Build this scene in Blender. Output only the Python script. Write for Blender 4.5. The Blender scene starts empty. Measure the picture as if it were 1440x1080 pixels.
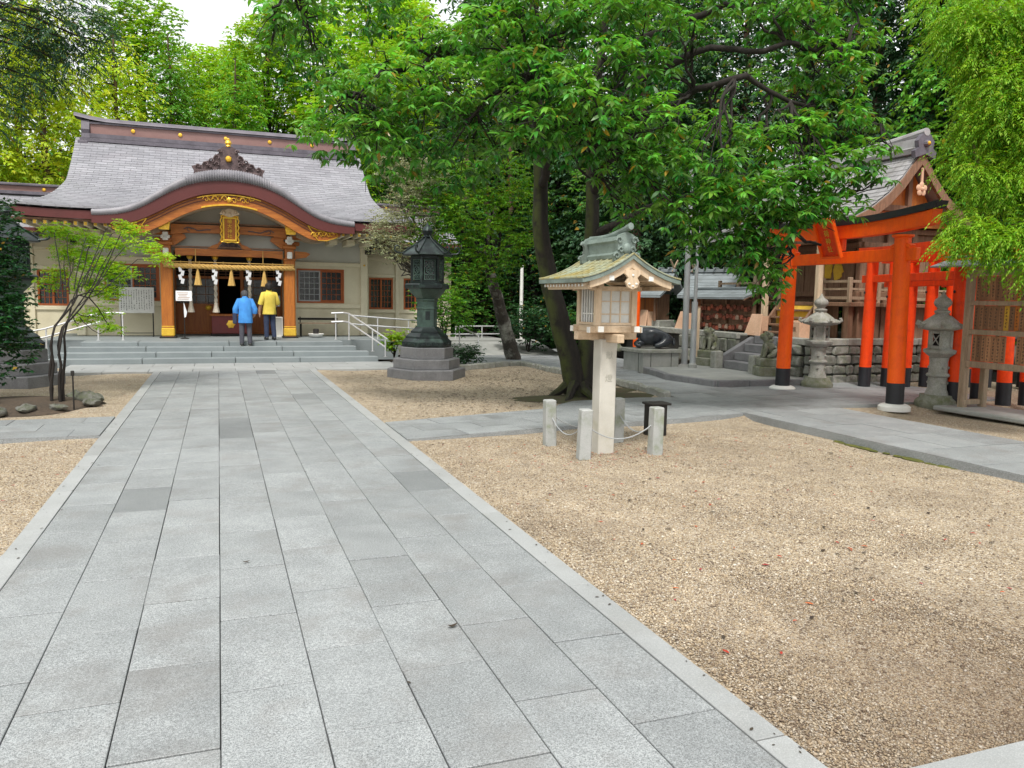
import bpy, bmesh, math, random
import numpy as np
from mathutils import Vector, Matrix, Euler
random.seed(7); rng = np.random.default_rng(11)
R = math.radians; PI = math.pi
scene = bpy.context.scene
COL = scene.collection

# ------------------------------------------------------------------ camera, sky, sun, exposure
cam_data = bpy.data.cameras.new('camera'); cam = bpy.data.objects.new('camera', cam_data); COL.objects.link(cam)
CR = ((0.9391977821, 0.0207355354, -0.3427500017), (-0.3429657691, 0.1054640501, -0.9334087076), (0.0167930740, 0.9942069059, 0.1061631808))
cam.matrix_world = Matrix.Translation((0, 0, 1.8)) @ Matrix(CR).to_4x4()
cam_data.sensor_fit = 'HORIZONTAL'; cam_data.sensor_width = 36.0
cam_data.lens = 36.0 * 1124.0 / 1440.0
cam_data.clip_start = 0.05; cam_data.clip_end = 600
scene.camera = cam

SUN_EL, SUN_AZ = R(58), R(205)       # azimuth measured clockwise from +Y
world = bpy.data.worlds.new('World'); scene.world = world; world.use_nodes = True
wn = world.node_tree; wn.nodes.clear()
w_out = wn.nodes.new('ShaderNodeOutputWorld'); w_bg = wn.nodes.new('ShaderNodeBackground')
w_sky = wn.nodes.new('ShaderNodeTexSky'); w_sky.sky_type = 'NISHITA'; w_sky.sun_disc = False
w_sky.sun_elevation = SUN_EL; w_sky.sun_rotation = SUN_AZ; w_sky.dust_density = 3.0
w_mix = wn.nodes.new('ShaderNodeMix'); w_mix.data_type = 'RGBA'        # thin bright overcast in front of the blue
w_mix.inputs[0].default_value = 0.82
w_mix.inputs[7].default_value = (8.9, 9.0, 8.95, 1)
wn.links.new(w_sky.outputs[0], w_mix.inputs[6]); wn.links.new(w_mix.outputs[2], w_bg.inputs['Color'])
w_bg.inputs['Strength'].default_value = 0.068
wn.links.new(w_bg.outputs[0], w_out.inputs['Surface'])

sun_data = bpy.data.lights.new('sun', 'SUN'); sun_data.energy = 1.5; sun_data.angle = R(12); sun_data.color = (1.0, 0.96, 0.9)
sun = bpy.data.objects.new('sun', sun_data); COL.objects.link(sun)
sd = Vector((math.sin(SUN_AZ)*math.cos(SUN_EL), math.cos(SUN_AZ)*math.cos(SUN_EL), math.sin(SUN_EL)))
sun.rotation_euler = sd.to_track_quat('Z', 'Y').to_euler(); sun.location = sd * 60

vs = scene.view_settings
vs.view_transform = 'Standard'; vs.look = 'None'; vs.exposure = 1.28; vs.gamma = 1.0; vs.use_curve_mapping = False
scene.render.engine = 'CYCLES'
cy = scene.cycles
cy.use_denoising = True
cy.max_bounces = 7; cy.diffuse_bounces = 4; cy.glossy_bounces = 3; cy.transmission_bounces = 4; cy.transparent_max_bounces = 6
cy.sample_clamp_indirect = 6.0

# ------------------------------------------------------------------ helpers
def worig(o):
    v = Vector((0, 0, 0))
    while o is not None:
        v += o.location; o = o.parent
    return v

EACH = {'limbs': 'limb', 'cross_arm': 'cross_arm', 'sill_frame': 'sill_bar', 'rail': 'rail', 'railing': 'railing_bar', 'carved_nosing': 'carved_nosing', 'soffit': 'soffit', 'carved_tendril': 'carved_tendril',
        'beam_top_rail': 'beam_rail', 'white_nosing': 'white_nosing', 'white_beam_ends': 'white_beam_end', 'white_purlin_ends': 'white_purlin_end', 'purlin': 'purlin', 'ear': 'ear', 'roof_course': 'roof_course', 'crossed_finial': 'finial_bar',
        'slats': 'slat', 'seat': 'slat', 'wedge': 'wedge', 'black_stud': 'black_stud', 'bracket_arm': 'bracket_arm', 'bargeboard_pair': 'bargeboard', 'tie': 'tie', 'bargeboard_bead': 'bead', 'door_leaf': 'door', 'gold_ornament': 'gold_ornament', 'stem_set': 'stem', 'carved_boss': 'carved_boss', 'rack_roof': 'roof_board', 'floor_wings': 'terrace_wing', 'terrace_wing': 'terrace_wing'}
class MB:
    """collects shapes and links them as one mesh object"""
    def __init__(s): s.v = []; s.f = []; s.mi = []; s.k = 0; s.cuts = []
    def add(s, vs, fs):
        s.cuts.append((len(s.v), len(s.f))); o = len(s.v); s.v.extend([tuple(p) for p in vs]); s.f.extend([tuple(i + o for i in f) for f in fs]); s.mi.extend([s.k] * len(fs)); return s
    def box(s, c, d, ch=0.0, rot=None, rz=0.0, taper=1.0):
        hx, hy, hz = d[0]/2, d[1]/2, d[2]/2
        if ch <= 0:
            V = [(x*hx, y*hy, z*hz) for z in (-1, 1) for y in (-1, 1) for x in (-1, 1)]
            F = [(0,2,3,1),(4,5,7,6),(0,1,5,4),(2,6,7,3),(0,4,6,2),(1,3,7,5)]
        else:
            ch = min(ch, hx*.45, hy*.45, hz*.45)
            V = []; idx = {}
            for sx in (-1, 1):
                for sy in (-1, 1):
                    for sz in (-1, 1):
                        for a in range(3):
                            p = [sx*(hx-ch), sy*(hy-ch), sz*(hz-ch)]
                            p[a] = (sx*hx, sy*hy, sz*hz)[a]
                            idx[(sx, sy, sz, a)] = len(V); V.append(tuple(p))
            F = []
            for a in range(3):
                b, c2 = (a+1) % 3, (a+2) % 3
                for sg in (-1, 1):
                    q = []
                    for (sb, sc) in ((-1,-1),(1,-1),(1,1),(-1,1)):
                        k = [0,0,0]; k[a] = sg; k[b] = sb; k[c2] = sc; q.append(idx[(k[0],k[1],k[2],a)])
                    F.append(tuple(q) if sg > 0 else tuple(reversed(q)))
            for a in range(3):          # edges along axis a
                b, c2 = (a+1) % 3, (a+2) % 3
                for sb in (-1, 1):
                    for sc in (-1, 1):
                        k0 = [0,0,0]; k1 = [0,0,0]; k0[a] = -1; k1[a] = 1
                        for k in (k0, k1): k[b] = sb; k[c2] = sc
                        q = (idx[(*k0, b)], idx[(*k1, b)], idx[(*k1, c2)], idx[(*k0, c2)])
                        F.append(q if sb*sc > 0 else tuple(reversed(q)))
            for sx in (-1, 1):
                for sy in (-1, 1):
                    for sz in (-1, 1):
                        t = (idx[(sx,sy,sz,0)], idx[(sx,sy,sz,1)], idx[(sx,sy,sz,2)])
                        F.append(t if sx*sy*sz > 0 else tuple(reversed(t)))
        if taper != 1.0:
            V = [(x*(1+(taper-1)*(z+hz)/(2*hz)), y*(1+(taper-1)*(z+hz)/(2*hz)), z) for x, y, z in V]
        M = rot if rot is not None else (Matrix.Rotation(rz, 3, 'Z') if rz else None)
        c = Vector(c)
        V = [(M @ Vector(p) + c) if M is not None else (p[0]+c.x, p[1]+c.y, p[2]+c.z) for p in V]
        return s.add(V, F)
    def bar(s, p, q, w, h, ch=0.0, up=(0, 0, 1)):
        p, q = Vector(p), Vector(q); d = q - p; L = d.length; x = d.normalized(); u = Vector(up)
        if abs(x.dot(u)) > .98: u = Vector((0, 1, 0))
        y = u.cross(x).normalized(); z = x.cross(y)
        return s.box((p+q)/2, (L, w, h), ch, rot=Matrix((x, y, z)).transposed())
    def tube(s, pts, r, n=8, cap=True):
        pts = [Vector(p) for p in pts]; m = len(pts)
        if not hasattr(r, '__len__'): r = [r]*m
        V = []; F = []; prev = None
        for i, p in enumerate(pts):
            t = (pts[min(i+1, m-1)] - pts[max(i-1, 0)])
            if t.length < 1e-9: t = Vector((0, 0, 1))
            t.normalize()
            if prev is None:
                a = Vector((1, 0, 0)) if abs(t.x) < .8 else Vector((0, 1, 0))
            else: a = prev
            a = (a - t*a.dot(t)).normalized(); prev = a; b = t.cross(a)
            for k in range(n):
                th = 2*PI*k/n; V.append(p + (a*math.cos(th) + b*math.sin(th))*r[i])
        for i in range(m-1):
            for k in range(n): F.append((i*n+k, i*n+(k+1) % n, (i+1)*n+(k+1) % n, (i+1)*n+k))
        if cap: F.append(tuple(reversed(range(n)))); F.append(tuple(range((m-1)*n, m*n)))
        return s.add(V, F)
    def lathe(s, prof, n=16, c=(0, 0, 0), ph=0.0, sq=(1, 1), lobes=0, lob=0.0):
        V = []; F = []; m = len(prof)
        for r, z in prof:
            for k in range(n):
                th = ph + 2*PI*k/n; rr = r*(1 + lob*math.cos(lobes*th)) if lobes else r
                V.append((c[0]+rr*math.cos(th)*sq[0], c[1]+rr*math.sin(th)*sq[1], c[2]+z))
        for i in range(m-1):
            for k in range(n): F.append((i*n+k, i*n+(k+1) % n, (i+1)*n+(k+1) % n, (i+1)*n+k))
        F.append(tuple(reversed(range(n)))); F.append(tuple(range((m-1)*n, m*n)))
        return s.add(V, F)
    def prism(s, poly, a0, a1, axis='y'):
        n = len(poly)
        def pt(u, w, a): return {'y': (u, a, w), 'x': (a, u, w), 'z': (u, w, a)}[axis]
        V = [pt(u, w, a0) for u, w in poly] + [pt(u, w, a1) for u, w in poly]
        area = sum(poly[i][0]*poly[(i+1) % n][1] - poly[(i+1) % n][0]*poly[i][1] for i in range(n))
        flip = (area > 0) == (axis != 'y')
        F = [tuple(reversed(range(n))), tuple(range(n, 2*n))] + [(i, (i+1) % n, n+(i+1) % n, n+i) for i in range(n)]
        if not flip: F = [tuple(reversed(f)) for f in F]
        if a1 < a0: F = [tuple(reversed(f)) for f in F]
        return s.add(V, F)
    def grid(s, G, close=False):
        m, n = len(G), len(G[0]); V = [p for row in G for p in row]
        F = [(i*n+j, i*n+(j+1) % n, (i+1)*n+(j+1) % n, (i+1)*n+j) for i in range(m-1) for j in range(n if close else n-1)]
        return s.add(V, F)
    def ball(s, c, r, n=10, m=6, sq=(1, 1, 1)):
        prof = [(math.sin(PI*(i+.02)/(m+.04))*1, -math.cos(PI*(i+.02)/(m+.04))) for i in range(m+1)]
        V0 = len(s.v); s.lathe([(max(a, .01), b) for a, b in prof], n)
        for i in range(V0, len(s.v)):
            x, y, z = s.v[i]; s.v[i] = (c[0]+x*r*sq[0], c[1]+y*r*sq[1], c[2]+z*r*sq[2])
        return s
    def jitter(s, a):
        s.v = [(x+random.uniform(-a, a), y+random.uniform(-a, a), z+random.uniform(-a, a)) for x, y, z in s.v]; return s
    def mesh(s, name, mats, origin=(0, 0, 0), angle=32):
        me = bpy.data.meshes.new(name)
        o = origin
        me.from_pydata([(x-o[0], y-o[1], z-o[2]) for x, y, z in s.v], [], s.f)
        if not isinstance(mats, (list, tuple)): mats = [mats]
        for m in mats: me.materials.append(m)
        if any(s.mi): me.polygons.foreach_set('material_index', s.mi)
        me.polygons.foreach_set('use_smooth', [True]*len(me.polygons))
        me.set_sharp_from_angle(angle=R(angle)); me.update()
        return me
    def build(s, name, mats, parent=None, world=False, loc=None, angle=32, kind=None):
        if name in EACH and len(s.cuts) > 1 and parent is not None and kind is None:      # every piece an object of its own
            first = None; c = s.cuts+[(len(s.v), len(s.f))]
            for (v0, f0), (v1, f1) in zip(c[:-1], c[1:]):
                q = MB(); q.add(s.v[v0:v1], [tuple(i-v0 for i in f) for f in s.f[f0:f1]]); o = q.build(EACH[name], mats, parent, world, None, angle)
                first = first or o
            return first
        if parent is not None: org = worig(parent) if world else (0, 0, 0)
        else: org = loc if loc is not None else (0, 0, 0)
        ob = bpy.data.objects.new(name, s.mesh(name, mats, org, angle)); COL.objects.link(ob)
        if parent is not None: ob.parent = parent
        elif loc is not None: ob.location = loc
        if kind: ob['kind'] = kind
        return ob

def tag(o, label, cat, group=None):
    o['label'] = label; o['category'] = cat
    if group: o['group'] = group
    return o
def thing(name, label, cat, loc=(0, 0, 0), rz=0.0, group=None):
    o = bpy.data.objects.new(name, None); COL.objects.link(o); o.location = loc; o.rotation_euler = (0, 0, rz)
    o.empty_display_size = .2
    return tag(o, label, cat, group)
def structure(o): o['kind'] = 'structure'; return o
def copy_tree(o, loc=None, rz=None, label=None, scale=None, parent=None):
    c = o.copy(); COL.objects.link(c); c.parent = parent
    if loc is not None: c.location = loc
    if rz is not None: c.rotation_euler = (0, 0, rz)
    if scale is not None: c.scale = scale if hasattr(scale, '__len__') else (scale,)*3
    if label: c['label'] = label
    for ch in list(o.children): copy_tree(ch, parent=c)
    return c
def lerp(a, b, t): return a + (b-a)*t
def text_mesh(txt, size, depth=.004, vertical=False, gap=1.1):
    """lettering as a mesh in the local XZ plane facing -Y, centred"""
    verts = []; faces = []
    rows = list(txt) if vertical else [txt]
    for i, ch in enumerate(rows):
        cu = bpy.data.curves.new('lettering', 'FONT'); cu.body = ch; cu.size = size; cu.extrude = depth
        cu.align_x = 'CENTER'; cu.align_y = 'CENTER'; cu.resolution_u = 2
        ob = bpy.data.objects.new('lettering', cu); COL.objects.link(ob)
        dg = bpy.context.evaluated_depsgraph_get(); me = bpy.data.meshes.new_from_object(ob.evaluated_get(dg))
        o = len(verts); dz = ((len(rows)-1)/2 - i)*size*gap
        verts += [(v.co.x, -v.co.z, v.co.y + dz) for v in me.vertices]
        faces += [tuple(k+o for k in p.vertices) for p in me.polygons]
        bpy.data.objects.remove(ob); bpy.data.curves.remove(cu); bpy.data.meshes.remove(me)
    return verts, faces

# ------------------------------------------------------------------ materials
def N(nt, t, **kw):
    n = nt.nodes.new(t)
    for k, v in kw.items(): setattr(n, k, v)
    return n
def mixc(nt, fac, a, b, blend='MIX'):
    m = N(nt, 'ShaderNodeMix', data_type='RGBA', blend_type=blend)
    for i, x in ((0, fac), (6, a), (7, b)):
        if hasattr(x, 'is_linked'): nt.links.new(x, m.inputs[i])
        elif i == 0: m.inputs[0].default_value = x
        else: m.inputs[i].default_value = (*x, 1)
    return m.outputs[2]
def noise(nt, co, scale, detail=4, rough=.6, dist=0.0):
    n = N(nt, 'ShaderNodeTexNoise'); n.inputs['Scale'].default_value = scale; n.inputs['Detail'].default_value = detail
    n.inputs['Roughness'].default_value = rough; n.inputs['Distortion'].default_value = dist
    nt.links.new(co, n.inputs['Vector']); return n.outputs[0]
def ramp(nt, x, a, b):
    m = N(nt, 'ShaderNodeMapRange'); m.inputs[1].default_value = a; m.inputs[2].default_value = b
    nt.links.new(x, m.inputs[0]); return m.outputs[0]
def math_(nt, op, a, b=None):
    m = N(nt, 'ShaderNodeMath', operation=op)
    for i, x in enumerate((a, b)):
        if x is None: continue
        if hasattr(x, 'is_linked'): nt.links.new(x, m.inputs[i])
        else: m.inputs[i].default_value = x
    return m.outputs[0]
def pm(name, col, col2=None, rough=.6, scale=5, fine=60, finev=.15, bump=.15, bscale=None, metal=0.0, spec=.5, objvar=0.0,
       speck=None, moss=None, mossamt=.5, mossax=None, grain=None, island=0.0, stretch=None, dirt=None):
    m = bpy.data.materials.new(name); m.use_nodes = True; nt = m.node_tree; P = nt.nodes['Principled BSDF']
    tc = N(nt, 'ShaderNodeTexCoord'); co = tc.outputs['Object']
    oi = N(nt, 'ShaderNodeObjectInfo')
    add = N(nt, 'ShaderNodeVectorMath', operation='ADD'); sc = N(nt, 'ShaderNodeVectorMath', operation='SCALE')
    cmb = N(nt, 'ShaderNodeCombineXYZ')
    for i in range(3): nt.links.new(oi.outputs['Random'], cmb.inputs[i])
    sc.inputs['Scale'].default_value = 37.0; nt.links.new(cmb.outputs[0], sc.inputs[0])
    nt.links.new(co, add.inputs[0]); nt.links.new(sc.outputs[0], add.inputs[1]); co = add.outputs[0]
    if stretch:
        mp = N(nt, 'ShaderNodeMapping'); mp.inputs['Scale'].default_value = stretch; nt.links.new(co, mp.inputs[0]); cog = mp.outputs[0]
    else: cog = co
    c2 = col2 or tuple(x*.7 for x in col)
    c = mixc(nt, ramp(nt, noise(nt, cog, scale), .35, .65), col, c2)
    f = noise(nt, cog if grain else co, fine, 3)
    c = mixc(nt, 1.0, c, mixc(nt, ramp(nt, f, .3, .7), (1-finev,)*3, (1+finev,)*3), 'MULTIPLY')
    if speck:
        v = noise(nt, co, speck[0], 1, .5)
        c = mixc(nt, math_(nt, 'MULTIPLY', ramp(nt, v, .56, .62), speck[2] if len(speck) > 2 else .8), c, speck[1])
        v2 = noise(nt, co, speck[0]*.8, 1, .5); c = mixc(nt, math_(nt, 'MULTIPLY', ramp(nt, v2, .43, .37), .3), c, (.5, .5, .5))
    if dirt:
        c = mixc(nt, math_(nt, 'MULTIPLY', ramp(nt, noise(nt, co, dirt[0], 6, .65), .5, .72), dirt[2]), c, dirt[1])
    if moss:
        g = N(nt, 'ShaderNodeNewGeometry'); sp = N(nt, 'ShaderNodeSeparateXYZ'); nt.links.new(g.outputs['Normal'], sp.inputs[0])
        k = math_(nt, 'MULTIPLY', ramp(nt, noise(nt, co, 7, 5, .65), .42, .62), ramp(nt, sp.outputs[2], -.9, .7)) if mossax is None else math_(nt, 'MULTIPLY', ramp(nt, noise(nt, co, 4, 5, .65), .36, .56), ramp(nt, sp.outputs[mossax], -.15, -.85))
        c = mixc(nt, math_(nt, 'MULTIPLY', k, mossamt), c, moss)
    if objvar:
        h = N(nt, 'ShaderNodeHueSaturation'); nt.links.new(c, h.inputs['Color'])
        nt.links.new(math_(nt, 'ADD', math_(nt, 'MULTIPLY', oi.outputs['Random'], 2*objvar), 1-objvar), h.inputs['Value']); c = h.outputs[0]
    if island:
        g = N(nt, 'ShaderNodeNewGeometry'); h = N(nt, 'ShaderNodeHueSaturation'); nt.links.new(c, h.inputs['Color'])
        nt.links.new(math_(nt, 'ADD', math_(nt, 'MULTIPLY', g.outputs['Random Per Island'], 2*island), 1-island), h.inputs['Value']); c = h.outputs[0]
    nt.links.new(c, P.inputs['Base Color'])
    P.inputs['Metallic'].default_value = metal; P.inputs['Specular IOR Level'].default_value = spec
    nt.links.new(math_(nt, 'ADD', math_(nt, 'MULTIPLY', f, .25), rough-.12), P.inputs['Roughness'])
    if bump:
        b = N(nt, 'ShaderNodeBump'); b.inputs['Strength'].default_value = bump; b.inputs['Distance'].default_value = .01
        nt.links.new(noise(nt, cog, bscale or fine, 5, .65), b.inputs['Height']); nt.links.new(b.outputs[0], P.inputs['Normal'])
    return m

def leafmat(name, a, b, rough=.42, trans=.3, spec=.4, tcol=None, var=.25):
    m = bpy.data.materials.new(name); m.use_nodes = True; nt = m.node_tree; P = nt.nodes['Principled BSDF']; out = nt.nodes['Material Output']
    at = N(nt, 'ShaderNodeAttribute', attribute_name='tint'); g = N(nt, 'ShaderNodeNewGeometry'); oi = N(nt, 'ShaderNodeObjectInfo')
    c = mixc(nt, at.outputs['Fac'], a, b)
    h = N(nt, 'ShaderNodeHueSaturation'); nt.links.new(c, h.inputs['Color'])
    nt.links.new(math_(nt, 'ADD', math_(nt, 'MULTIPLY', g.outputs['Random Per Island'], 2*var), 1-var), h.inputs['Value'])
    nt.links.new(math_(nt, 'ADD', math_(nt, 'MULTIPLY', g.outputs['Random Per Island'], .05), .475), h.inputs['Hue'])
    hc = mixc(nt, math_(nt, 'MULTIPLY', math_(nt, 'GREATER_THAN', math_(nt, 'FRACT', math_(nt, 'MULTIPLY', g.outputs['Random Per Island'], 53.7)), .985), .85), h.outputs[0], (.34, .20, .025))
    h2 = N(nt, 'ShaderNodeHueSaturation'); nt.links.new(hc, h2.inputs['Color'])
    nt.links.new(math_(nt, 'ADD', math_(nt, 'MULTIPLY', oi.outputs['Random'], .3), .85), h2.inputs['Value']); c = h2.outputs[0]
    nt.links.new(c, P.inputs['Base Color']); P.inputs['Roughness'].default_value = rough; P.inputs['Specular IOR Level'].default_value = spec
    if trans:
        t = N(nt, 'ShaderNodeBsdfTranslucent'); mx = N(nt, 'ShaderNodeMixShader'); mx.inputs[0].default_value = trans
        tc = mixc(nt, 1.0, c, tcol or (1.5, 1.35, .6), 'MULTIPLY'); nt.links.new(tc, t.inputs[0])
        nt.links.new(P.outputs[0], mx.inputs[1]); nt.links.new(t.outputs[0], mx.inputs[2]); nt.links.new(mx.outputs[0], out.inputs['Surface'])
    return m

M = {}
M['granite'] = pm('granite', (.300, .318, .321), (.238, .254, .257), rough=.62, scale=2.4, fine=95, finev=.40, bump=.12, speck=(260, (.07, .075, .08), .85), objvar=.085, dirt=(1.7, (.165, .155, .145), .55))
M['granite_blotched'] = pm('granite_blotched', (.300, .318, .321), (.238, .254, .257), rough=.62, scale=2.4, fine=95, finev=.40, bump=.12, speck=(260, (.07, .075, .08), .85), objvar=.085, dirt=(.9, (.10, .098, .092), .75))  # granite with broader, darker blotches mixed into its colour
M['granite_damp'] = pm('granite_damp', (.195, .208, .21), (.15, .162, .165), rough=.6, scale=1.6, fine=160, finev=.15, bump=.12, speck=(330, (.06, .065, .07), .7), objvar=.08)
M['granite_pale'] = pm('granite_pale', (.335, .347, .345), (.285, .297, .294), rough=.65, scale=2, fine=140, finev=.1, bump=.1, speck=(200, (.2, .2, .2), .4), objvar=.07, dirt=(2.5, (.25, .245, .225), .35))
M['granite_step'] = pm('granite_step', (.235, .265, .272), (.20, .228, .236), rough=.6, scale=2, fine=140, finev=.1, bump=.08, objvar=.07)
M['granite_dark'] = pm('granite_dark', (.20, .20, .205), (.155, .155, .165), rough=.6, scale=3, fine=120, finev=.12, bump=.1, speck=(150, (.09, .09, .1), .5), objvar=.08, dirt=(3, (.1, .1, .095), .4))
M['post_stone'] = pm('post_stone', (.48, .46, .40), (.56, .54, .48), rough=.7, scale=3, fine=120, finev=.08, bump=.1, speck=(160, (.45, .44, .41), .35), dirt=(2.6, (.36, .35, .23), .7))
M['bollard_stone'] = pm('bollard_stone', (.40, .41, .40), (.31, .33, .31), rough=.75, scale=5, fine=110, finev=.12, bump=.25, speck=(170, (.25, .25, .24), .5), dirt=(5, (.19, .23, .10), .6))
M['old_stone'] = pm('old_stone', (.37, .37, .335), (.25, .255, .23), rough=.85, scale=6, fine=70, finev=.2, bump=.5, bscale=40, moss=(.13, .14, .06), mossamt=.4, speck=(120, (.14, .14, .13), .5))
M['mossy_stone'] = pm('mossy_stone', (.25, .25, .21), (.15, .16, .115), rough=.9, scale=5, fine=60, finev=.22, bump=.6, bscale=30, moss=(.085, .10, .028), mossamt=.8)
M['wall_stone'] = pm('wall_stone', (.26, .26, .235), (.15, .155, .14), rough=.88, scale=7, fine=50, finev=.25, bump=.7, bscale=25, objvar=.3, moss=(.12, .15, .06), mossamt=.55)
M['rock_stone'] = pm('rock_stone', (.15, .148, .13), (.09, .09, .078), rough=.9, scale=7, fine=50, finev=.3, bump=.8, bscale=25, moss=(.06, .075, .022), mossamt=.6)
M['concrete'] = pm('concrete', (.33, .335, .315), (.26, .27, .255), rough=.8, scale=2.5, fine=80, finev=.1, bump=.2, dirt=(3, (.22, .22, .19), .5))
M['joint'] = pm('joint', (.05, .048, .042), (.03, .03, .028), rough=.9, fine=50)
M['earth'] = pm('earth', (.085, .06, .04), (.045, .035, .025), rough=.95, scale=1.2, fine=30, finev=.4, bump=.8, bscale=20)
M['kerb_moss'] = pm('kerb_moss', (.115, .115, .016), (.06, .07, .014), rough=.95, scale=9, fine=90, finev=.4, bump=.8, bscale=60)
M['moss'] = pm('moss', (.055, .062, .018), (.07, .05, .03), rough=.95, scale=6, fine=90, finev=.4, bump=.8, bscale=60)
M['wood_orange'] = pm('wood_orange', (.50, .165, .022), (.37, .108, .014), rough=.5, scale=4, fine=26, finev=.18, bump=.1, grain=True, stretch=(6, 6, .6))
M['wood_beam'] = pm('wood_beam', (.46, .15, .022), (.31, .09, .014), rough=.5, scale=4, fine=26, finev=.18, bump=.1, grain=True, stretch=(.6, 6, 6))
M['wood_door'] = pm('wood_door', (.40, .13, .022), (.30, .085, .015), rough=.5, scale=3, fine=24, finev=.15, bump=.1, grain=True, stretch=(6, 6, .6))
M['wood_window'] = pm('wood_window', (.42, .11, .022), (.33, .075, .015), rough=.55, scale=3, fine=24, finev=.12, bump=.05)
M['wood_pale'] = pm('wood_pale', (.66, .525, .37), (.52, .39, .26), rough=.6, scale=3, fine=24, finev=.14, bump=.12, grain=True, stretch=(5, 5, .8))
M['wood_pale_h'] = pm('wood_pale_h', (.62, .48, .33), (.48, .355, .235), rough=.6, scale=3, fine=24, finev=.14, bump=.12, grain=True, stretch=(5, .8, 5))
M['wood_weather'] = pm('wood_weather', (.37, .27, .185), (.25, .175, .115), rough=.8, scale=3, fine=30, finev=.25, bump=.35, grain=True, stretch=(6, 6, .7), dirt=(4, (.2, .2, .12), .5))
M['wood_brown'] = pm('wood_brown', (.25, .14, .085), (.16, .085, .05), rough=.7, scale=3, fine=26, finev=.2, bump=.2, grain=True, stretch=(6, 6, .7))
M['wood_plaque'] = pm('wood_plaque', (.34, .175, .085), (.25, .12, .058), rough=.75, scale=3, fine=30, finev=.2, bump=.15, grain=True, stretch=(6, 6, .7), objvar=.4)
M['wood_yellow'] = pm('wood_yellow', (.62, .36, .03), (.52, .28, .03), rough=.6, scale=3, fine=30, finev=.1, bump=.05)
M['plaster'] = pm('plaster', (.70, .645, .485), (.64, .585, .43), rough=.85, scale=1.5, fine=60, finev=.04, bump=.05, dirt=(1.6, (.46, .40, .28), .4))
M['plaster_grey'] = pm('plaster_grey', (.55, .55, .50), (.50, .50, .455), rough=.85, scale=1.5, fine=60, finev=.04, bump=.05)
M['cream_paint'] = pm('cream_paint', (.74, .68, .51), (.66, .60, .44), rough=.7, scale=2, fine=40, finev=.06, bump=.06)
M['white_paint'] = pm('white_paint', (.78, .77, .73), (.7, .69, .65), rough=.6, scale=4, fine=60, finev=.05, bump=.04, objvar=.04)
M['pink_wood'] = pm('pink_wood', (.62, .40, .27), (.55, .34, .22), rough=.65, scale=3, fine=24, finev=.12, bump=.05)
M['red_paint'] = pm('red_paint', (.92, .07, .003), (.80, .052, .004), rough=.55, scale=2.2, fine=40, finev=.10, bump=.12, bscale=30, spec=.3, grain=True, stretch=(5, 5, .5), dirt=(3.2, (.42, .035, .012), .6))
M['orange_paint'] = pm('orange_paint', (.96, .125, .003), (.90, .095, .004), rough=.52, scale=2.2, fine=40, finev=.10, bump=.12, bscale=30, spec=.3, grain=True, stretch=(5, 5, .5), dirt=(3.2, (.60, .06, .012), .45))
M['black_paint'] = pm('black_paint', (.014, .015, .02), (.01, .01, .013), rough=.5, scale=4, fine=60, finev=.2, bump=.08)
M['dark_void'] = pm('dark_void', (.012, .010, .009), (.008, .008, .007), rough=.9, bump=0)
M['shingle'] = pm('shingle', (.30, .30, .325), (.232, .232, .256), rough=.55, scale=.9, fine=40, finev=.1, bump=.1, island=.13, dirt=(1.3, (.27, .25, .28), .35))
M['shingle_roll'] = pm('shingle_roll', (.27, .26, .285), (.19, .185, .205), rough=.5, scale=3, fine=30, finev=.15, bump=.15)
M['fascia'] = pm('fascia', (.12, .026, .024), (.095, .021, .02), rough=.5, scale=1.2, fine=40, finev=.08, bump=.04)
M['ridge_dark'] = pm('ridge_dark', (.14, .125, .15), (.09, .08, .10), rough=.5, scale=3, fine=40, finev=.15, bump=.1)
M['ridge_band'] = pm('ridge_band', (.27, .155, .14), (.22, .12, .11), rough=.5, scale=2, fine=40, finev=.1, bump=.05)
M['carved_dark'] = pm('carved_dark', (.13, .085, .085), (.07, .045, .048), rough=.55, scale=10, fine=40, finev=.2, bump=.7, bscale=22)
M['gold'] = pm('gold', (.95, .60, .09), (.80, .46, .05), rough=.36, scale=8, fine=60, finev=.1, bump=.15, metal=.75)
M['gold_flat'] = pm('gold_flat', (.80, .52, .05), (.70, .42, .04), rough=.5, scale=8, fine=60, finev=.1, bump=.1, metal=.2)
M['bronze'] = pm('bronze', (.03, .042, .042), (.016, .022, .024), rough=.42, scale=5, fine=50, finev=.2, bump=.15, metal=.45, dirt=(4, (.10, .17, .14), .5))
M['bronze_green'] = pm('bronze_green', (.095, .155, .13), (.055, .09, .08), rough=.5, scale=4, fine=50, finev=.15, bump=.12, metal=.3, dirt=(4, (.05, .07, .065), .5))
M['copper_green'] = pm('copper_green', (.215, .27, .24), (.14, .18, .16), rough=.6, scale=5, fine=50, finev=.15, bump=.15, metal=.15, dirt=(5, (.12, .13, .11), .5))
M['copper_tile'] = pm('copper_tile', (.30, .355, .285), (.315, .265, .10), rough=.62, scale=3, fine=50, finev=.15, bump=.15, metal=.1, island=.12, dirt=(2.2, (.34, .245, .03), .7))
M['steel'] = pm('steel', (.78, .78, .79), (.70, .70, .71), rough=.33, scale=6, fine=60, finev=.05, bump=.02, metal=.55)
M['pole_grey'] = pm('pole_grey', (.42, .44, .45), (.34, .36, .37), rough=.5, scale=3, fine=60, finev=.08, bump=.04, metal=.2)
M['iron'] = pm('iron', (.03, .028, .025), (.02, .018, .016), rough=.6, scale=6, fine=60, finev=.2, bump=.1, metal=.4)
M['glass_dark'] = pm('glass_dark', (.018, .021, .026), (.012, .014, .017), rough=.2, scale=2, fine=10, finev=.1, bump=0, spec=.8)
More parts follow.
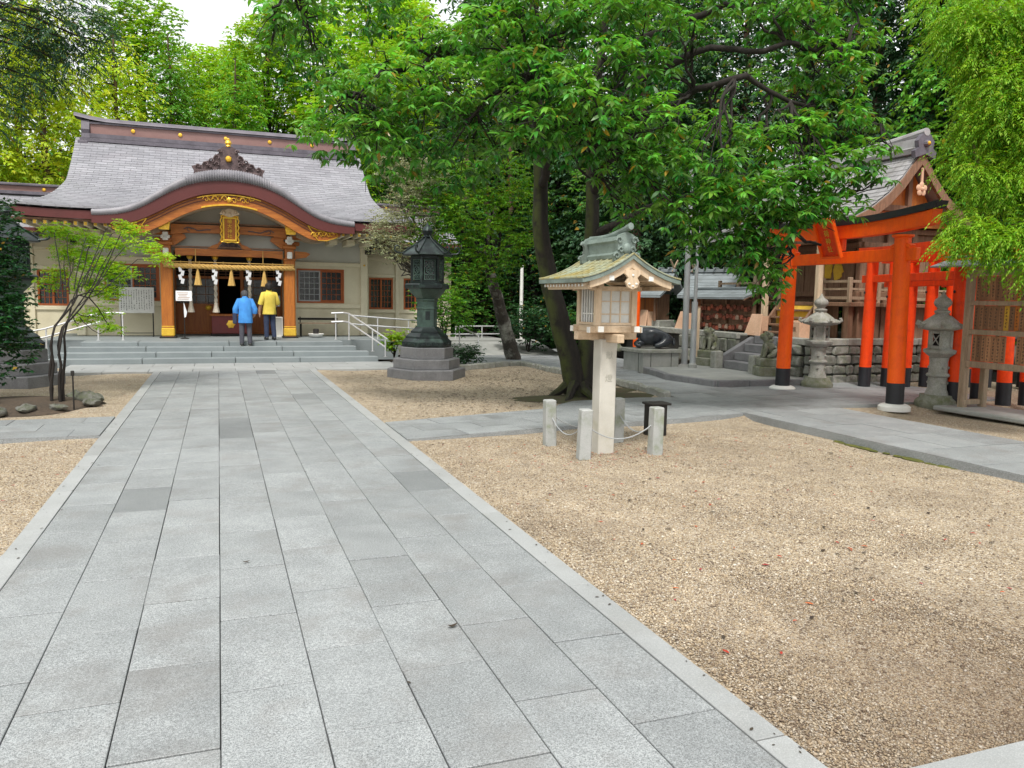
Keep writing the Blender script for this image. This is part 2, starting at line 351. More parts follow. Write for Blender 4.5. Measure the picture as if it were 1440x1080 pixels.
M['paper'] = pm('paper', (.62, .63, .60), (.56, .57, .54), rough=.7, scale=3, fine=40, finev=.05, bump=.03)
M['white_paper'] = pm('white_paper', (.82, .82, .84), (.78, .78, .8), rough=.7, scale=3, fine=40, finev=.03, bump=.02)
M['ink'] = pm('ink', (.025, .022, .02), (.02, .018, .016), rough=.7, bump=0)
M['engrave'] = pm('engrave', (.38, .37, .32), (.34, .33, .28), rough=.8, bump=0)
M['straw'] = pm('straw', (.62, .40, .12), (.48, .29, .08), rough=.8, scale=20, fine=120, finev=.25, bump=.5, bscale=80, stretch=(3, 3, .5))
M['rope_white'] = pm('rope_white', (.62, .56, .47), (.5, .44, .36), rough=.8, scale=20, fine=120, finev=.2, bump=.4, bscale=80)
M['lacquer_red'] = pm('lacquer_red', (.16, .015, .014), (.12, .012, .012), rough=.35, scale=3, fine=40, finev=.1, bump=.03)
M['black_granite'] = pm('black_granite', (.035, .04, .048), (.02, .024, .03), rough=.28, scale=6, fine=120, finev=.25, bump=.05)
M['slate_tile'] = pm('slate_tile', (.25, .285, .30), (.18, .205, .215), rough=.55, scale=2, fine=50, finev=.12, bump=.1, island=.1, dirt=(3, (.14, .15, .14), .4))
M['shrine_tile'] = pm('shrine_tile', (.34, .33, .335), (.25, .245, .25), rough=.6, scale=2, fine=50, finev=.15, bump=.12, island=.16, dirt=(2, (.2, .18, .15), .45))
M['skin'] = pm('skin', (.48, .27, .18), (.43, .23, .15), rough=.5, scale=6, fine=80, finev=.04, bump=.02)
M['hair'] = pm('hair', (.02, .018, .017), (.035, .03, .028), rough=.5, scale=30, fine=150, finev=.3, bump=.4, spec=.15)
M['hair_grey'] = pm('hair_grey', (.10, .10, .105), (.05, .05, .055), rough=.6, scale=30, fine=150, finev=.3, bump=.4, spec=.15)
M['cloth_blue'] = pm('cloth_blue', (.055, .27, .66), (.04, .20, .54), rough=.85, scale=7, fine=140, finev=.08, bump=.35, bscale=12)
M['cloth_yellow'] = pm('cloth_yellow', (.74, .58, .10), (.64, .49, .07), rough=.85, scale=7, fine=140, finev=.06, bump=.35, bscale=12)
M['denim'] = pm('denim', (.035, .05, .10), (.025, .035, .075), rough=.85, scale=9, fine=150, finev=.15, bump=.35, bscale=14)
M['trouser_grey'] = pm('trouser_grey', (.085, .085, .105), (.06, .06, .078), rough=.85, scale=9, fine=150, finev=.15, bump=.35, bscale=14)
M['shoe'] = pm('shoe', (.02, .02, .022), (.03, .03, .03), rough=.5, fine=60)
M['bark'] = pm('bark', (.020, .016, .012), (.010, .008, .006), rough=.92, scale=5, fine=24, finev=.35, bump=1.0, bscale=16, stretch=(3, 3, .7), moss=(.07, .09, .014), mossamt=.6, mossax=0)
M['bark_dark'] = pm('bark_dark', (.026, .020, .016), (.014, .011, .009), rough=.92, scale=5, fine=24, finev=.3, bump=1.0, bscale=16, stretch=(4, 4, .5))
M['bark_patchy'] = pm('bark_patchy', (.06, .05, .04), (.03, .026, .02), rough=.9, scale=4, fine=24, finev=.3, bump=.7, bscale=16, dirt=(2.6, (.42, .42, .36), .8))
M['bark_cedar'] = pm('bark_cedar', (.15, .085, .055), (.08, .05, .035), rough=.92, scale=6, fine=30, finev=.3, bump=.9, bscale=20, stretch=(5, 5, .35))
# foliage
M['oak_leaf'] = leafmat('oak_leaf', (.022, .105, .012), (.20, .48, .055), rough=.36, trans=.34, spec=.55, var=.35)
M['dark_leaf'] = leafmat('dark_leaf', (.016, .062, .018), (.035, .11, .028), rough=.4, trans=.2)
M['camellia_leaf'] = leafmat('camellia_leaf', (.010, .060, .014), (.035, .135, .028), rough=.42, trans=.12, spec=.35)
M['maple_leaf'] = leafmat('maple_leaf', (.15, .33, .016), (.38, .56, .022), rough=.5, trans=.4)
M['cypress_frond'] = leafmat('cypress_frond', (.07, .25, .012), (.34, .58, .03), rough=.55, trans=.4)
M['cedar_yellow'] = leafmat('cedar_yellow', (.18, .34, .018), (.54, .62, .035), rough=.6, trans=.42)
M['cedar_green'] = leafmat('cedar_green', (.06, .22, .024), (.20, .42, .045), rough=.6, trans=.36)
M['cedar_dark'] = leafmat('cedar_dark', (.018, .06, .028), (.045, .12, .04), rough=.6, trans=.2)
M['wood_leaf'] = leafmat('wood_leaf', (.11, .30, .018), (.38, .60, .045), rough=.5, trans=.42)
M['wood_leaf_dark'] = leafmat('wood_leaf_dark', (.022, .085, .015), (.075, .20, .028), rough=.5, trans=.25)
M['pale_leaf'] = leafmat('pale_leaf', (.27, .29, .16), (.42, .43, .27), rough=.7, trans=.3, tcol=(1.1, 1.1, .9))
M['shrub_leaf'] = leafmat('shrub_leaf', (.05, .18, .012), (.24, .48, .03), rough=.45, trans=.38)
M['red_leaf'] = leafmat('red_leaf', (.42, .05, .025), (.50, .16, .05), rough=.6, trans=.2, tcol=(1.2, 1, .8))
M['brown_leaf'] = leafmat('brown_leaf', (.05, .035, .025), (.09, .06, .035), rough=.7, trans=.1)

def gravel_mat(name, geo):
    m = bpy.data.materials.new(name); m.use_nodes = True; nt = m.node_tree; P = nt.nodes['Principled BSDF']
    tc = N(nt, 'ShaderNodeTexCoord'); co = tc.outputs['Object']
    if geo:
        g = N(nt, 'ShaderNodeNewGeometry'); rnd = g.outputs['Random Per Island']
    else:
        v = N(nt, 'ShaderNodeTexVoronoi'); v.inputs['Scale'].default_value = 95; nt.links.new(co, v.inputs['Vector'])
        sp = N(nt, 'ShaderNodeSeparateColor'); nt.links.new(v.outputs['Color'], sp.inputs[0]); rnd = sp.outputs[0]
    cr = N(nt, 'ShaderNodeValToRGB'); e = cr.color_ramp.elements
    stops = [(0, (.10, .075, .058)), (.14, (.215, .165, .12)), (.32, (.355, .28, .185)), (.56, (.47, .38, .262)), (.74, (.385, .345, .29)), (.90, (.59, .51, .385)), (1, (.66, .625, .56))]
    e[0].position = 0; e[0].color = (*stops[0][1], 1); e[1].position = 1; e[1].color = (*stops[-1][1], 1)
    for p, c in stops[1:-1]:
        k = e.new(p); k.color = (*c, 1)
    nt.links.new(rnd, cr.inputs[0]); c = cr.outputs[0]
    # leaf-litter stained patches
    big = noise(nt, co, .55, 5, .62)
    c = mixc(nt, math_(nt, 'MULTIPLY', ramp(nt, big, .52, .72), .26), c, (.19, .145, .105))
    dp = N(nt, 'ShaderNodeVectorMath', operation='DISTANCE'); nt.links.new(co, dp.inputs[0]); dp.inputs[1].default_value = (3.6, 2.3, 0)     # one round, darker brown patch by the near slab
    dk = math_(nt, 'MULTIPLY', ramp(nt, math_(nt, 'ADD', dp.outputs['Value'], math_(nt, 'MULTIPLY', big, 1.6)), 3.0, 1.0), .62); c = mixc(nt, dk, c, (.115, .075, .048))
    mid = noise(nt, co, 3.2, 4, .6)
    c = mixc(nt, 1.0, c, mixc(nt, ramp(nt, mid, .3, .7), (.86, .84, .82), (1.1, 1.08, 1.04)), 'MULTIPLY')
    nt.links.new(c, P.inputs['Base Color']); P.inputs['Roughness'].default_value = .85; P.inputs['Specular IOR Level'].default_value = .3
    if not geo:
        b = N(nt, 'ShaderNodeBump'); b.inputs['Strength'].default_value = .9; b.inputs['Distance'].default_value = .012
        nt.links.new(v.outputs['Distance'], b.inputs['Height']); b.invert = True; nt.links.new(b.outputs[0], P.inputs['Normal'])
    return m
M['gravel'] = gravel_mat('gravel', False); M['pebble'] = gravel_mat('pebble', True)

# ------------------------------------------------------------------ ground, gravel and paving
g = MB()
n = 60; xs = [(-260 + 520*i/n) for i in range(n+1)]
g.grid([[(x, y, -.30) for y in xs] for x in xs])
gr = structure(g.build('ground', M['earth']))
def sst(q): q = max(0, min(1, q)); return q*q*(3-2*q)
def gz(x, y): return -.055 - (.045*sst((x-5.2)/2.6) if y < 10.9 else 0) + .016*math.sin(x*1.3+.4)*math.sin(y*.9) + .01*math.sin(x*3.1+y*2.3) + .035*math.exp(-((x-2.35)/.5)**2)*(1 if y < 20 else 0)
def bed(x0, x1, y0, y1, st):
    nx, ny = int((x1-x0)/st)+1, int((y1-y0)/st)+1
    g = MB(); g.grid([[(x0+(x1-x0)*i/nx, y0+(y1-y0)*j/ny, gz(x0+(x1-x0)*i/nx, y0+(y1-y0)*j/ny)) for j in range(ny+1)] for i in range(nx+1)])
    return g
structure(bed(-16, 18, -6, 21.6, .25).build('gravel_bed', M['gravel']))

def slab_box(x0, x1, y0, y1, z1, th, ch=.003, gap=.009, tilt=.0012, cgap=.010):
    g = MB(); cx, cy = (x0+x1)/2, (y0+y1)/2
    g.box((0, 0, 0), (x1-x0-gap+random.uniform(-.003, .003), y1-y0-cgap, th), ch, rot=Euler((random.gauss(0, tilt), random.gauss(0, tilt), random.gauss(0, tilt*.6))).to_matrix())
    return g, (cx, cy, z1-th/2+random.uniform(-.0018, .0018))
def put_slab(name, parent, mat, *a, **k):
    g, c = slab_box(*a, **k); o = g.build(name, mat); o.location = c; o.parent = parent; return o

# main path: eight columns of slabs between two border strips
PX0, PX1, PY0, PY1 = -1.43, 2.20, -1.2, 19.9
g = MB(); g.box(((PX0+PX1)/2, (PY0+PY1)/2, -.17), (PX1-PX0-.03, PY1-PY0-.02, .26))
main_path = structure(g.build('main_path', M['joint']))
cw = (2.04+1.27)/8
for c in range(8):
    x0 = -1.27 + c*cw; y = 3.24-.85*6 + (.43 if c % 2 else 0); y = max(y, PY0) if y > PY0 else PY0
    first = True
    while y < PY1 - .05:
        L = .85 + random.uniform(-.03, .03)
        if first: L = (3.24-.85*5 + (.43 if c % 2 else 0)) - PY0; L = L % .85 or .85; first = False
        y1 = min(y+L, PY1)
        if PY1 - y1 < .25: y1 = PY1
        put_slab('slab', main_path, M['granite_damp'] if random.random() < .045 else M['granite'], x0, x0+cw, y, y1, 0.0, .10, gap=(.0035, .006, .003, .0065, .004, .0035, .0055, .0035)[c])
        y = y1
for xa, xb in ((PX0, -1.27), (2.04, PX1)):
    y = PY0
    while y < PY1 - .05:
        y1 = min(y + 1.8 + random.uniform(-.1, .1), PY1)
        if PY1 - y1 < .5: y1 = PY1
        put_slab('border_stone', main_path, M['granite_pale'], xa, xb, y, y1, .004, .16); y = y1

# landing in front of the steps
g = MB(); g.box((.5, 21.0, -.17), (7.9, 2.2-.02, .26)); landing = structure(g.build('landing', M['joint']))
for r, (ya, yb) in enumerate(((19.9, 20.55), (20.55, 21.3), (21.3, 22.1))):
    x = -3.45 + (.45 if r % 2 else 0)
    if r % 2: put_slab('slab', landing, M['granite_pale'], -3.45, x, ya, yb, .0, .10)
    while x < 4.4:
        x1 = min(x+.95, 4.45); put_slab('slab', landing, M['granite_pale'], x, x1, ya, yb, .0, .10); x = x1

def inside(p, poly):
    x, y = p; c = False; n = len(poly)
    for i in range(n):
        (xa, ya), (xb, yb) = poly[i], poly[(i+1) % n]
        if (ya > y) != (yb > y) and x < (xb-xa)*(y-ya)/(yb-ya)+xa: c = not c
    return c
def clip_poly(poly, x0, x1, y0, y1):
    def cut(P, f, ip):
        o = []
        for i in range(len(P)):
            a, b = P[i], P[(i+1) % len(P)]; fa, fb = f(a), f(b)
            if fa >= 0: o.append(a)
            if (fa >= 0) != (fb >= 0): o.append(tuple(lerp(a[k], b[k], fa/(fa-fb)) for k in (0, 1)))
        return o
    P = poly
    for f in (lambda p: p[0]-x0, lambda p: x1-p[0], lambda p: p[1]-y0, lambda p: y1-p[1]):
        P = cut(P, f, None)
        if len(P) < 3: return []
    return P
def shrink(P, d):
    cx = sum(p[0] for p in P)/len(P); cy = sum(p[1] for p in P)/len(P)
    out = []
    for x, y in P:
        l = math.hypot(x-cx, y-cy); out.append((cx+(x-cx)*(1-d/l), cy+(y-cy)*(1-d/l)))
    return out
def paved(name, poly, mat, z, sx, sy, off=.5, depth=.3, ang=0.0, gap=.005):
    """a paved area: dark bed with one slab per cell, cells clipped to the outline"""
    g = MB(); g.prism(poly, z-depth, z-.012, 'z'); base = structure(g.build(name, M['granite_blotched']))
    ca, sa = math.cos(-ang), math.sin(-ang); rp = [(x*ca-y*sa, x*sa+y*ca) for x, y in poly]
    x0, x1 = min(p[0] for p in rp), max(p[0] for p in rp); y0, y1 = min(p[1] for p in rp), max(p[1] for p in rp)
    r = 0; y = y0
    while y < y1:
        x = x0 - (sx*off if r % 2 else 0)
        while x < x1:
            # convex clip of the cell by the (convex-enough) outline: clip the outline by the cell
            P = clip_poly(rp, x, x+sx, y, y+sy)
            if len(P) >= 3:
                ar = abs(sum(P[i][0]*P[(i+1) % len(P)][1]-P[(i+1) % len(P)][0]*P[i][1] for i in range(len(P))))/2
                if ar > .012:
                    P = shrink(P, gap); Q = [(a*ca+b*sa, -a*sa+b*ca) for a, b in P]
                    cx = sum(p[0] for p in Q)/len(Q); cy = sum(p[1] for p in Q)/len(Q); zt = random.uniform(-.002, .002)
                    m = MB(); m.prism([(a-cx, b-cy) for a, b in Q], -.12+zt, zt, 'z'); o = m.build('slab', mat); o.location = (cx, cy, z); o.parent = base
            x += sx
        y += sy; r += 1
    return base
paved('cross_path', [(2.215, 9.87), (4.23, 10.27), (6.59, 10.58), (8.06, 10.9), (8.12, 13.07), (7.3, 13.15), (5.89, 12.92), (4.97, 12.1), (2.215, 11.33)], M['granite_blotched'], .0, .9, .5, ang=R(9))
paved('side_path', [(8.08, -2), (10.12, -2), (10.12, 11.0), (8.08, 10.88)], M['granite'], .006, .68, .95, ang=0)
paved('shrine_court', [(8.09, 10.92), (10.1, 11.05), (10.15, 11.35), (14.6, 11.4), (14.6, 14.9), (10.2, 14.3), (9.9, 17.8), (11.8, 20.5), (11.8, 27), (6.8, 27), (6.8, 22), (4.5, 22.0), (4.5, 19.94), (5.6, 19.7), (7.0, 20.55), (8.0, 20.9), (8.05, 18.7), (8.4, 16.07), (8.3, 14.63), (8.12, 13.1)], M['granite_blotched'], -.004, 1.0, .66)
paved('left_path', [(-9, 11.13), (-1.445, 11.13), (-1.445, 12.78), (-9, 12.66)], M['granite'], .0, .9, .55)
paved('near_path', [(2.215, .2), (9, .2), (9, 2.225), (2.42, 2.225)], M['granite_pale'], .004, 1.4, .7)
# low edging stones of the tree bed
edge = [(5.7, 19.62), (7.0, 20.45), (7.9, 20.78), (7.95, 18.8), (8.3, 16.0), (8.22, 14.6), (8.02, 13.18)]
eroot = structure(bpy.data.objects.new('bed_edging', None)); COL.objects.link(eroot)
for a, b in zip(edge[:-1], edge[1:]):
    L = math.dist(a, b); k = max(1, int(L/.42))
    for i in range(k):
        p = (lerp(a[0], b[0], (i+.5)/k), lerp(a[1], b[1], (i+.5)/k)); m = MB()
        m.box((0, 0, 0), (L/k*.94, .13, .17+random.uniform(-.02, .02)), .03, rz=math.atan2(b[1]-a[1], b[0]-a[0])+random.gauss(0, .05)); m.jitter(.008)
        o = m.build('edging_stone', M['old_stone'], eroot); o.location = (p[0], p[1], .0)
# moss round the big tree and along the kerb of the side path
mo = MB()
for cx, cy, rx, ry in ((6.2, 13.75, 1.0, .7), (7.3, 13.9, 1.0, .75), (7.5, 14.8, .7, .6), (5.5, 13.6, .55, .35)):
    G = []
    for i in range(7):
        q = i/6; G.append([(cx+rx*q*math.cos(t)*(1+.18*math.sin(3*t+cx)), cy+ry*q*math.sin(t)*(1+.18*math.sin(2*t+cy)), gz(cx, cy)+.045*(1-q*q)-.012*q) for t in [2*PI*k/22 for k in range(22)]])
    mo.grid(list(reversed(G)), close=True)
structure(mo.build('moss_ground', M['moss'], angle=60))
mk = MB()
y = 5.2
while y < 8.9:
    r = random.uniform(.025, .075); mk.ball((8.07-random.uniform(0, .05), y, -.105), r, 8, 4, (1, 1.6, .28)); y += random.uniform(.05, .2)
mk.build('kerb_moss', M['kerb_moss'])['kind'] = 'stuff'

# loose pebbles on the gravel close to the camera
def pebbles(name, rects, total, mat, s0=.0028, s1=.0078):
    P = []
    for (x0, x1, y0, y1, w) in rects:
        k = int(total*w); P.append(np.stack([rng.uniform(x0, x1, k), rng.uniform(y0, y1, k)], 1))
    P = np.concatenate(P); k = len(P)
    z = -.055 + .016*np.sin(P[:, 0]*1.3+.4)*np.sin(P[:, 1]*.9) + .01*np.sin(P[:, 0]*3.1+P[:, 1]*2.3) + .035*np.exp(-((P[:, 0]-2.35)/.5)**2)
    q = np.clip((P[:, 0]-5.2)/2.6, 0, 1); z = z - .045*q*q*(3-2*q)*(P[:, 1] < 10.9)
    s = rng.uniform(s0, s1, k) * np.where(rng.random(k) < .06, 1.7, 1.0)
    base = np.array([[1,0,0],[-1,0,0],[0,1,0],[0,-1,0],[0,0,1],[0,0,-1]], float)
    F = np.array([[0,2,4],[2,1,4],[1,3,4],[3,0,4],[2,0,5],[1,2,5],[3,1,5],[0,3,5]])
    V = base[None]*rng.uniform(.6, 1.35, (k, 6, 1)); V[:, :, 2] *= .62
    V += rng.uniform(-.28, .28, (k, 6, 3))
    a = rng.uniform(0, 2*PI, k); ca, sa = np.cos(a)[:, None], np.sin(a)[:, None]
    X = V[:, :, 0]*ca*1.25 - V[:, :, 1]*sa; Y = V[:, :, 0]*sa*1.25 + V[:, :, 1]*ca
    V = np.stack([X, Y, V[:, :, 2]], 2)*s[:, None, None] + np.concatenate([P, (z+s*.25)[:, None]], 1)[:, None, :]
    FF = (F[None] + (np.arange(k)*6)[:, None, None]).reshape(-1, 3)
    me = bpy.data.meshes.new(name); me.vertices.add(k*6); me.vertices.foreach_set('co', V.reshape(-1))
    me.loops.add(len(FF)*3); me.loops.foreach_set('vertex_index', FF.reshape(-1)); me.polygons.add(len(FF)); me.polygons.foreach_set('loop_start', np.arange(len(FF))*3)
    me.materials.append(mat); me.update(calc_edges=True); o = bpy.data.objects.new(name, me); COL.objects.link(o); o['kind'] = 'stuff'; return o
pebbles('gravel_pebbles', [(2.23, 4.2, 2.25, 4.6, .30), (2.23, 5.6, 4.4, 6.6, .27), (4.0, 7.9, 3.0, 6.6, .17), (2.25, 7.9, 6.6, 9.9, .26)], 150000, M['pebble'])
pebbles('gravel_pebbles', [(-3.2, -1.46, 5.2, 11.0, 1)], 15000, M['pebble'])

# fallen leaves lying about
lv = MB()
def flat_leaf(m, x, y, z, s, a):
    pts = []
    for i in range(7):
        q = -1+2*i/6; pts.append((q*s, .42*s*(1-q*q)))
    V = []
    ca, sa = math.cos(a), math.sin(a); cr = random.uniform(.1, .45)
    for q, w in pts:
        for sg in (-1, 0, 1):
            u, v = q, sg*w; V.append((x+u*ca-v*sa, y+u*sa+v*ca, z+.004+abs(sg)*cr*w+.12*q*q/s if False else z+.004+abs(sg)*cr*w))
    F = [(i*3+k, i*3+k+1, (i+1)*3+k+1, (i+1)*3+k) for i in range(6) for k in (0, 1)]
    m.add(V, F)
for i in range(150):
    x = random.uniform(2.4, 7.8); y = random.uniform(3.2, 9.6) if random.random() < .85 else random.uniform(8, 9.7)
    flat_leaf(lv, x, y, gz(x, y)+.008, random.uniform(.014, .028), random.uniform(0, 6))
for i in range(110):      # litter gathered round the wooden lantern's post
    x = random.gauss(4.45, .42); y = random.gauss(8.45, .33); flat_leaf(lv, x, y, gz(x, y)+.008, random.uniform(.010, .022), random.uniform(0, 6))
for i in range(50):
    x = random.uniform(-2.5, -1.5); y = random.uniform(8, 19); flat_leaf(lv, x, y, gz(x, y)+.008, .02, random.uniform(0, 6))
lv.build('fallen_leaves', M['red_leaf'])['kind'] = 'stuff'
lv = MB()
for i in range(5200):
    x = random.uniform(2.3, 8.2); y = random.uniform(2.4, 19.5) if i < 260 else random.uniform(11.5, 19.6)
    if i >= 260 and (y-11.3 < (x-2.3)*.5 or random.random() > .25+.75*min(1, (x-2.0)/4)): continue
    if i < 260 and 9.8 < y < 13: continue
    flat_leaf(lv, x, y, gz(x, y)+.008, random.uniform(.014, .034), random.uniform(0, 6))
for i in range(170):      # bits blown against the path's edges and into its joints
    e = random.random(); y = random.uniform(2.4, 19.5)
    x = (2.20-abs(random.gauss(0, .10))) if e < .5 else (-1.43+abs(random.gauss(0, .10))) if e < .85 else -1.27+cw*random.randint(1, 7)
    flat_leaf(lv, x, y, .004, random.uniform(.006, .016), random.uniform(0, 6))
lv.build('fallen_leaves', M['brown_leaf'])['kind'] = 'stuff'
for (x, y, s, lab) in ((1.17, 4.07, .034, 'larger of two dark curled leaves on the paving, right of the centre joint'), (.14, 5.51, .026, 'small dark dead leaf lying on the paving farther up the path')):
    m = MB(); flat_leaf(m, 0, 0, 0, s, .3); m.v = [(a, b, c+.5*a*a/s) for a, b, c in m.v]
    o = m.build('fallen_leaf', M['brown_leaf']); o.location = (x, y, .003); tag(o, lab, 'leaf')

# ------------------------------------------------------------------ stone steps and terrace of the main hall
HX = .35
st_root = thing('stone_steps', 'broad pale granite steps rising to the wooden worship hall', 'steps', (0, 23, 0))
spec = [(-3.97, 4.15, 22.1, .135), (-3.8, 3.95, 22.45, .265), (-3.62, 3.65, 22.8, .385), (-3.36, 3.33, 23.15, .50)]
zp = -.1
for i, (xa, xb, yf, zt) in enumerate(spec):
    yb = spec[i+1][2]+.06 if i < 3 else 24.2
    w = (xb-xa)/4; cuts = [xa] + [xa + w*k + random.uniform(-.35, .35) for k in (1, 2, 3)] + [xb]
    for a, b in zip(cuts[:-1], cuts[1:]):
        m = MB(); m.box(((a+b)/2, (yf+yb)/2-23, (zp+zt)/2), (b-a-.012, yb-yf, zt-zp), .012); m.build('step_block', M['granite_step'], st_root)
    m = MB(); m.box(((xa+xb)/2, (yf+.02+yb)/2-23, (zp+zt)/2-.01), (xb-xa-.03, yb-yf-.06, zt-zp-.03)); m.build('step_core', M['joint'], st_root)
    zp = zt - .13
    zp = zt - .12
m = MB(); m.box((HX, 27.2, .19), (9.6, 6.0, .60)); terrace = structure(m.build('terrace', M['granite_step']))
m = MB(); m.box((HX-8.0, 29, .12), (6.4, 5.4, .5)).box((HX+7.0, 29, .12), (4.4, 5.4, .5)); m.build('terrace_wing', M['concrete'], terrace)

# ------------------------------------------------------------------ main hall
hall = thing('worship_hall', 'large wooden shrine worship hall with sweeping grey roof and bow-shaped porch gable', 'shrine hall', (HX, 26.5, .5))
def hb(m, name, mat, **k): return m.build(name, mat, k.pop('parent', hall), world=True, **k)
YE, YR = 24.4, 30.0
def roof_t(t): return 4.05 + 2.75*(.5*t + .5*t*t)
KD = [0, .5, 1.0, 1.4, 1.7, 2.0, 2.3, 2.6, 3.0, 3.5, 9]; KT = [5.0, 4.97, 4.87, 4.70, 4.53, 4.33, 4.14, 4.01, 3.925, 3.885, 3.885]
def ktop(dx):
    # smoothed table of the porch gable's curve
    return sum(float(np.interp(abs(dx)+o, KD, KT)) if abs(dx)+o >= 0 else float(np.interp(-(abs(dx)+o), KD, KT)) for o in (-.25, -.12, 0, .12, .25))/5
def ktile(dx): return ktop(dx) + .10 + .09*math.exp(-(dx/1.6)**2)
def rz(dx, t):
    a = roof_t(t) + .05*max(0, abs(dx)-3.8)**2*(1-t)*.35
    if abs(dx) < 3.6:
        b = ktile(dx); k = .10; h = max(0, min(1, .5+.5*(a-b)/k)); return lerp(b, a, h) + k*h*(1-h)
    return a
WT = [0, .1, .2, .3, .4, .5, 1.0]; WW = [5.4, 5.05, 4.8, 4.66, 4.57, 4.5, 4.6]
def rw(t): return float(np.interp(t, WT, WW))
NT = 36
roof = None
m = MB()
for sgn in (1, -1):
    G = []
    for i in range(NT+1):
        t = i/NT; W = rw(t); y = YE + (YR-YE)*t
        G.append([(HX + W*(-1+2*j/60), y if sgn > 0 else 2*YR-y, (rz(W*(-1+2*j/60), t) if sgn > 0 else roof_t(t)) - .05) for j in range(61)])
    m.grid(G if sgn > 0 else list(reversed(G)))
    # underside
    G2 = [[(p[0], p[1] + (.06 if sgn > 0 else -.06) * (1 if i == 0 else 0), p[2]-.22) for p in row] for i, row in enumerate(G)]
    m.grid(list(reversed(G2)) if sgn > 0 else G2)
for sg in (-1, 1):      # hipped skirts at the sides, gable walls above
    G = [[(HX+sg*rw(t), y, roof_t(t)-.03) for y in (YE+(YR-YE)*t, 2*YR-YE-(YR-YE)*t)] for t in [k/30 for k in range(10)]]
    m.grid(G if sg < 0 else list(reversed(G)))
hb(m, 'roof', M['shingle'])
roof = hall.children[-1]
m = MB()
for sg in (-1, 1):
    P = [(YE+(YR-YE)*t, roof_t(t)-.1) for t in [.28+.72*k/12 for k in range(13)]]
    P += [(2*YR-y, z) for y, z in reversed(P[:-1])]
    m.prism(P, HX+sg*4.2, HX+sg*4.28, 'x')
hb(m, 'gable_wall', M['plaster_grey'])
# shingle courses: every shingle with its own butt edge
m = MB()
for i in range(NT):
    t0, t1 = i/NT - .004, (i+1)/NT + .006
    W = (rw(max(0, t0))+rw(min(1, t1)))/2; k = int(2*W/.33); off = .5*(i % 2)
    y0, y1 = YE+(YR-YE)*t0-.01, YE+(YR-YE)*t1
    for j in range(-1, k+1):
        a = -W + 2*W*(j+off)/k; b = -W + 2*W*(j+1+off)/k
        a = max(a, -W); b = min(b, W)
        if b-a < .05: continue
        a += .004; b -= .004; j1 = random.uniform(-.004, .004)
        z = lambda d, t: rz(d, max(0, min(1, t)))
        V = [(HX+a, y0, z(a, t0)+.022+j1), (HX+b, y0, z(b, t0)+.022+j1), (HX+b, y1, z(b, t1)-.004), (HX+a, y1, z(a, t1)-.004), (HX+a, y0, z(a, t0)-.03), (HX+b, y0, z(b, t0)-.03)]
        m.add(V, [(0, 1, 2, 3), (4, 5, 1, 0)])
hb(m, 'shingles', M['shingle'], parent=roof, kind='stuff', angle=20)
# rolled front edge of the bow-shaped gable, ribbed
m = MB(); k = 210
G = []
for i in range(k+1):
    dx = -3.5 + 7.0*i/k; rr = (.085 + .075*math.exp(-(dx/1.9)**2))*(1 + (.10 if i % 2 else -.06)); c = ktile(dx)-.055
    G.append([(HX+dx, YE-.06-rr*math.cos(th)*.9, c - .02 + rr*math.sin(th)) for th in [R(-80)+R(190)*q/8 for q in range(9)]])
m.grid(list(reversed(G))); hb(m, 'roof_edge_roll', M['shingle_roll'], parent=roof, angle=60)
# fascia
def fascia(d0, d1, y, th, top, bot, kk=60):
    m = MB(); T = []; 
    for i in range(kk+1):
        d = lerp(d0, d1, i/kk); T.append((d, top(d), bot(d)))
    F1 = [[(HX+d, y, a) for d, a, b in T], [(HX+d, y, b) for d, a, b in T], [(HX+d, y+th, b) for d, a, b in T], [(HX+d, y+th, a) for d, a, b in T], [(HX+d, y, a) for d, a, b in T]]
    m.grid(F1); m.add([F1[r][0] for r in range(4)], [(0, 1, 2, 3)]); m.add([F1[r][-1] for r in range(4)], [(3, 2, 1, 0)]); return m
def fb(d): return float(np.interp(abs(d), [0, .6, 1.2, 1.8, 2.4, 3.0, 3.5], [.37, .38, .42, .42, .36, .29, .25]))
hb(fascia(-3.5, 3.5, YE-.10, .14, lambda d: ktop(d)+.06, lambda d: ktop(d)-fb(d)), 'curved_fascia', M['fascia'], angle=50)
up = lambda d: .05*max(0, abs(d)-3.8)**2*.35
for sg in (-1, 1): hb(fascia(sg*3.47, sg*5.42, YE+.02, .12, lambda d: 3.96+up(d), lambda d: 3.74+up(d), 20), 'eave_fascia', M['fascia'], angle=50)
for sg in (-1, 1):
    m = MB(); m.box((HX+sg*5.36, YR, 3.88), (.12, 2*(YR-YE)-.1, .2)); hb(m, 'side_fascia', M['fascia'])
m = MB(); m.box((HX, 2*YR-YE, 3.88), (10.8, .12, .2)); hb(m, 'rear_fascia', M['fascia'])
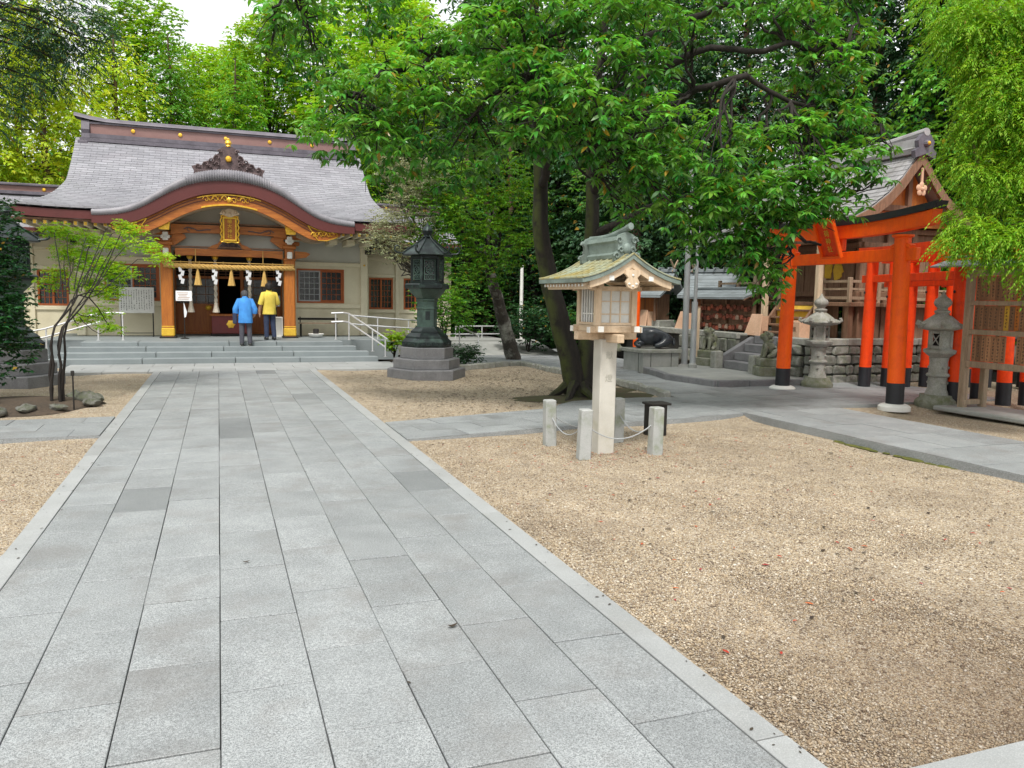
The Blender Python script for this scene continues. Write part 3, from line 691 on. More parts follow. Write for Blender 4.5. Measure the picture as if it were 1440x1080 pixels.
# orange bargeboard under the bow with gilt mounts
def bt(d): return ktop(d)-fb(d)-.002
def bb(d): return bt(d) - float(np.interp(abs(d), [0, .8, 1.6, 2.2, 2.7, 3.1], [.34, .36, .40, .38, .26, .08]))
barge = hb(fascia(-3.1, 3.1, YE+.02, .12, bt, bb), 'bargeboard', M['wood_beam'], angle=50)
m = MB()
for off in (.06, .14): 
    F = [[(HX+d, YE+.008, bt(d)-off*1.0), (HX+d, YE+.008, bt(d)-off-.022)] for d in [-2.6+5.2*i/60 for i in range(61)]]
    m.grid(list(reversed(F)))
hb(m, 'bargeboard_bead', M['fascia'], parent=barge)
def scrolls(m, cx, cz, y, w, h, n, s0=.05, seed=1):
    """pierced metal scrollwork: curling tendrils inside a w x h field"""
    rr = random.Random(seed)
    for i in range(n):
        px = cx + (-.5+(i+.5)/n)*w; pz = cz + rr.uniform(-.18, .18)*h; sg = 1 if i % 2 else -1
        pts = []
        for q in range(9):
            th = q*.75; r = (.5*h)*(1-q/10); pts.append((px + sg*r*math.cos(th)*.8, y - .008*(q % 2), pz + r*math.sin(th)))
        m.tube(pts, [s0*.32*(1-.05*q) for q in range(9)], 5)
m = MB()
T = [(-.82, -.02), (-.5, .055), (0, .085), (.5, .055), (.82, -.02)]
zc = bb(0)+.17
poly = [(HX+d, bt(d)-.03) for d in [-.85+1.7*i/16 for i in range(17)]] + [(HX+d, bt(d)-.055) for d in [.85-1.7*i/16 for i in range(17)]]
m.prism(poly, YE-.02, YE+.02, 'y')
poly = [(HX+d, bb(d)+.05) for d in [-.75+1.5*i/16 for i in range(17)]] + [(HX+d, bb(d)+.005) for d in [.75-1.5*i/16 for i in range(17)]]
m.prism(poly, YE-.02, YE+.02, 'y')
scrolls(m, HX, zc, YE-.005, 1.36, .22, 11, .05, 3)
m.ball((HX, YE-.02, zc), .07, 10, 6, (1, .4, 1))
hb(m, 'gilt_mount', M['gold'], parent=barge)
for sg in (-1, 1):
    m = MB(); poly = [(HX+sg*d, bt(d)-.02) for d in (2.15, 2.4, 2.7, 3.0)] + [(HX+sg*d, bb(d)+.0) for d in (3.0, 2.7, 2.45)]
    m.tube([(x, YE, z) for x, z in poly+poly[:1]], .016, 5); scrolls(m, HX+sg*2.58, (bt(2.55)+bb(2.55))/2, YE-.005, .62, .20, 6, .05, 5)
    hb(m, 'gilt_mount', M['gold'], parent=barge)
# carved wave boards at the outer ends of the bow and hanging gegyo
for sg in (-1, 1):
    m = MB(); m.prism([(HX+sg*a, b) for a, b in ((1.85, 3.72), (2.2, 3.78), (2.7, 3.62), (3.1, 3.60), (2.95, 3.50), (2.5, 3.36), (2.1, 3.40), (1.85, 3.5))], 24.75, 24.83, 'y')
    hb(m, 'carved_wave_board', M['wood_weather'], angle=20)
# curved porch ceiling
m = MB(); G = []
for i in range(41):
    d = -3.1+6.2*i/40; G.append([(HX+d, y, bb(d)+.03) for y in (YE+.12, 26.6)])
m.grid(G); G = [[(p[0], p[1], p[2]+.05) for p in r] for r in G]; m.grid(list(reversed(G))); hb(m, 'porch_ceiling', M['wood_pale'], angle=60)
# plaster tympanum under the bow
m = MB(); P = [(HX+d, bb(d)+.04) for d in [1.62-3.24*i/30 for i in range(31)]]; P += [(HX-1.62, 3.05), (HX+1.62, 3.05)]
m.prism(P, 25.62, 25.68, 'y'); hb(m, 'tympanum', M['plaster_grey'], angle=20)
# soffit and rafters of the straight eaves
m = MB()
for sg in (-1, 1): m.box((HX+sg*4.2, 25.6, 3.71), (2.6, 2.2, .05))
for sg in (-1, 1): m.box((HX+sg*4.85, 29.9, 3.71), (1.0, 6.4, .05))
hb(m, 'soffit', M['wood_brown'])
m = MB(); mc = MB()
for sg in (-1, 1):
    for i in range(9):
        x = HX+sg*(3.2+.24*i); m.box((x, 25.5, 3.625), (.09, 1.9, .11)); mc.box((x, 24.546, 3.625), (.075, .012, .095), .004)
hb(m, 'rafters', M['cream_paint'], kind='stuff'); hb(mc, 'rafter_caps', M['gold_flat'], kind='stuff')
for sg in (-1, 1):
    for i, x in enumerate((3.05, 3.6, 4.15)):
        m = MB(); m.box((HX+sg*x, 26.2, 3.47), (.26, 1.1, .18), .02); m.box((HX+sg*x, 25.68, 3.50), (.19, .1, .12), .01); hb(m, 'bracket_arm', M['cream_paint'])

# ridge with gilt crests
m = MB(); m.box((HX, YR, 6.70), (8.9, .62, .12)).box((HX, YR, 6.84), (8.6, .52, .13)); ridge = hb(m, 'ridge', M['ridge_dark'])
m = MB(); m.box((HX, YR, 7.065), (8.3, .40, .30)); hb(m, 'ridge_band', M['ridge_band'], parent=ridge)
m = MB(); m.box((HX, YR, 7.245), (8.5, .5, .06)); G = []
for i in range(21):
    x = -4.6+9.2*i/20; u = .10*max(0, abs(x)-3.4)**2; G.append([(HX+x, YR+.30*math.cos(a), 7.28+u+.16*math.sin(a)) for a in [PI*q/6 for q in range(7)]])
m.grid(list(reversed(G))); m.add(G[0], [tuple(range(7))]); m.add(G[-1], [tuple(reversed(range(7)))])
hb(m, 'ridge_cap', M['ridge_dark'], parent=ridge, angle=50)
for k in range(5):
    m = MB(); m.lathe([(.02, -.02), (.06, -.02), (.068, 0), (.06, .02), (.02, .03)], 14); m.v = [(HX+1.44*(k-2)+x, YR-.21-z, 7.08+y) for x, y, z in m.v]; hb(m, 'crest', M['gold'], parent=ridge)
for sg in (-1, 1):
    m = MB(); m.prism([(YR-.3, 6.62), (YR+.3, 6.62), (YR+.26, 6.9), (YR+.31, 7.02), (YR+.24, 7.3), (YR, 7.46), (YR-.24, 7.3), (YR-.31, 7.02), (YR-.26, 6.9)], HX+sg*4.16, HX+sg*4.40, 'x'); m.box((HX+sg*4.36, YR, 6.6), (.3, .7, .12), .02)
    hb(m, 'ridge_end_tile', M['ridge_dark'], parent=ridge, angle=20)
# carved ornament over the bow
m = MB(); prof = [(-.92, 5.10), (-.92, 5.22), (-.98, 5.33), (-.9, 5.36), (-.72, 5.38), (-.58, 5.50), (-.45, 5.52), (-.36, 5.68), (-.27, 5.72), (-.22, 5.86), (-.1, 5.93)]
P = [(HX+x, z) for x, z in prof] + [(HX-x, z) for x, z in reversed(prof)]
m.prism(P, 24.5, 24.62, 'y'); m.box((HX, 24.58, 5.17), (1.72, .26, .16), .02)
for sg in (-1, 1):
    for (ox, oz, r) in ((.80, 5.33, .07), (.60, 5.40, .085), (.44, 5.50, .08), (.30, 5.60, .09), (.22, 5.78, .07), (.5, 5.34, .06), (.3, 5.42, .08)):
        pts = [(HX+sg*(ox + r*(1-q/9)*math.cos(q*.8)), 24.47-.004*q, oz + r*(1-q/9)*math.sin(q*.8)) for q in range(9)]; m.tube(pts, .022, 5)
m.box((HX, 25.2, 5.22), (.5, 1.3, .22), .05)
orn = hb(m, 'gable_ornament', M['carved_dark'], angle=25)
m = MB(); m.lathe([(.02, -.02), (.08, -.02), (.09, .01), (.07, .04), (.02, .05)], 16); m.v = [(HX+x, 24.46-z, 5.58+y) for x, y, z in m.v]; hb(m, 'crest', M['gold'], parent=orn)
m = MB(); m.lathe([(.05, 0), (.075, .02), (.06, .06), (.095, .10), (.08, .16), (.05, .19), (.06, .21), (.02, .25)], 12, (HX, 24.55, 5.92)); hb(m, 'finial', M['gold'], parent=orn)

# porch: two stout pillars, beams, brackets
for i, dx in enumerate((-1.74, 1.69)):
    m = MB(); m.box((HX+dx, 25.4, 1.70), (.33, .33, 2.4), .035); p = hb(m, 'pillar', M['wood_orange'])
    m = MB(); m.box((HX+dx, 25.4, .67), (.36, .36, .26), .03).box((HX+dx, 25.4, .83), (.345, .345, .03), .005); hb(m, 'pillar_shoe', M['gold_flat'], parent=p)
    m = MB(); m.box((HX+dx, 25.4, .51), (.46, .46, .06), .015); hb(m, 'pillar_base', M['iron'], parent=p)
    m = MB(); m.box((HX+dx, 25.4, 2.86), (.36, .40, .06), .01).box((HX+dx, 25.40, 3.22), (.40, .42, .10), .02).box((HX+dx, 25.4, 3.1), (.26, .3, .5), .01)
    for (w, z) in ((.62, 3.34), (.9, 3.52)): m.box((HX+dx, 25.4, z), (w, .16, .12), .03)
    hb(m, 'bracket_set', M['wood_beam'], parent=p)
    m = MB()
    for z, s in ((2.98, .20), (3.42, .24)): m.box((HX+dx, 25.14, z), (.15, .14, s), .02); 
    m.box((HX+dx, 25.12, 3.40), (.25, .1, .1), .02); hb(m, 'white_nosing', M['white_paint'], parent=p)
    m = MB(); m.prism([(HX+dx-.13, 3.56), (HX+dx+.13, 3.56), (HX+dx+.2, 4.02), (HX+dx+.05, 4.1), (HX+dx-.05, 4.1), (HX+dx-.2, 4.02)], 24.62, 24.70, 'y')
    scrolls(m, HX+dx, 3.85, 24.6, .3, .3, 3, .07, 9); hb(m, 'gilt_cap', M['gold'], parent=p)
    m = MB(); sg = 1 if dx > 0 else -1      # carved nosing outside, corbel inside
    m.prism([(HX+dx+sg*a, b) for a, b in ((.16, 2.88), (.5, 2.94), (.62, 3.05), (.5, 3.10), (.16, 3.12))], 25.3, 25.48, 'y'); m.prism([(HX+dx-sg*a, b) for a, b in ((.16, 3.12), (.55, 3.40), (.5, 3.5), (.16, 3.5))], 25.33, 25.45, 'y')
    hb(m, 'carved_nosing', M['wood_beam'], parent=p)
m = MB(); P = [(HX-1.5, 2.86), (HX-1.2, 2.90), (HX+1.2, 2.90), (HX+1.5, 2.86), (HX+1.5, 3.10), (HX-1.5, 3.10)]; m.prism(P, 25.28, 25.5, 'y'); hb(m, 'lower_beam', M['wood_beam'])
m = MB(); P = [(HX-1.6, 3.48)] + [(HX+d, 3.53+.03*math.cos(d)) for d in (-1.2, -.6, 0, .6, 1.2)] + [(HX+1.6, 3.48), (HX+1.6, 3.78), (HX-1.6, 3.78)]; m.prism(P, 25.26, 25.5, 'y'); ub = hb(m, 'rainbow_beam', M['wood_beam'])
m = MB()
for sg in (-1, 1): m.tube([(HX+sg*(1.25-.12*q+.03*math.sin(q*2)), 25.25, 3.64+.07*math.sin(q*1.3)*(1-q/7)) for q in range(7)], .018, 5); m.tube([(HX+sg*(1.1-.06*math.cos(q)), 25.25, 3.64+.06*math.sin(q)) for q in range(6)], .014, 5)
hb(m, 'carved_tendril', M['carved_dark'], parent=ub)
m = MB(); m.box((HX, 25.4, 3.84), (3.3, .2, .05)).box((HX, 25.4, 3.15), (3.2, .18, .04)); hb(m, 'beam_top_rail', M['wood_brown'])  # thin brown rails laid along the tops of both porch beams
# frog-leg strut
m = MB(); out = [(-.62, 3.11), (-.5, 3.2), (-.34, 3.26), (-.25, 3.38), (-.15, 3.46), (0, 3.48)]; inn = [(-.36, 3.11), (-.27, 3.24), (-.18, 3.34), (0, 3.37)]
P = [(HX+x, z) for x, z in out] + [(HX-x, z) for x, z in reversed(out[:-1])] + [(HX-x, z) for x, z in inn] + [(HX+x, z) for x, z in reversed(inn[:-1])]
m.prism(P, 25.30, 25.42, 'y'); fl = hb(m, 'frog_leg_strut', M['wood_beam'], angle=20)
m = MB(); m.prism([(HX-.33, 3.11), (HX-.24, 3.24), (HX, 3.36), (HX+.24, 3.24), (HX+.33, 3.11)], 25.36, 25.40, 'y'); scrolls(m, HX, 3.2, 25.35, .4, .14, 5, .05, 2); hb(m, 'carving', M['carved_dark'], parent=fl)

# walls with their posts, rails and windows
YW = 26.7
def window(parent, x0, x1, z0, z1, y, leaves=2, nx=4, nz=5, mat='wood_window', open_first=True):
    m = MB(); f = .055
    for a, b, c, d in ((x0, x1, z0, z0+f), (x0, x1, z1-f, z1), (x0, x0+f, z0+f, z1-f), (x1-f, x1, z0+f, z1-f)): m.box(((a+b)/2, y, (c+d)/2), (b-a, .12, d-c), .006)
    w = hb(m, 'window', M[mat], parent=parent)
    m = MB(); m.box(((x0+x1)/2, y+.045, (z0+z1)/2), (x1-x0-.1, .012, z1-z0-.1)); hb(m, 'pane', M['glass_dark'], parent=w) if parent is hall else None
    for l in range(leaves):
        a = x0+f+(x1-x0-2*f)*l/leaves; b = x0+f+(x1-x0-2*f)*(l+1)/leaves; yy = y+(.0 if l % 2 else .022)
        m = MB(); s = .045
        for q in ((a, a+s, z0+f, z1-f), (b-s, b, z0+f, z1-f)): m.box(((q[0]+q[1])/2, yy, (q[2]+q[3])/2), (q[1]-q[0], .03, q[3]-q[2]))
        for q in ((a+s, b-s, z0+f, z0+f+s), (a+s, b-s, z1-f-s, z1-f)): m.box(((q[0]+q[1])/2, yy, (q[2]+q[3])/2), (q[1]-q[0], .03, q[3]-q[2]))
        for i in range(1, nx): m.box((lerp(a+s, b-s, i/nx), yy+.002, (z0+z1)/2), (.014, .018, z1-z0-2*f-2*s))
        for i in range(1, nz): m.box(((a+b)/2, yy+.004, lerp(z0+f+s, z1-f-s, i/nz)), (b-a-2*s, .014, .014))
        mm = M['wood_window'] if (l % 2 or not open_first) else M['pole_grey']
        hb(m, 'sash', mm, parent=w)
    return w
for sg in (-1, 1):
    m = MB()
    a, b = sorted((HX+sg*1.86, HX+sg*4.1)); wx0, wx1 = sorted((HX+sg*2.02, HX+sg*3.53))
    for (p, q, z0, z1) in ((a, b, .5, 1.55), (a, wx0, 1.55, 2.65), (wx1, b, 1.55, 2.65), (a, b, 2.65, 2.80)): m.box(((p+q)/2, YW+.08, (z0+z1)/2), (q-p, .16, z1-z0))
    hb(m, 'wall', M['plaster'])
    m = MB(); m.box(((a+b)/2, YW+.09, 3.22), (b-a, .14, .84)); hb(m, 'upper_wall', M['plaster_grey'])
    for z, h, d in ((2.80, .13, .07), (1.46, .14, .07), (3.58, .14, .05)):
        m = MB(); m.box(((a+b)/2+sg*.02, YW-d/2+.01, z), (b-a+.12, d+.02, h), .012); hb(m, 'wall_rail', M['cream_paint'])
    m = MB(); m.box((HX+sg*4.17, YW+.02, 2.05), (.24, .26, 3.1), .02); hb(m, 'corner_post', M['cream_paint'])
    m = MB(); m.box((HX+sg*1.78, YW+.0, 2.05), (.20, .22, 3.1), .02); hb(m, 'corner_post', M['cream_paint'])
    m = MB(); m.box((HX+sg*4.2, YW+1.9, 2.05), (.16, 3.6, 3.1)); hb(m, 'side_wall', M['plaster'])
    m = MB(); m.box((HX+sg*1.72, YW+.6, 2.05), (.14, 1.0, 3.1)); hb(m, 'porch_cheek', M['plaster'])
    window(hall, wx0, wx1, 1.55, 2.65, YW+.05)
    m = MB(); m.lathe([(.03, 0), (.035, .015), (.02, .03)], 8); m.v = [(HX+sg*4.17+x, YW-.11-z, 2.80+y) for x, y, z in m.v]; hb(m, 'nail_cover', M['gold_flat'])
    # hanging lamp boxes beside the corner post
    m = MB(); m.box((HX+sg*4.28, YW-.16, 3.30), (.17, .17, .28), .01).box((HX+sg*4.28, YW-.16, 3.46), (.24, .24, .05), .01); hb(m, 'eave_lamp', M['iron'])

# entrance: lattice doors, dark interior
YF = 27.8
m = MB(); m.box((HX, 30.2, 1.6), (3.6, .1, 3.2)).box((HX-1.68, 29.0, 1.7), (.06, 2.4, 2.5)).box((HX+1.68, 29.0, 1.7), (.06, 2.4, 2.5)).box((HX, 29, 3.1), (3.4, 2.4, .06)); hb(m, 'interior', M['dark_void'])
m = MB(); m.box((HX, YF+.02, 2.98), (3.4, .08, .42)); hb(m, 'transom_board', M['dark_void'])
for z, h in ((2.70, .12), (2.32, .08), (3.16, .12)):
    m = MB(); m.box((HX, YF-.04, z), (3.36, .12, h), .01); hb(m, 'door_head', M['wood_door'])
for x in (-1.66, -.38, .38, 1.66):
    m = MB(); m.box((HX+x, YF-.05, 1.6), (.10, .12, 2.2), .01); hb(m, 'door_post', M['wood_door'])
m = MB()
for i in range(16): m.box((HX-1.6+3.2*i/15, YF-.03, 2.51), (.02, .03, .30))
for z in (2.43, 2.52, 2.61): m.box((HX, YF-.028, z), (3.2, .02, .018))
hb(m, 'transom_lattice', M['wood_brown'])
for a, b in ((-1.6, -.44), (.44, 1.6)):
    m = MB(); m.box((HX+(a+b)/2, YF, .96), (b-a, .05, .92)).box((HX+(a+b)/2, YF-.03, 1.44), (b-a, .05, .07)).box((HX+(a+b)/2, YF-.03, .54), (b-a, .05, .09)); d = hb(m, 'door', M['wood_door'])
    m = MB(); m.box((HX+(a+b)/2, YF+.03, 1.88), (b-a-.02, .012, .8)); hb(m, 'pane', M['glass_dark'], parent=d)
    m = MB()
    for i in range(5): m.box((HX+lerp(a, b, i/4), YF-.01, 1.88), (.03 if i in (0, 4) else .022, .04, .8))
    for i in range(4): m.box((HX+(a+b)/2, YF-.008, 1.52+.25*i), (b-a, .03, .022))
    hb(m, 'lattice', M['wood_brown'], parent=d)
m = MB(); m.box((HX, YF-.06, .535), (3.3, .18, .07), .01); hb(m, 'threshold', M['wood_door'])

# side wings
def wing(sg, label):
    t = thing('side_wing', label, 'building', (HX+sg*6.4, 29.2, .37))
    def wb(m, n, mat, parent=None, **k): return m.build(n, mat, parent or t, world=True, **k)
    xa, xb = sorted((HX+sg*4.3, HX+sg*(7.6 if sg > 0 else 10.5)))
    yw = 28.25
    wins = [(HX+sg*q, HX+sg*(q+.85)) for q in ((4.62, 5.85) if sg > 0 else (4.72, 6.2, 7.6))]
    wins = [tuple(sorted(w)) for w in wins]; wins.sort()
    z0, z1 = 1.35, 2.45
    m = MB(); m.box(((xa+xb)/2, yw+.1, (.3+z0)/2), (xb-xa, .2, z0-.3)); m.box(((xa+xb)/2, yw+.1, (z1+3.45)/2), (xb-xa, .2, 3.45-z1))
    c = xa
    for a, b in wins + [(xb, xb)]:
        if a-c > .01: m.box(((c+a)/2, yw+.1, (z0+z1)/2), (a-c, .2, z1-z0))
        c = b
    wb(m, 'wall', M['plaster'])
    for z, h in ((2.52, .10), (1.28, .12), (3.1, .1)):
        m = MB(); m.box(((xa+xb)/2, yw-.02, z), (xb-xa, .06, h), .01); wb(m, 'wall_rail', M['cream_paint'])
    for a, b in wins:
        m = MB(); m.box((b+.14 if sg > 0 else a-.14, yw-.03, 1.9), (.14, .1, 3.1), .01); wb(m, 'post', M['cream_paint'])
        m = MB(); f = .06
        for p, q, r, s in ((a, b, z0, z0+f), (a, b, z1-f, z1), (a, a+f, z0+f, z1-f), (b-f, b, z0+f, z1-f), ((a+b)/2-.03, (a+b)/2+.03, z0+f, z1-f)): m.box(((p+q)/2, yw+.04, (r+s)/2), (q-p, .1, s-r), .005)
        w = wb(m, 'window', M['wood_window'])
        m = MB(); m.box(((a+b)/2, yw+.09, (z0+z1)/2), (b-a-.1, .012, z1-z0-.1)); wb(m, 'pane', M['glass_dark'], w)
        m = MB()
        for i in range(1, 6): m.box((lerp(a+f, b-f, i/6), yw+.06, (z0+z1)/2), (.016, .02, z1-z0-2*f))
        for i in range(1, 5): m.box(((a+b)/2, yw+.062, lerp(z0+f, z1-f, i/5)), (b-a-2*f, .015, .016))
        wb(m, 'lattice', M['wood_window'], w)
    # low-pitched tiled roof with its own ridge
    m = MB(); yr = 30.0
    pr = [(27.25, 3.62), (27.9, 3.86), (28.7, 4.22), (29.4, 4.58), (yr, 4.88)]
    for i in range(len(pr)-1):
        for k in range(4):
            ya, yb = lerp(pr[i][0], pr[i+1][0], k/4), lerp(pr[i][0], pr[i+1][0], (k+1)/4+.05); za, zb = lerp(pr[i][1], pr[i+1][1], k/4)+.02, lerp(pr[i][1], pr[i+1][1], (k+1)/4+.05)
            n = int((xb-xa+.2)/.33); 
            for j in range(n):
                a = xa+(xb-xa+.1)*j/n; b = xa+(xb-xa+.1)*(j+1)/n-.008
                m.add([(a, ya, za), (b, ya, za), (b, yb, zb), (a, yb, zb), (a, ya, za-.035), (b, ya, za-.035)], [(0, 1, 2, 3), (4, 5, 1, 0)])
    P = [(y, z-.03) for y, z in pr] + [(2*yr-y, z-.03) for y, z in reversed(pr[:-1])] + [(2*yr-27.25, 3.5), (27.25, 3.5)]
    base = MB(); base.prism(P, xa-.02, xb+.1, 'x'); r = wb(base, 'roof', M['ridge_dark'])
    wb(m, 'shingles', M['shingle'], r, kind='stuff', angle=20)
    m = MB(); m.box(((xa+xb)/2, 27.22, 3.58), (xb-xa+.1, .07, .14), .01); wb(m, 'eave_fascia', M['fascia'])
    m = MB(); m.box(((xa+xb)/2, yr, 4.9), (xb-xa, .5, .1)).box(((xa+xb)/2, yr, 5.16), (xb-xa+.1, .48, .08), .02); rr = wb(m, 'ridge', M['ridge_dark'])
    m = MB(); m.box(((xa+xb)/2, yr, 5.03), (xb-xa, .32, .17)); wb(m, 'ridge_band', M['ridge_band'], rr)
    for q in (5.55, 7.0):
        m = MB(); m.lathe([(.02, -.02), (.052, -.02), (.06, 0), (.052, .02), (.02, .03)], 12); m.v = [(HX+sg*q+x, yr-.17-z, 5.03+y) for x, y, z in m.v]; wb(m, 'crest', M['gold'], rr)
    return t
wing(-1, 'low cream-walled side wing beyond the maple with lattice windows and gold-studded ridge')
wing(1, 'low cream-walled side wing behind the pale twiggy tree and bronze lantern')

# things hung on and set about the porch
def hang(name, label, cat, loc, group=None): return thing(name, label, cat, loc, 0, group)
pl = hang('name_plaque', 'gilt-framed hanging plaque with gold characters at the centre of the porch', 'plaque', (HX, 24.95, 3.30))
tilt = Matrix.Rotation(R(9), 3, 'X')
def pb(m, n, mat, par=pl):
    m.v = [tuple(tilt @ Vector(v)) for v in m.v]; return m.build(n, mat, par, angle=25)
m = MB(); m.box((0, 0, .37), (.40, .05, .72), .01); bd = pb(m, 'board', M['wood_door'])
m = MB()
for sx in (-1, 1): m.box((sx*.17, -.035, .37), (.05, .05, .66), .012)
for z in (.05, .69): m.box((0, -.035, z), (.38, .05, .05), .012)
pb(m, 'inner_frame', M['gold_flat'])
m = MB()
for sx in (-1, 1):
    m.tube([(sx*(.235+.018*math.sin(q*1.57)), -.02, .74*q/16) for q in range(17)], .022, 6)
m.tube([(-.24+.48*q/8, -.02, .0+.012*math.sin(q*1.57)) for q in range(9)], .022, 6); m.tube([(-.24+.48*q/8, -.02, .74+.012*math.sin(q*1.57)) for q in range(9)], .022, 6)
pb(m, 'outer_frame', M['gold'])
m = MB(); m.prism([(-.28, .80), (-.2, .90), (0, .96), (.2, .90), (.28, .80), (.15, .76), (0, .70), (-.15, .76)], -.05, .0, 'y'); m.ball((-.16, -.05, .84), .05, 8, 5); m.ball((.16, -.05, .84), .05, 8, 5); m.ball((0, -.06, .80), .05, 8, 5)
pb(m, 'carved_crown', M['wood_pale'])
v, f = text_mesh('椿大神社', .135, .006, True, 1.05); m = MB(); m.add([(a, b-.045, c+.375) for a, b, c in v], f); pb(m, 'lettering', M['gold_flat'])

sh = hang('sacred_rope', 'thick twisted straw rope with bamboo pole stretched between the two porch pillars', 'rope', (HX, 25.18, 2.60))
m = MB()
for k in range(3):
    m.tube([(-1.8+3.62*i/150, .04*math.cos(i*.42+k*2.09), .04*math.sin(i*.42+k*2.09)-.03*math.cos(PI*(i/75-1)/2)) for i in range(151)], .042, 6)
m.build('rope', M['straw'], sh)
m = MB(); m.tube([(-1.85, .02, .10), (1.82, .02, .10)], .016, 6); m.build('bamboo_pole', M['straw'], sh)
m = MB()
for x in (-.85, -.2, .55, -1.35, 1.2): m.tube([(x, -.055, -.07), (x, -.06, .0), (x, -.03, .13), (x, .06, .13)], .008, 5)
m.tube([(-.95, 0, .1), (-.95, 0, .48)], .012, 5); m.tube([(.92, 0, .1), (.92, 0, .48)], .012, 5); m.build('tie', M['straw'], sh)
for i, (x, lab) in enumerate(((-.90, 'left of the doorway'), (.02, 'over the doorway'), (.95, 'right of the doorway'))):
    t = hang('straw_tassel', 'golden straw tassel on the sacred rope, %s' % lab, 'tassel', (HX+x, 25.18, 2.54), 'straw tassels on the sacred rope')
    m = MB(); m.lathe([(.02, 0), (.028, -.08), (.04, -.12), (.05, -.2), (.105, -.50), (.06, -.505)], 14, lobes=7, lob=.08); m.build('tassel_skirt', M['straw'], t)
    m = MB(); m.lathe([(.035, -.135), (.045, -.15), (.035, -.165)], 10); m.build('tassel_band', M['straw'], t)
for i, (x, lab) in enumerate(((-1.34, 'outermost by the sign stand'), (-.44, 'above the offering box'), (.50, 'beside the middle straw tassel'), (1.36, 'above the man in yellow'))):
    t = hang('paper_streamer', 'white zigzag paper streamer on the sacred rope, %s' % lab, 'streamer', (HX+x, 25.15, 2.56), 'paper streamers on the sacred rope')
    m = MB(); z = 0
    for q in range(4):
        dx = (.03 if q % 2 else -.03); m.box((dx, -.01*q, z-.07), (.085, .006, .15), rot=Euler((R(8), R(12*(1 if q % 2 else -1)), 0)).to_matrix()); z -= .115
    m.build('folded_paper', M['white_paper'], t)
for i, (x, lab) in enumerate(((-1.12, 'left of the offering box'), (-.42, 'in front of the offering box'), (.55, 'to the right of the offering box'))):
    t = hang('bell_rope', 'hanging pale bell rope with fringed end, %s' % lab, 'rope', (HX+x, 25.75, 2.84), 'bell ropes at the entrance')
    m = MB()
    for k in range(2): m.tube([(.025*math.cos(j*.6+k*PI), .025*math.sin(j*.6+k*PI), -1.35*j/40) for j in range(41)], .03, 6)
    m.build('cord', M['rope_white'], t)
    m = MB(); m.lathe([(.03, -1.30), (.055, -1.34), (.05, -1.38), (.095, -1.60), (.05, -1.605)], 12, lobes=6, lob=.07); m.build('fringe', M['rope_white'], t)
    m = MB(); m.ball((0, 0, .04), .09, 10, 7); m.build('bell', M['gold'], t)

ob = thing('offering_box', 'dark red lacquered offering box with gold crest in the doorway', 'offering box', (HX, 26.75, .5))
m = MB(); m.box((0, 0, .34), (1.12, .5, .56), .015); m.build('chest', M['lacquer_red'], ob)
m = MB(); m.box((0, -.27, .64), (1.24, .05, .06), .01).box((0, .27, .64), (1.24, .05, .06), .01).box((-.6, 0, .64), (.05, .49, .06), .01).box((.6, 0, .64), (.05, .49, .06), .01)
for i in range(9): m.box((-.5+.125*i, 0, .645), (.03, .49, .035))
m.build('grate', M['wood_door'], ob)
m = MB(); m.box((0, 0, .03), (1.2, .56, .06), .01); m.build('plinth', M['iron'], ob)
m = MB(); m.lathe([(.02, 0), (.11, 0), (.12, .012), (.10, .02), (.02, .022)], 18, lobes=6, lob=.14); m.v = [(x, -.255-z, .36+y) for x, y, z in m.v]; m.build('crest', M['gold'], ob)

sg_ = thing('sign_stand', 'white notice card on a thin stand left of the entrance pillar', 'sign', (-.93, 24.9, .5))
m = MB(); m.tube([(0, 0, .01), (0, 0, 1.08)], .014, 8).lathe([(.12, 0), (.12, .015), (.03, .03)], 14); m.build('stand', M['iron'], sg_)
m = MB(); m.box((0, -.02, 1.22), (.43, .02, .29), .004, rot=Euler((R(-8), 0, 0)).to_matrix()); m.build('card', M['white_paper'], sg_)
m = MB()
for r in range(5): m.box((random.uniform(-.03, .03), -.034-.0016*r*4.3+.012, 1.31-.045*r), (random.uniform(.2, .34), .003, .011))
m.build('print', M['wood_plaque'], sg_, kind='stuff')
m = MB(); m.prism([(-.01, 1.04), (.075, .76), (.045, .62), (.0, .60), (-.01, .8)], -.02, -.014, 'y'); m.build('folded_paper', M['white_paper'], sg_)

nb = thing('notice_board', 'pale notice board with columns of handwriting on dark legs by the wall', 'notice board', (-2.27, 26.1, .5))
m = MB(); m.box((0, -.01, 1.07), (.95, .03, .76), .006); m.build('board', M['paper'], nb)
m = MB()
for sx in (-1, 1): m.tube([(sx*.43, .03, .0), (sx*.43, .02, 1.3)], .017, 8); m.tube([(sx*.43, -.15, .015), (sx*.43, .2, .015)], .015, 6)
m.tube([(-.43, .03, .10), (.43, .03, .10)], .012, 6); m.build('frame', M['iron'], nb)
m = MB()
for c in range(13):
    z = 1.38 - random.uniform(0, .05); x = .41-.068*c
    while z > (.78 if random.random() > .02 else .95):
        h = random.uniform(.02, .045); m.box((x+random.uniform(-.006, .006), -.028, z), (random.uniform(.008, .022), .003, h*.8)); 
        if random.random() < .5: m.box((x, -.0285, z+.004), (.026, .003, .006))
        z -= h+.014
        if random.random() < .04: z -= .12
m.build('handwriting', M['ink'], nb, kind='stuff')

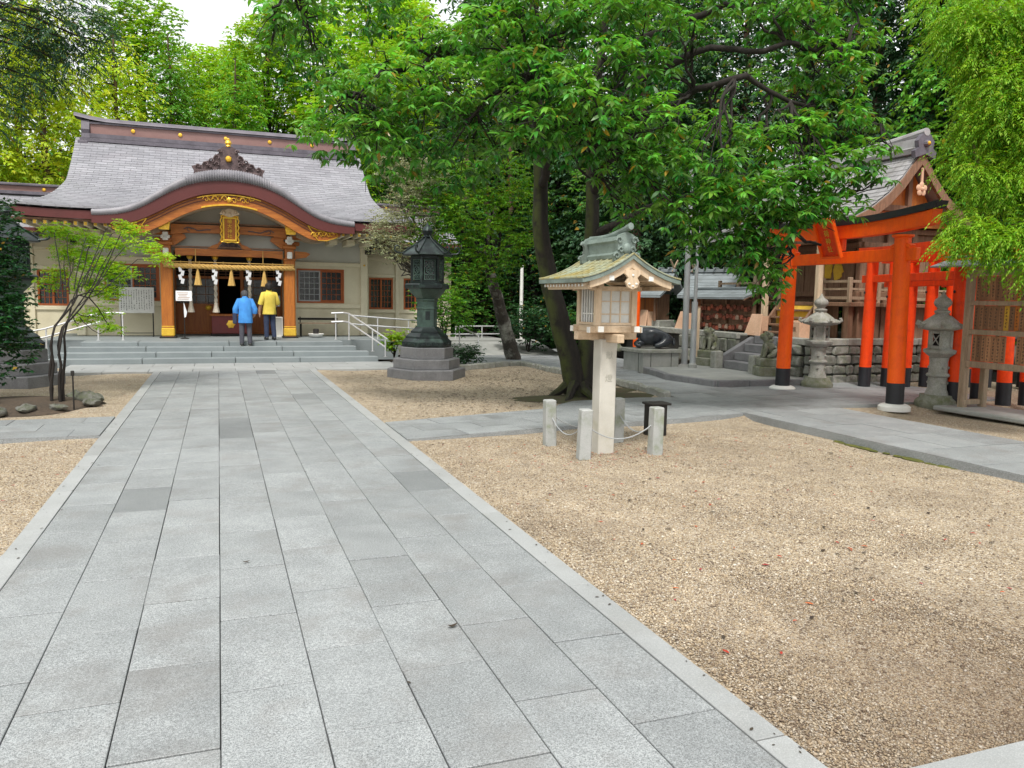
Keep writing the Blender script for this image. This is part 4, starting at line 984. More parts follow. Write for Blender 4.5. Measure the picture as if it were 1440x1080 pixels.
# small furniture right of the entrance
cab = thing('white_cabinet', 'small white slatted cabinet beside the right porch pillar', 'cabinet', (1.72, 25.9, .5))
m = MB(); m.box((0, 0, .02), (.26, .26, .04)).box((0, 0, .60), (.27, .27, .03)).box((0, .12, .31), (.25, .02, .56)); [m.box((sx*.12, -.12, .31), (.025, .025, .56)) for sx in (-1, 1)]; m.build('case', M['white_paint'], cab)
m = MB(); [m.box((-.08+.04*i, -.11, .31), (.012, .012, .54)) for i in range(5)]; m.build('slats', M['white_paint'], cab)
gb = thing('grey_box', 'grey donation box on a thin post beside the right porch pillar', 'box', (1.70, 26.2, .5))
m = MB(); m.box((0, 0, 1.1), (.22, .2, .34), .015); m.build('case', M['pole_grey'], gb); m = MB(); m.tube([(0, 0, 0), (0, 0, .94)], .02, 8).lathe([(.13, 0), (.13, .02), (.02, .03)], 12); m.build('post', M['iron'], gb); m = MB(); m.box((0, -.101, 1.17), (.13, .008, .02)); m.build('slot', M['ink'], gb)
bn = thing('bench', 'long dark bench against the cream wall right of the porch', 'bench', (2.98, 26.1, .5))
m = MB()
for i in range(3): m.box((0, -.12+.12*i, .42), (1.25, .10, .03), .006)
m.build('seat', M['wood_weather'], bn)
m = MB()
for z in (.55,): m.box((0, .19, z), (1.25, .03, .07), .006)
m.build('backrest', M['iron'], bn)
for sx in (-1, 1): m = MB(); m.tube([(sx*.55, -.16, 0), (sx*.55, -.16, .40), (sx*.55, .17, .40), (sx*.55, .19, .62)], .017, 6).tube([(sx*.55, .17, 0), (sx*.55, .17, .40)], .017, 6); m.build('leg', M['iron'], bn)
wd = thing('floor_basin', 'white basin with a black pot in it below the bench', 'basin', (2.85, 25.65, .5))
m = MB(); m.lathe([(.12, 0), (.2, .03), (.25, .10), (.23, .11), (.12, .06)], 16); m.build('basin', M['white_paint'], wd); m = MB(); m.lathe([(.05, .06), (.085, .09), (.09, .24), (.06, .26)], 12); m.build('pot', M['ink'], wd)
lp = thing('round_lamp', 'small glowing amber bowl lamp behind the sign stand', 'lamp', (-.30, 27.2, 1.35)); m = MB(); m.ball((0, 0, 0), .10, 12, 8, (1, 1, .8)); m.build('bowl', M['gold_flat'], lp); m = MB(); m.tube([(0, 0, .07), (0, 0, 1.2)], .006, 5); m.build('cord', M['iron'], lp)

# stainless handrails
def rail(name, label, loc, runs, posts, r=.024, group='stainless handrails'):
    t = thing(name, label, 'handrail', loc, 0, group)
    for pts in runs: m = MB(); m.tube([Vector(p)-Vector(loc) for p in pts], r, 8); m.build('rail', M['steel'], t)
    for a, h in posts: m = MB(); m.tube([Vector(a)-Vector(loc), Vector(a)+Vector((0, 0, h))-Vector(loc)], r*.9, 8); m.lathe([(.05, 0), (.05, .008), (.02, .012)], 10, tuple(Vector(a)-Vector(loc))); m.build('post', M['steel'], t)
    return t
rail('handrail', 'stainless step handrail sloping down beside the bronze lantern', (3.5, 24, .5),
     [[(3.15, 24.3, 1.28), (3.5, 24.25, 1.30), (3.62, 24.0, 1.28), (4.0, 23.0, .95), (4.35, 22.2, .66), (4.40, 22.1, .62)], [(3.15, 24.3, 1.02), (3.5, 24.25, 1.04), (3.62, 24.0, 1.02), (4.0, 23.0, .69), (4.35, 22.2, .40)]],
     [((3.28, 24.3, .5), .8), ((3.62, 23.95, .5), .76), ((4.36, 22.2, .12), .54), ((4.1, 22.75, .24), .6)])
rail('handrail', 'stainless ramp handrail running level along the right wing', (5.2, 24.9, .4),
     [[(3.7, 24.5, 1.22), (5.0, 24.7, 1.12), (6.6, 24.9, 1.02)], [(3.7, 24.5, .96), (5.0, 24.7, .86), (6.6, 24.9, .76)]], [((4.6, 24.64, .3), .84), ((5.6, 24.78, .25), .82), ((6.5, 24.9, .2), .82)])
rail('handrail', 'stainless ramp handrail at far left beneath the side wing window', (-4.2, 24, .3),
     [[(-5.2, 24.2, .62), (-4.33, 24.1, .80), (-3.0, 24, 1.24), (-2.4, 24, 1.24)], [(-5.2, 24.2, .42), (-4.33, 24.1, .58), (-3.0, 24, 1.0)]], [((-4.3, 24.1, .1), .7), ((-3.05, 24, .5), .74), ((-2.45, 24, .5), .74)])
rail('handrail', 'stainless ramp handrail among the dark trees beyond the small leaning tree', (8.6, 27.6, 0),
     [[(7.84, 27.2, .80), (9.0, 27.5, .80), (10.0, 27.8, .78)], [(7.84, 27.2, .52), (9.0, 27.5, .52), (10.0, 27.8, .5)], [(7.0, 26.9, .52), (7.84, 27.2, .52)]], [((7.84, 27.2, 0), .8), ((8.9, 27.47, 0), .8), ((9.9, 27.77, 0), .78)])
rail('handrail', 'short stainless handrail with bent end in front of the dark trees', (7.7, 24.6, 0),
     [[(7.4, 25.6, .88), (7.5, 25.2, .82), (7.66, 24.0, .62), (7.67, 23.95, .70)]], [((7.45, 25.4, 0), .84), ((7.66, 24.0, 0), .66)])
m = MB(); m.grid([[(x, y, .0+.35*max(0, min(1, (y-24.2)/2.4))) for y in (24.1, 24.8, 25.6, 26.6, 27.2)] for x in (7.2, 8.2, 9.8, 10.6)]); structure(m.build('ramp', M['concrete']))

# ------------------------------------------------------------------ bronze lanterns (a pair, one each side of the axis)
def bronze_lantern(loc, label):
    t = thing('bronze_lantern', label, 'lantern', loc, 0, 'pair of bronze lanterns before the hall')
    ph = R(-4); hexp = lambda pr, c=(0, 0, 0): pr
    def hexl(m, prof): return m.lathe(prof, 6, (0, 0, 0), ph)
    for i, (r, z0, z1, nm) in enumerate(((.92, -.08, .17, 0), (.78, .17, .40, 0), (.62, .40, .66, 0))):
        m = MB(); hexl(m, [(r-.012, z0), (r, z0+.012), (r, z1-.02), (r-.02, z1)]); m.build('stone_tier', M['granite_dark'], t, angle=20)
        if i == 0:
            m = MB()
            for k in range(6):
                a = ph + PI/3*(k+.5) + .22; m.box((r*.868*math.cos(a), r*.868*math.sin(a), .05), (.02, .012, .23), rz=a)
            m.build('joint_line', M['joint'], t)
    m = MB(); hexl(m, [(.57, .66), (.58, .69), (.58, .78), (.53, .83), (.50, .86), (.50, .90), (.43, .96), (.38, .985), (.38, 1.02), (.30, 1.08), (.27, 1.12)]); m.build('bronze_base', M['bronze'], t, angle=20)
    m = MB()
    for k in range(6):
        a = ph+PI/3*(k+.5); m.box((.51*math.cos(a), .51*math.sin(a), .735), (.02, .40, .06), rz=a)
        for q in (-.12, 0, .12): m.ball((.515*math.cos(a)-q*math.sin(a), .515*math.sin(a)+q*math.cos(a), .735), .028, 6, 4)
    m.build('relief_band', M['bronze'], t)
    m = MB(); hexl(m, [(.235, 1.12), (.235, 1.70), (.26, 1.73), (.26, 1.76)]); m.lathe([(.245, 1.52), (.255, 1.53), (.255, 1.56), (.245, 1.57)], 6, (0, 0, 0), ph); m.build('shaft', M['bronze_green'], t, angle=20)
    m = MB(); a = ph - PI/2 - R(7); m.box((.205*math.cos(a), .205*math.sin(a), 1.38), (.012, .12, .2), rz=a); m.build('relief_panel', M['bronze'], t)
    m = MB(); hexl(m, [(.24, 1.76), (.28, 1.80), (.40, 1.92), (.44, 1.99)]); m.build('bowl', M['bronze_green'], t, angle=20)
    m = MB(); hexl(m, [(.50, 1.99), (.52, 2.01), (.52, 2.08), (.48, 2.11), (.40, 2.12)]); m.build('gallery', M['bronze'], t, angle=20)
    m = MB()
    for k in range(6):
        a = ph+PI/3*k; m.box((.36*math.cos(a), .36*math.sin(a), 2.42), (.05, .05, .62), rz=a)
    hexl(m, [(.37, 2.11), (.37, 2.17), (.34, 2.18)]); m.lathe([(.36, 2.66), (.38, 2.68), (.38, 2.74), (.34, 2.75)], 6, (0, 0, 0), ph); m.build('fire_box_frame', M['bronze'], t, angle=20)
    for k in range(6):
        a = ph+PI/3*(k+.5); m = MB(); d = .305; cx, cy = d*math.cos(a), d*math.sin(a); tx, ty = -math.sin(a), math.cos(a)
        def P3(u, z): return (cx+tx*u+.006*math.cos(a), cy+ty*u+.006*math.sin(a), z)
        for u in (-.12, .12): m.tube([P3(u, 2.19), P3(u, 2.65)], .012, 5)
        for z in (2.20, 2.31, 2.53, 2.64): m.tube([P3(-.13, z), P3(.13, z)], .011, 5)
        m.tube([P3(.085*math.cos(q*PI/6), 2.42+.085*math.sin(q*PI/6)) for q in range(13)], .013, 5)
        for q in range(6): m.tube([P3(.0, 2.42), P3(.085*math.cos(q*PI/3), 2.42+.085*math.sin(q*PI/3))], .009, 4)
        for u in (-.06, 0, .06):
            for z in (2.255, 2.585): m.tube([P3(u+.025*math.cos(q), z+.035*math.sin(q)) for q in range(7)], .007, 4)
        m.build('pierced_panel', M['bronze_green'], t)
    m = MB(); m.lathe([(.29, 2.18), (.29, 2.65)], 6, (0, 0, 0), ph); m.build('lamp_core', M['glass_dark'], t, angle=20)
    m = MB(); pr = []
    for i in range(9):
        q = i/8; pr.append((.50*(1-q)**1.35+.065, 2.79+.40*q**.9))
    m.lathe([(.36, 2.75), (.56, 2.74), (.59, 2.76)]+pr, 6, (0, 0, 0), ph); m.build('roof', M['bronze'], t, angle=20)
    for k in range(6):
        a = ph+PI/3*k; m = MB(); pts = []; rr = []
        for i in range(9): q = i/8; pts.append(((.50*(1-q)**1.35+.07)*math.cos(a), (.50*(1-q)**1.35+.07)*math.sin(a), 2.80+.40*q**.9)); rr.append(.018)
        m.tube(pts, rr, 5)
        pts = []
        for q in range(10):
            th = -PI/2+q*.55; r = .10*(1-q/14); pts.append(((.68+r*math.cos(th)*.9)*math.cos(a), (.68+r*math.cos(th)*.9)*math.sin(a), 2.90+r*math.sin(th)))
        m.tube([(.54*math.cos(a), .54*math.sin(a), 2.79)]+pts, [.022]+[.022-.001*q for q in range(10)], 6); m.build('roof_scroll', M['bronze'], t)
    m = MB(); m.lathe([(.09, 3.14), (.12, 3.17), (.08, 3.20), (.11, 3.26), (.13, 3.31), (.10, 3.38), (.04, 3.44), (.008, 3.50)], 12); m.build('finial', M['bronze'], t)
    return t
bl = bronze_lantern((4.53, 18.12, 0), 'tall hexagonal bronze lantern on three granite tiers right of the path')
copy_tree(bl, (-3.83, 18.12, 0), label='bronze lantern on granite tiers mostly hidden behind the dark bush')

# ------------------------------------------------------------------ wooden lantern on a granite post
wl = thing('wooden_lantern', 'pale wooden lantern house with green copper roof on a white granite post', 'lantern', (4.38, 8.68, 0))
m = MB(); m.box((0, 0, .62), (.215, .215, 1.44), .012); post = m.build('post', M['post_stone'], wl)
v, f = text_mesh('献燈', .10, .002, True, 2.75); m = MB(); m.add([(a+.005, b-.1085, c+1.0) for a, b, c in v], f); m.build('inscription', M['engrave'], post)
m = MB()
m.bar((-.40, 0, 1.38), (.40, 0, 1.38), .09, .10, .008).bar((0, -.40, 1.355), (0, .40, 1.355), .09, .10, .008); m.build('cross_arm', M['wood_pale_h'], wl)
m = MB()
for sy in (-1, 1): m.bar((-.34, sy*.235, 1.455), (.34, sy*.235, 1.455), .075, .07, .006)
for sx in (-1, 1): m.bar((sx*.235, -.34, 1.465), (sx*.235, .34, 1.465), .075, .07, .006)
m.build('sill_frame', M['wood_pale_h'], wl)
m = MB()
for sy in (-1, 1):
    for sx in (-1, 1): m.box((sx*.343, sy*.235, 1.455), (.012, .07, .066)).box((sx*.235, sy*.343, 1.465), (.07, .012, .066))
m.build('white_beam_ends', M['white_paint'], wl)
m = MB(); m.box((0, 0, 1.50), (.52, .52, .02)); m.build('floor', M['wood_pale'], wl)
for sx in (-1, 1):
    for sy in (-1, 1): m = MB(); m.box((sx*.235, sy*.235, 1.76), (.07, .07, .52), .006); m.build('corner_post', M['wood_pale'], wl)
m = MB(); m.box((0, -.235, 1.525), (.4, .05, .04)).box((0, .235, 1.525), (.4, .05, .04)).box((-.235, 0, 1.525), (.05, .4, .04)).box((.235, 0, 1.525), (.05, .4, .04))
m.box((0, -.235, 2.0), (.66, .06, .06)).box((0, .235, 2.0), (.66, .06, .06)).box((-.235, 0, 2.03), (.06, .66, .06)).box((.235, 0, 2.03), (.06, .66, .06)); m.build('rail', M['wood_pale_h'], wl)
for (a, nm) in ((0, 'f'), (PI/2, 'r'), (PI, 'b'), (-PI/2, 'l')):
    Rm = Matrix.Rotation(a, 3, 'Z'); m = MB(); m.box((0, -.225, 1.76), (.40, .008, .46)); m.v = [tuple(Rm @ Vector(q)) for q in m.v]; pn = m.build('paper_panel', M['paper'] if nm in 'fb' else M['glass_dark'], wl)
    m = MB()
    if nm in 'fb':
        for i in range(4): m.box((-.19+.127*i, -.235, 1.76), (.014, .014, .46))
        for z in (1.66, 1.83): m.box((0, -.233, z), (.40, .012, .014))
    else:
        for i in range(6): m.box((-.17+.068*i, -.237, 1.76), (.022, .016, .46))
        m.box((0, -.232, 1.66), (.40, .012, .014))
    m.v = [tuple(Rm @ Vector(q)) for q in m.v]; m.build('lattice', M['wood_pale'] if nm in 'fb' else M['white_paint'], pn)
# curved gabled copper roof, ridge along Y
def wl_z(x): u = abs(x)/.62; return 2.44-.52*u+.20*u*u
RX, RY = .62, .64
prof = [(-RX+2*RX*i/24, wl_z(-RX+2*RX*i/24)) for i in range(25)]
m = MB(); P = prof + [(x, z-.055) for x, z in reversed(prof)]; m.prism(P, -RY, RY, 'y'); rf = m.build('roof', M['copper_green'], wl, angle=25)
m = MB()
for sg in (-1, 1):
    for i in range(9):
        xa, xb = RX*(1-i/9), RX*(1-(i+1)/9)-.012
        for j in range(8):
            ya = -RY+2*RY*j/8+(.0 if i % 2 else .0); yb = ya+2*RY/8-.008
            za, zb = wl_z(xa)+.016, wl_z(xb)+.004
            V = [(sg*xa, ya, za), (sg*xa, yb, za), (sg*xb, yb, zb), (sg*xb, ya, zb), (sg*xa, ya, za-.02), (sg*xa, yb, za-.02)]
            F = [(0, 1, 2, 3), (4, 5, 1, 0)]; m.add(V, F if sg > 0 else [tuple(reversed(q)) for q in F])
    for j in range(9):
        y = -RY+2*RY*j/8; m.tube([(sg*RX*(1-i/8), y, wl_z(RX*(1-i/8))+.014) for i in range(9)], .012, 5)
m.build('copper_sheets', M['copper_tile'], rf, kind='stuff', angle=20)
for sy in (-1, 1):
    m = MB(); P = [(x, z-.052) for x, z in prof if abs(x) < .56] + [(x, z-.17+.05*abs(x)) for x, z in reversed(prof) if abs(x) < .56]; m.prism(P, sy*(RY-.05)-.02, sy*(RY-.05)+.02, 'y'); m.build('bargeboard', M['wood_pale'], wl, angle=25)
    m = MB(); q = sy*(RY-.02); P = [(-.09, 2.24), (.09, 2.24), (.10, 2.19), (.055, 2.14), (.085, 2.08), (.06, 2.02), (0, 1.99), (-.06, 2.02), (-.085, 2.08), (-.055, 2.14), (-.10, 2.19)]; m.prism(P, q-.02, q+.02, 'y'); pdt = m.build('gable_pendant', M['wood_pale'], wl, angle=20)
    m = MB(); [m.ball((ox, q+sy*.02, oz), .016, 6, 4) for ox, oz in ((-.045, 2.06), (.045, 2.06), (0, 2.17), (0, 2.03))]; m.build('pendant_boss', M['white_paint'], pdt)
m = MB()
for sg in (-1, 1): m.bar((sg*.25, -RY+.04, 2.13), (sg*.25, RY-.04, 2.13), .06, .06, .005).bar((sg*.50, -RY+.06, 2.01), (sg*.50, RY-.06, 2.01), .05, .055, .005)
m.bar((0, -RY+.04, 2.26), (0, RY-.04, 2.26), .06, .06); m.build('purlin', M['wood_pale'], wl)
m = MB(); mw = MB()
for sg in (-1, 1):
    for j in range(13): y = -RY+.10+(2*RY-.2)*j/12; m.bar((sg*.2, y, 2.18), (sg*.575, y, 2.035), .03, .035); mw.box((sg*.578, y, 2.034), (.008, .028, .034))
m.build('rafters', M['wood_pale'], wl, kind='stuff'); mw.build('rafter_ends', M['white_paint'], wl, kind='stuff')
m = MB()
for sg in (-1, 1):
    for sy in (-1, 1): m.box((sg*.25, sy*(RY-.034), 2.13), (.062, .012, .062), .003)
m.build('white_purlin_ends', M['white_paint'], wl)
m = MB(); P = [(-.11, 2.40), (-.12, 2.45), (-.085, 2.48), (-.085, 2.60), (-.12, 2.63), (-.09, 2.69), (.09, 2.69), (.12, 2.63), (.085, 2.60), (.085, 2.48), (.12, 2.45), (.11, 2.40)]
m.prism(P, -.50, .52, 'y'); rd = m.build('ridge', M['copper_green'], wl, angle=20)
m = MB(); m.tube([(0, lerp(.58, -.66, i/14), 2.70+.0+.13*max(0, (i/14-.35))**1.6*1.6+.04*max(0, .2-i/14)) for i in range(15)], [.04]*13+[.044, .048], 10); m.build('ridge_cap', M['copper_green'], rd)
for sy in (-1, 1):
    m = MB(); y = sy*.52; P = [(-.20, 2.36), (-.22, 2.45), (-.15, 2.49), (-.15, 2.58), (-.18, 2.63), (-.12, 2.70), (0, 2.74), (.12, 2.70), (.18, 2.63), (.15, 2.58), (.15, 2.49), (.22, 2.45), (.20, 2.36)]
    m.prism(P, y-.035, y+.035, 'y')
    for sx in (-1, 1):
        for ox, oz, r in ((.13, 2.62, .06), (.10, 2.50, .05), (.17, 2.42, .055)): m.tube([(sx*(ox+r*(1-k/9)*math.cos(k*.8)), y+sy*.045, oz+r*(1-k/9)*math.sin(k*.8)) for k in range(9)], .017, 5)
    m.ball((0, y+sy*.04, 2.52), .075, 10, 6, (1, .6, 1)); m.build('ridge_end_ornament', M['copper_green'], rd, angle=25)

for o in wl.children_recursive:      # squat proportions of the lantern house above its sill
    for v in o.data.vertices:
        if v.co.z > 1.5: v.co.z = 1.5+(v.co.z-1.5)*.87
        if o.name.startswith('ridge'): v.co.x *= .74; v.co.y *= .84

# four granite bollards and their rope, low black box behind
bol = None
for i, (x, y, lab) in enumerate(((3.94, 9.30, 'granite bollard at the far left corner of the wooden lantern'), (3.995, 8.40, 'mossy granite bollard at the near left corner of the wooden lantern'), (4.90, 9.30, 'granite bollard half hidden behind the wooden lantern post'), (4.935, 8.37, 'granite bollard at the near right corner of the wooden lantern'))):
    if bol is None:
        m = MB(); m.box((0, 0, .23), (.145, .145, .60), .012, taper=.96); bol = m.build('bollard', M['bollard_stone']); o = bol
    else: o = bol.copy(); COL.objects.link(o)
    o.location = (x, y, 0); o.rotation_euler = (random.gauss(0, .012), random.gauss(0, .012), random.gauss(0, .05)); tag(o, lab, 'bollard', 'granite bollards round the wooden lantern')
cs = [(3.94, 9.30), (4.90, 9.30), (4.935, 8.37), (3.995, 8.40)]
for k, lab in enumerate(('sagging cord along the back of the lantern enclosure', 'sagging cord along the right side of the lantern enclosure', 'sagging cord along the front of the lantern enclosure', 'sagging cord along the left side of the lantern enclosure')):
    a, b = cs[k], cs[(k+1) % 4]; m = MB(); m.tube([(lerp(a[0], b[0], q/16)-a[0], lerp(a[1], b[1], q/16)-a[1], .36-.20*(1-(q/8-1)**2)) for q in range(17)], .007, 6)
    o = m.build('cord', M['pole_grey']); o.location = (*a, 0); tag(o, lab, 'cord', 'cords between the granite bollards')
lb = thing('ground_light', 'low dark box light standing behind the right-hand bollard', 'light', (5.62, 9.55, 0))
m = MB(); m.box((0, 0, .17), (.26, .2, .46), .015); m.build('housing', M['iron'], lb); m = MB(); m.box((0, -.02, .405), (.32, .26, .03), .008); m.build('cap', M['iron'], lb); m = MB(); m.box((0, -.102, .3), (.18, .008, .12)); m.build('lens', M['glass_dark'], lb)

# ------------------------------------------------------------------ vermilion gates
def torii(loc, rz, label, span, h, r, mat, plaque=False, group=None, straight=False, black=.42):
    """gate in the local XZ plane, legs at +-span/2"""
    t = thing('torii_gate', label, 'torii gate', loc, rz, group)
    lean = .055
    for sx in (-1, 1):
        m = MB(); hz = h-.38 if plaque else h-.245
        m.tube([(sx*(span/2), 0, .42 if black else 0), (sx*(span/2-lean*.5), 0, hz*.5+.2), (sx*(span/2-lean), 0, hz)], [r, r*.98, r*.95], 24); l = m.build('leg', mat, t)
        m = MB(); m.tube([(sx*(span/2+.004), 0, .0), (sx*(span/2), 0, .43)], [r*1.03, r*1.03], 24); m.build('black_foot', M['black_paint'], l)
        if plaque: m = MB(); m.lathe([(.27, -.06), (.27, .015), (.24, .04), (.20, .06), (.1, .065)], 24, (sx*span/2, 0, 0)); m.build('plinth', M['white_paint'], l)
        if plaque: m = MB(); m.lathe([(r*1.0, hz-.05), (r*1.25, hz-.03), (r*1.25, hz), (r, hz+.0)], 24, (sx*(span/2-lean), 0, 0)); m.build('collar', mat, l)
    ov = .55 if plaque else .34
    zk = 2.68 if plaque else 2.36
    L = span/2 + (.30 if plaque else .30)
    m = MB(); m.box((0, 0, zk), (2*L, .10 if plaque else .09, .22 if plaque else .16), .01); m.build('tie_beam', mat, t)
    if plaque:
        m = MB()
        for sx in (-1, 1):
            for o2 in (.17, -.17): m.box((sx*(span/2-lean*.9)+o2*1.0, 0, zk+.145), (.10, .13, .07), .01, rot=Euler((0, R(18)*(1 if o2 > 0 else -1), 0)).to_matrix())
        m.build('wedge', mat, t)
    def beam(z0, hh, w, L, up, mat, nm, par, k=2.4):
        m = MB(); n = 24; T = []
        for i in range(n+1):
            x = -L+2*L*i/n; u = up*(abs(x)/L)**k; T.append((x*(1+.02), z0+u))
        P = [(x, z) for x, z in T] + [(x + (.05 if x > L*.9 else -.05 if x < -L*.9 else 0), z+hh) for x, z in reversed(T)]
        m.prism(P, -w/2, w/2, 'y'); return m.build(nm, mat, par, angle=20)
    if plaque:
        lo = beam(3.04, .24, .20, span/2+ov, .12, mat, 'lintel', t); beam(3.282, .12, .26, span/2+ov+.08, .13, M['black_paint'], 'black_top_beam', t)
        m = MB(); m.box((0, 0, 2.93), (.12, .11, .24), .01); m.build('centre_strut', mat, t)
    else:
        beam(h-.26, .22, .17, span/2+ov, .03, mat, 'lintel', t)
        m = MB()
        for sx in (-1, 1):
            for zz, s in ((zk-.30, .018),):
                m.lathe([(.026, 0), (.03, .01), (.02, .02)], 10); 
                k0 = len(m.v)-30; m.v[k0:] = [(x+sx*(span/2-.02), -r-z+.004, y+zz) for x, y, z in m.v[k0:]]
        m.build('black_stud', M['black_paint'], t)
    return t
# local +X of the gate -> world -Y (so that its front faces -X): rotate by -90 degrees
gate = torii((11.24, 12.40, 0), R(-90), 'large vermilion gate with black-topped lintel, black feet and tilted plaque', 3.02, 3.4, .145, M['orange_paint'], plaque=True)
gp = thing('gate_plaque', 'tilted vermilion framed plaque with faded gold characters on the large gate', 'plaque', (11.06, 12.42, 2.76), R(-90))
tm = Matrix.Rotation(R(20), 3, 'X')
def gpb(m, n, mat, par=gp): m.v = [tuple(tm @ Vector(q)) for q in m.v]; return m.build(n, mat, par)
m = MB(); m.box((0, 0, .32), (.40, .04, .62), .008); gpb(m, 'board', M['red_paint'])
m = MB(); [m.box((sx*.205, -.03, .32), (.035, .07, .68), .008) for sx in (-1, 1)]; [m.box((0, -.03, z), (.40, .07, .035), .008) for z in (-.0, .64)]; gpb(m, 'frame', M['orange_paint'])
v, f = text_mesh('稲荷神社', .115, .002, True, 1.15); m = MB(); m.add([(a, b-.024, c+.33) for a, b, c in v], f); gpb(m, 'lettering', M['gold_flat'])
v, f = text_mesh('奉納', .085, .0015, True, 1.1)
m = MB(); m.add([(a, b, c) for a, b, c in v], f)
gl = [c for c in gate.children if c.name.startswith('leg')]
m.v = [((1.51-.03)+x*.9, -.122-.003+.0*z + (.35*x*x), 2.40+z) for x, y, z in m.v]; m.build('ink_mark', M['ink'], gl[1])
gp.scale = (1.2, 1.2, 1.15); gp.location.z = 2.70
# the row of smaller gates behind: each has its own words about where it stands
A0 = Vector((13.42, 13.88)); B0 = Vector((12.6, 10.85)); row = (B0-A0).normalized(); nrm = Vector((-row.y, row.x)); nrm = nrm if nrm.x > 0 else -nrm
mid = (A0+B0)/2; span = (B0-A0).length; rzz = math.atan2(row.y, row.x)
ords = ['first and nearest', 'second', 'third', 'fourth', 'fifth', 'sixth', 'seventh', 'eighth', 'ninth', 'tenth']
t0 = torii((mid.x, mid.y, 0), rzz, 'nearest of the small vermilion gates in the row behind the large one', span, 3.06, .125, M['red_paint'], group='row of small vermilion gates')
for k in range(1, 9):
    p = mid + nrm*.47*k; copy_tree(t0, (p.x+random.uniform(-.02, .02), p.y, 0), rz=rzz+random.gauss(0, .012), label='small vermilion gate, the %s counted from the large gate in its row' % ords[k], scale=(1, 1, random.uniform(.96, 1.03)))

# ------------------------------------------------------------------ old stone lanterns before the gates
def stone_lantern(loc, label, rz=0, s=1.0):
    t = thing('stone_lantern', label, 'stone lantern', loc, rz, 'old stone lanterns by the gates'); ph = R(20)
    m = MB(); m.lathe([(.34, -.05), (.36, .04), (.34, .10), (.28, .15), (.27, .2)], 12, (0, 0, 0), ph, lobes=6, lob=.04).jitter(.008); m.build('base', M['mossy_stone'], t, angle=50)
    m = MB(); m.lathe([(.20, .2), (.185, .26), (.165, .30), (.16, .52), (.19, .535), (.20, .56), (.19, .585), (.16, .60), (.155, .82), (.17, .88)], 18, (0, 0, 0)); m.build('shaft', M['old_stone'], t, angle=50)
    m = MB(); [m.ball((.165*math.cos(a), .165*math.sin(a), z), .028, 6, 4) for z in (.42, .70) for a in (-2.3, -1.2, .2, 1.5)]; m.build('carved_boss', M['old_stone'], t)
    m = MB(); m.lathe([(.17, .88), (.24, .93), (.30, .97), (.31, 1.02), (.25, 1.04), (.20, 1.06)], 6, (0, 0, 0), ph, lobes=6, lob=.03).jitter(.004); m.build('platform', M['old_stone'], t, angle=25)
    m = MB()
    for k in range(6): a = ph+PI/3*k; m.box((.185*math.cos(a), .185*math.sin(a), 1.21), (.055, .055, .32), rz=a)
    m.lathe([(.205, 1.05), (.205, 1.10)], 6, (0, 0, 0), ph).lathe([(.205, 1.32), (.205, 1.38)], 6, (0, 0, 0), ph)
    for k in (1, 3, 5): a = ph+PI/3*(k+.5); m.box((.158*math.cos(a), .158*math.sin(a), 1.21), (.03, .15, .24), rz=a)
    fb_ = m.build('fire_box', M['old_stone'], t, angle=25)
    m = MB(); m.lathe([(.13, 1.1), (.13, 1.32)], 6, (0, 0, 0), ph); m.build('hollow', M['dark_void'], fb_, angle=20)
    m = MB()
    for k in (0, 2, 4):
        a = ph+PI/3*(k+.5); tx, ty = -math.sin(a), math.cos(a); c = (.165*math.cos(a), .165*math.sin(a), 1.21)
        for q in (-1, 1): m.bar((c[0]-tx*.06, c[1]-ty*.06, 1.21-q*.09), (c[0]+tx*.06, c[1]+ty*.06, 1.21+q*.09), .02, .015)
    m.build('window_bars', M['old_stone'], fb_)
    m = MB(); pr = [(.20, 1.37), (.36, 1.41), (.375, 1.45), (.33, 1.50), (.26, 1.56), (.18, 1.62), (.12, 1.66), (.11, 1.68)]; m.lathe(pr, 18, (0, 0, 0), ph, lobes=6, lob=.07).jitter(.005); rf = m.build('roof', M['old_stone'], t, angle=50)
    for k in range(6):
        a = ph+PI/3*k; m = MB(); m.tube([(.30*math.cos(a), .30*math.sin(a), 1.49), (.40*math.cos(a), .40*math.sin(a), 1.455), (.445*math.cos(a), .445*math.sin(a), 1.49), (.43*math.cos(a), .43*math.sin(a), 1.535), (.395*math.cos(a), .395*math.sin(a), 1.525)], [.04, .038, .034, .028, .02], 7); m.build('curled_corner', M['old_stone'], rf)
    m = MB(); m.lathe([(.10, 1.67), (.135, 1.70), (.135, 1.73), (.09, 1.75), (.085, 1.78), (.14, 1.83), (.155, 1.88), (.13, 1.94), (.06, 1.99), (.025, 2.05), (.006, 2.09)], 16, lobes=8, lob=.02); m.build('jewel', M['old_stone'], t, angle=50)
    t.scale = (s, s, s); return t
sl = stone_lantern((12.31, 14.10, 0), 'old stone lantern before the stone wall, seen through the large gate', s=.97)
copy_tree(sl, (12.36, 11.02, -.02), rz=R(25), label='old stone lantern standing right of the large gate beside the plaque rack', scale=1.0)

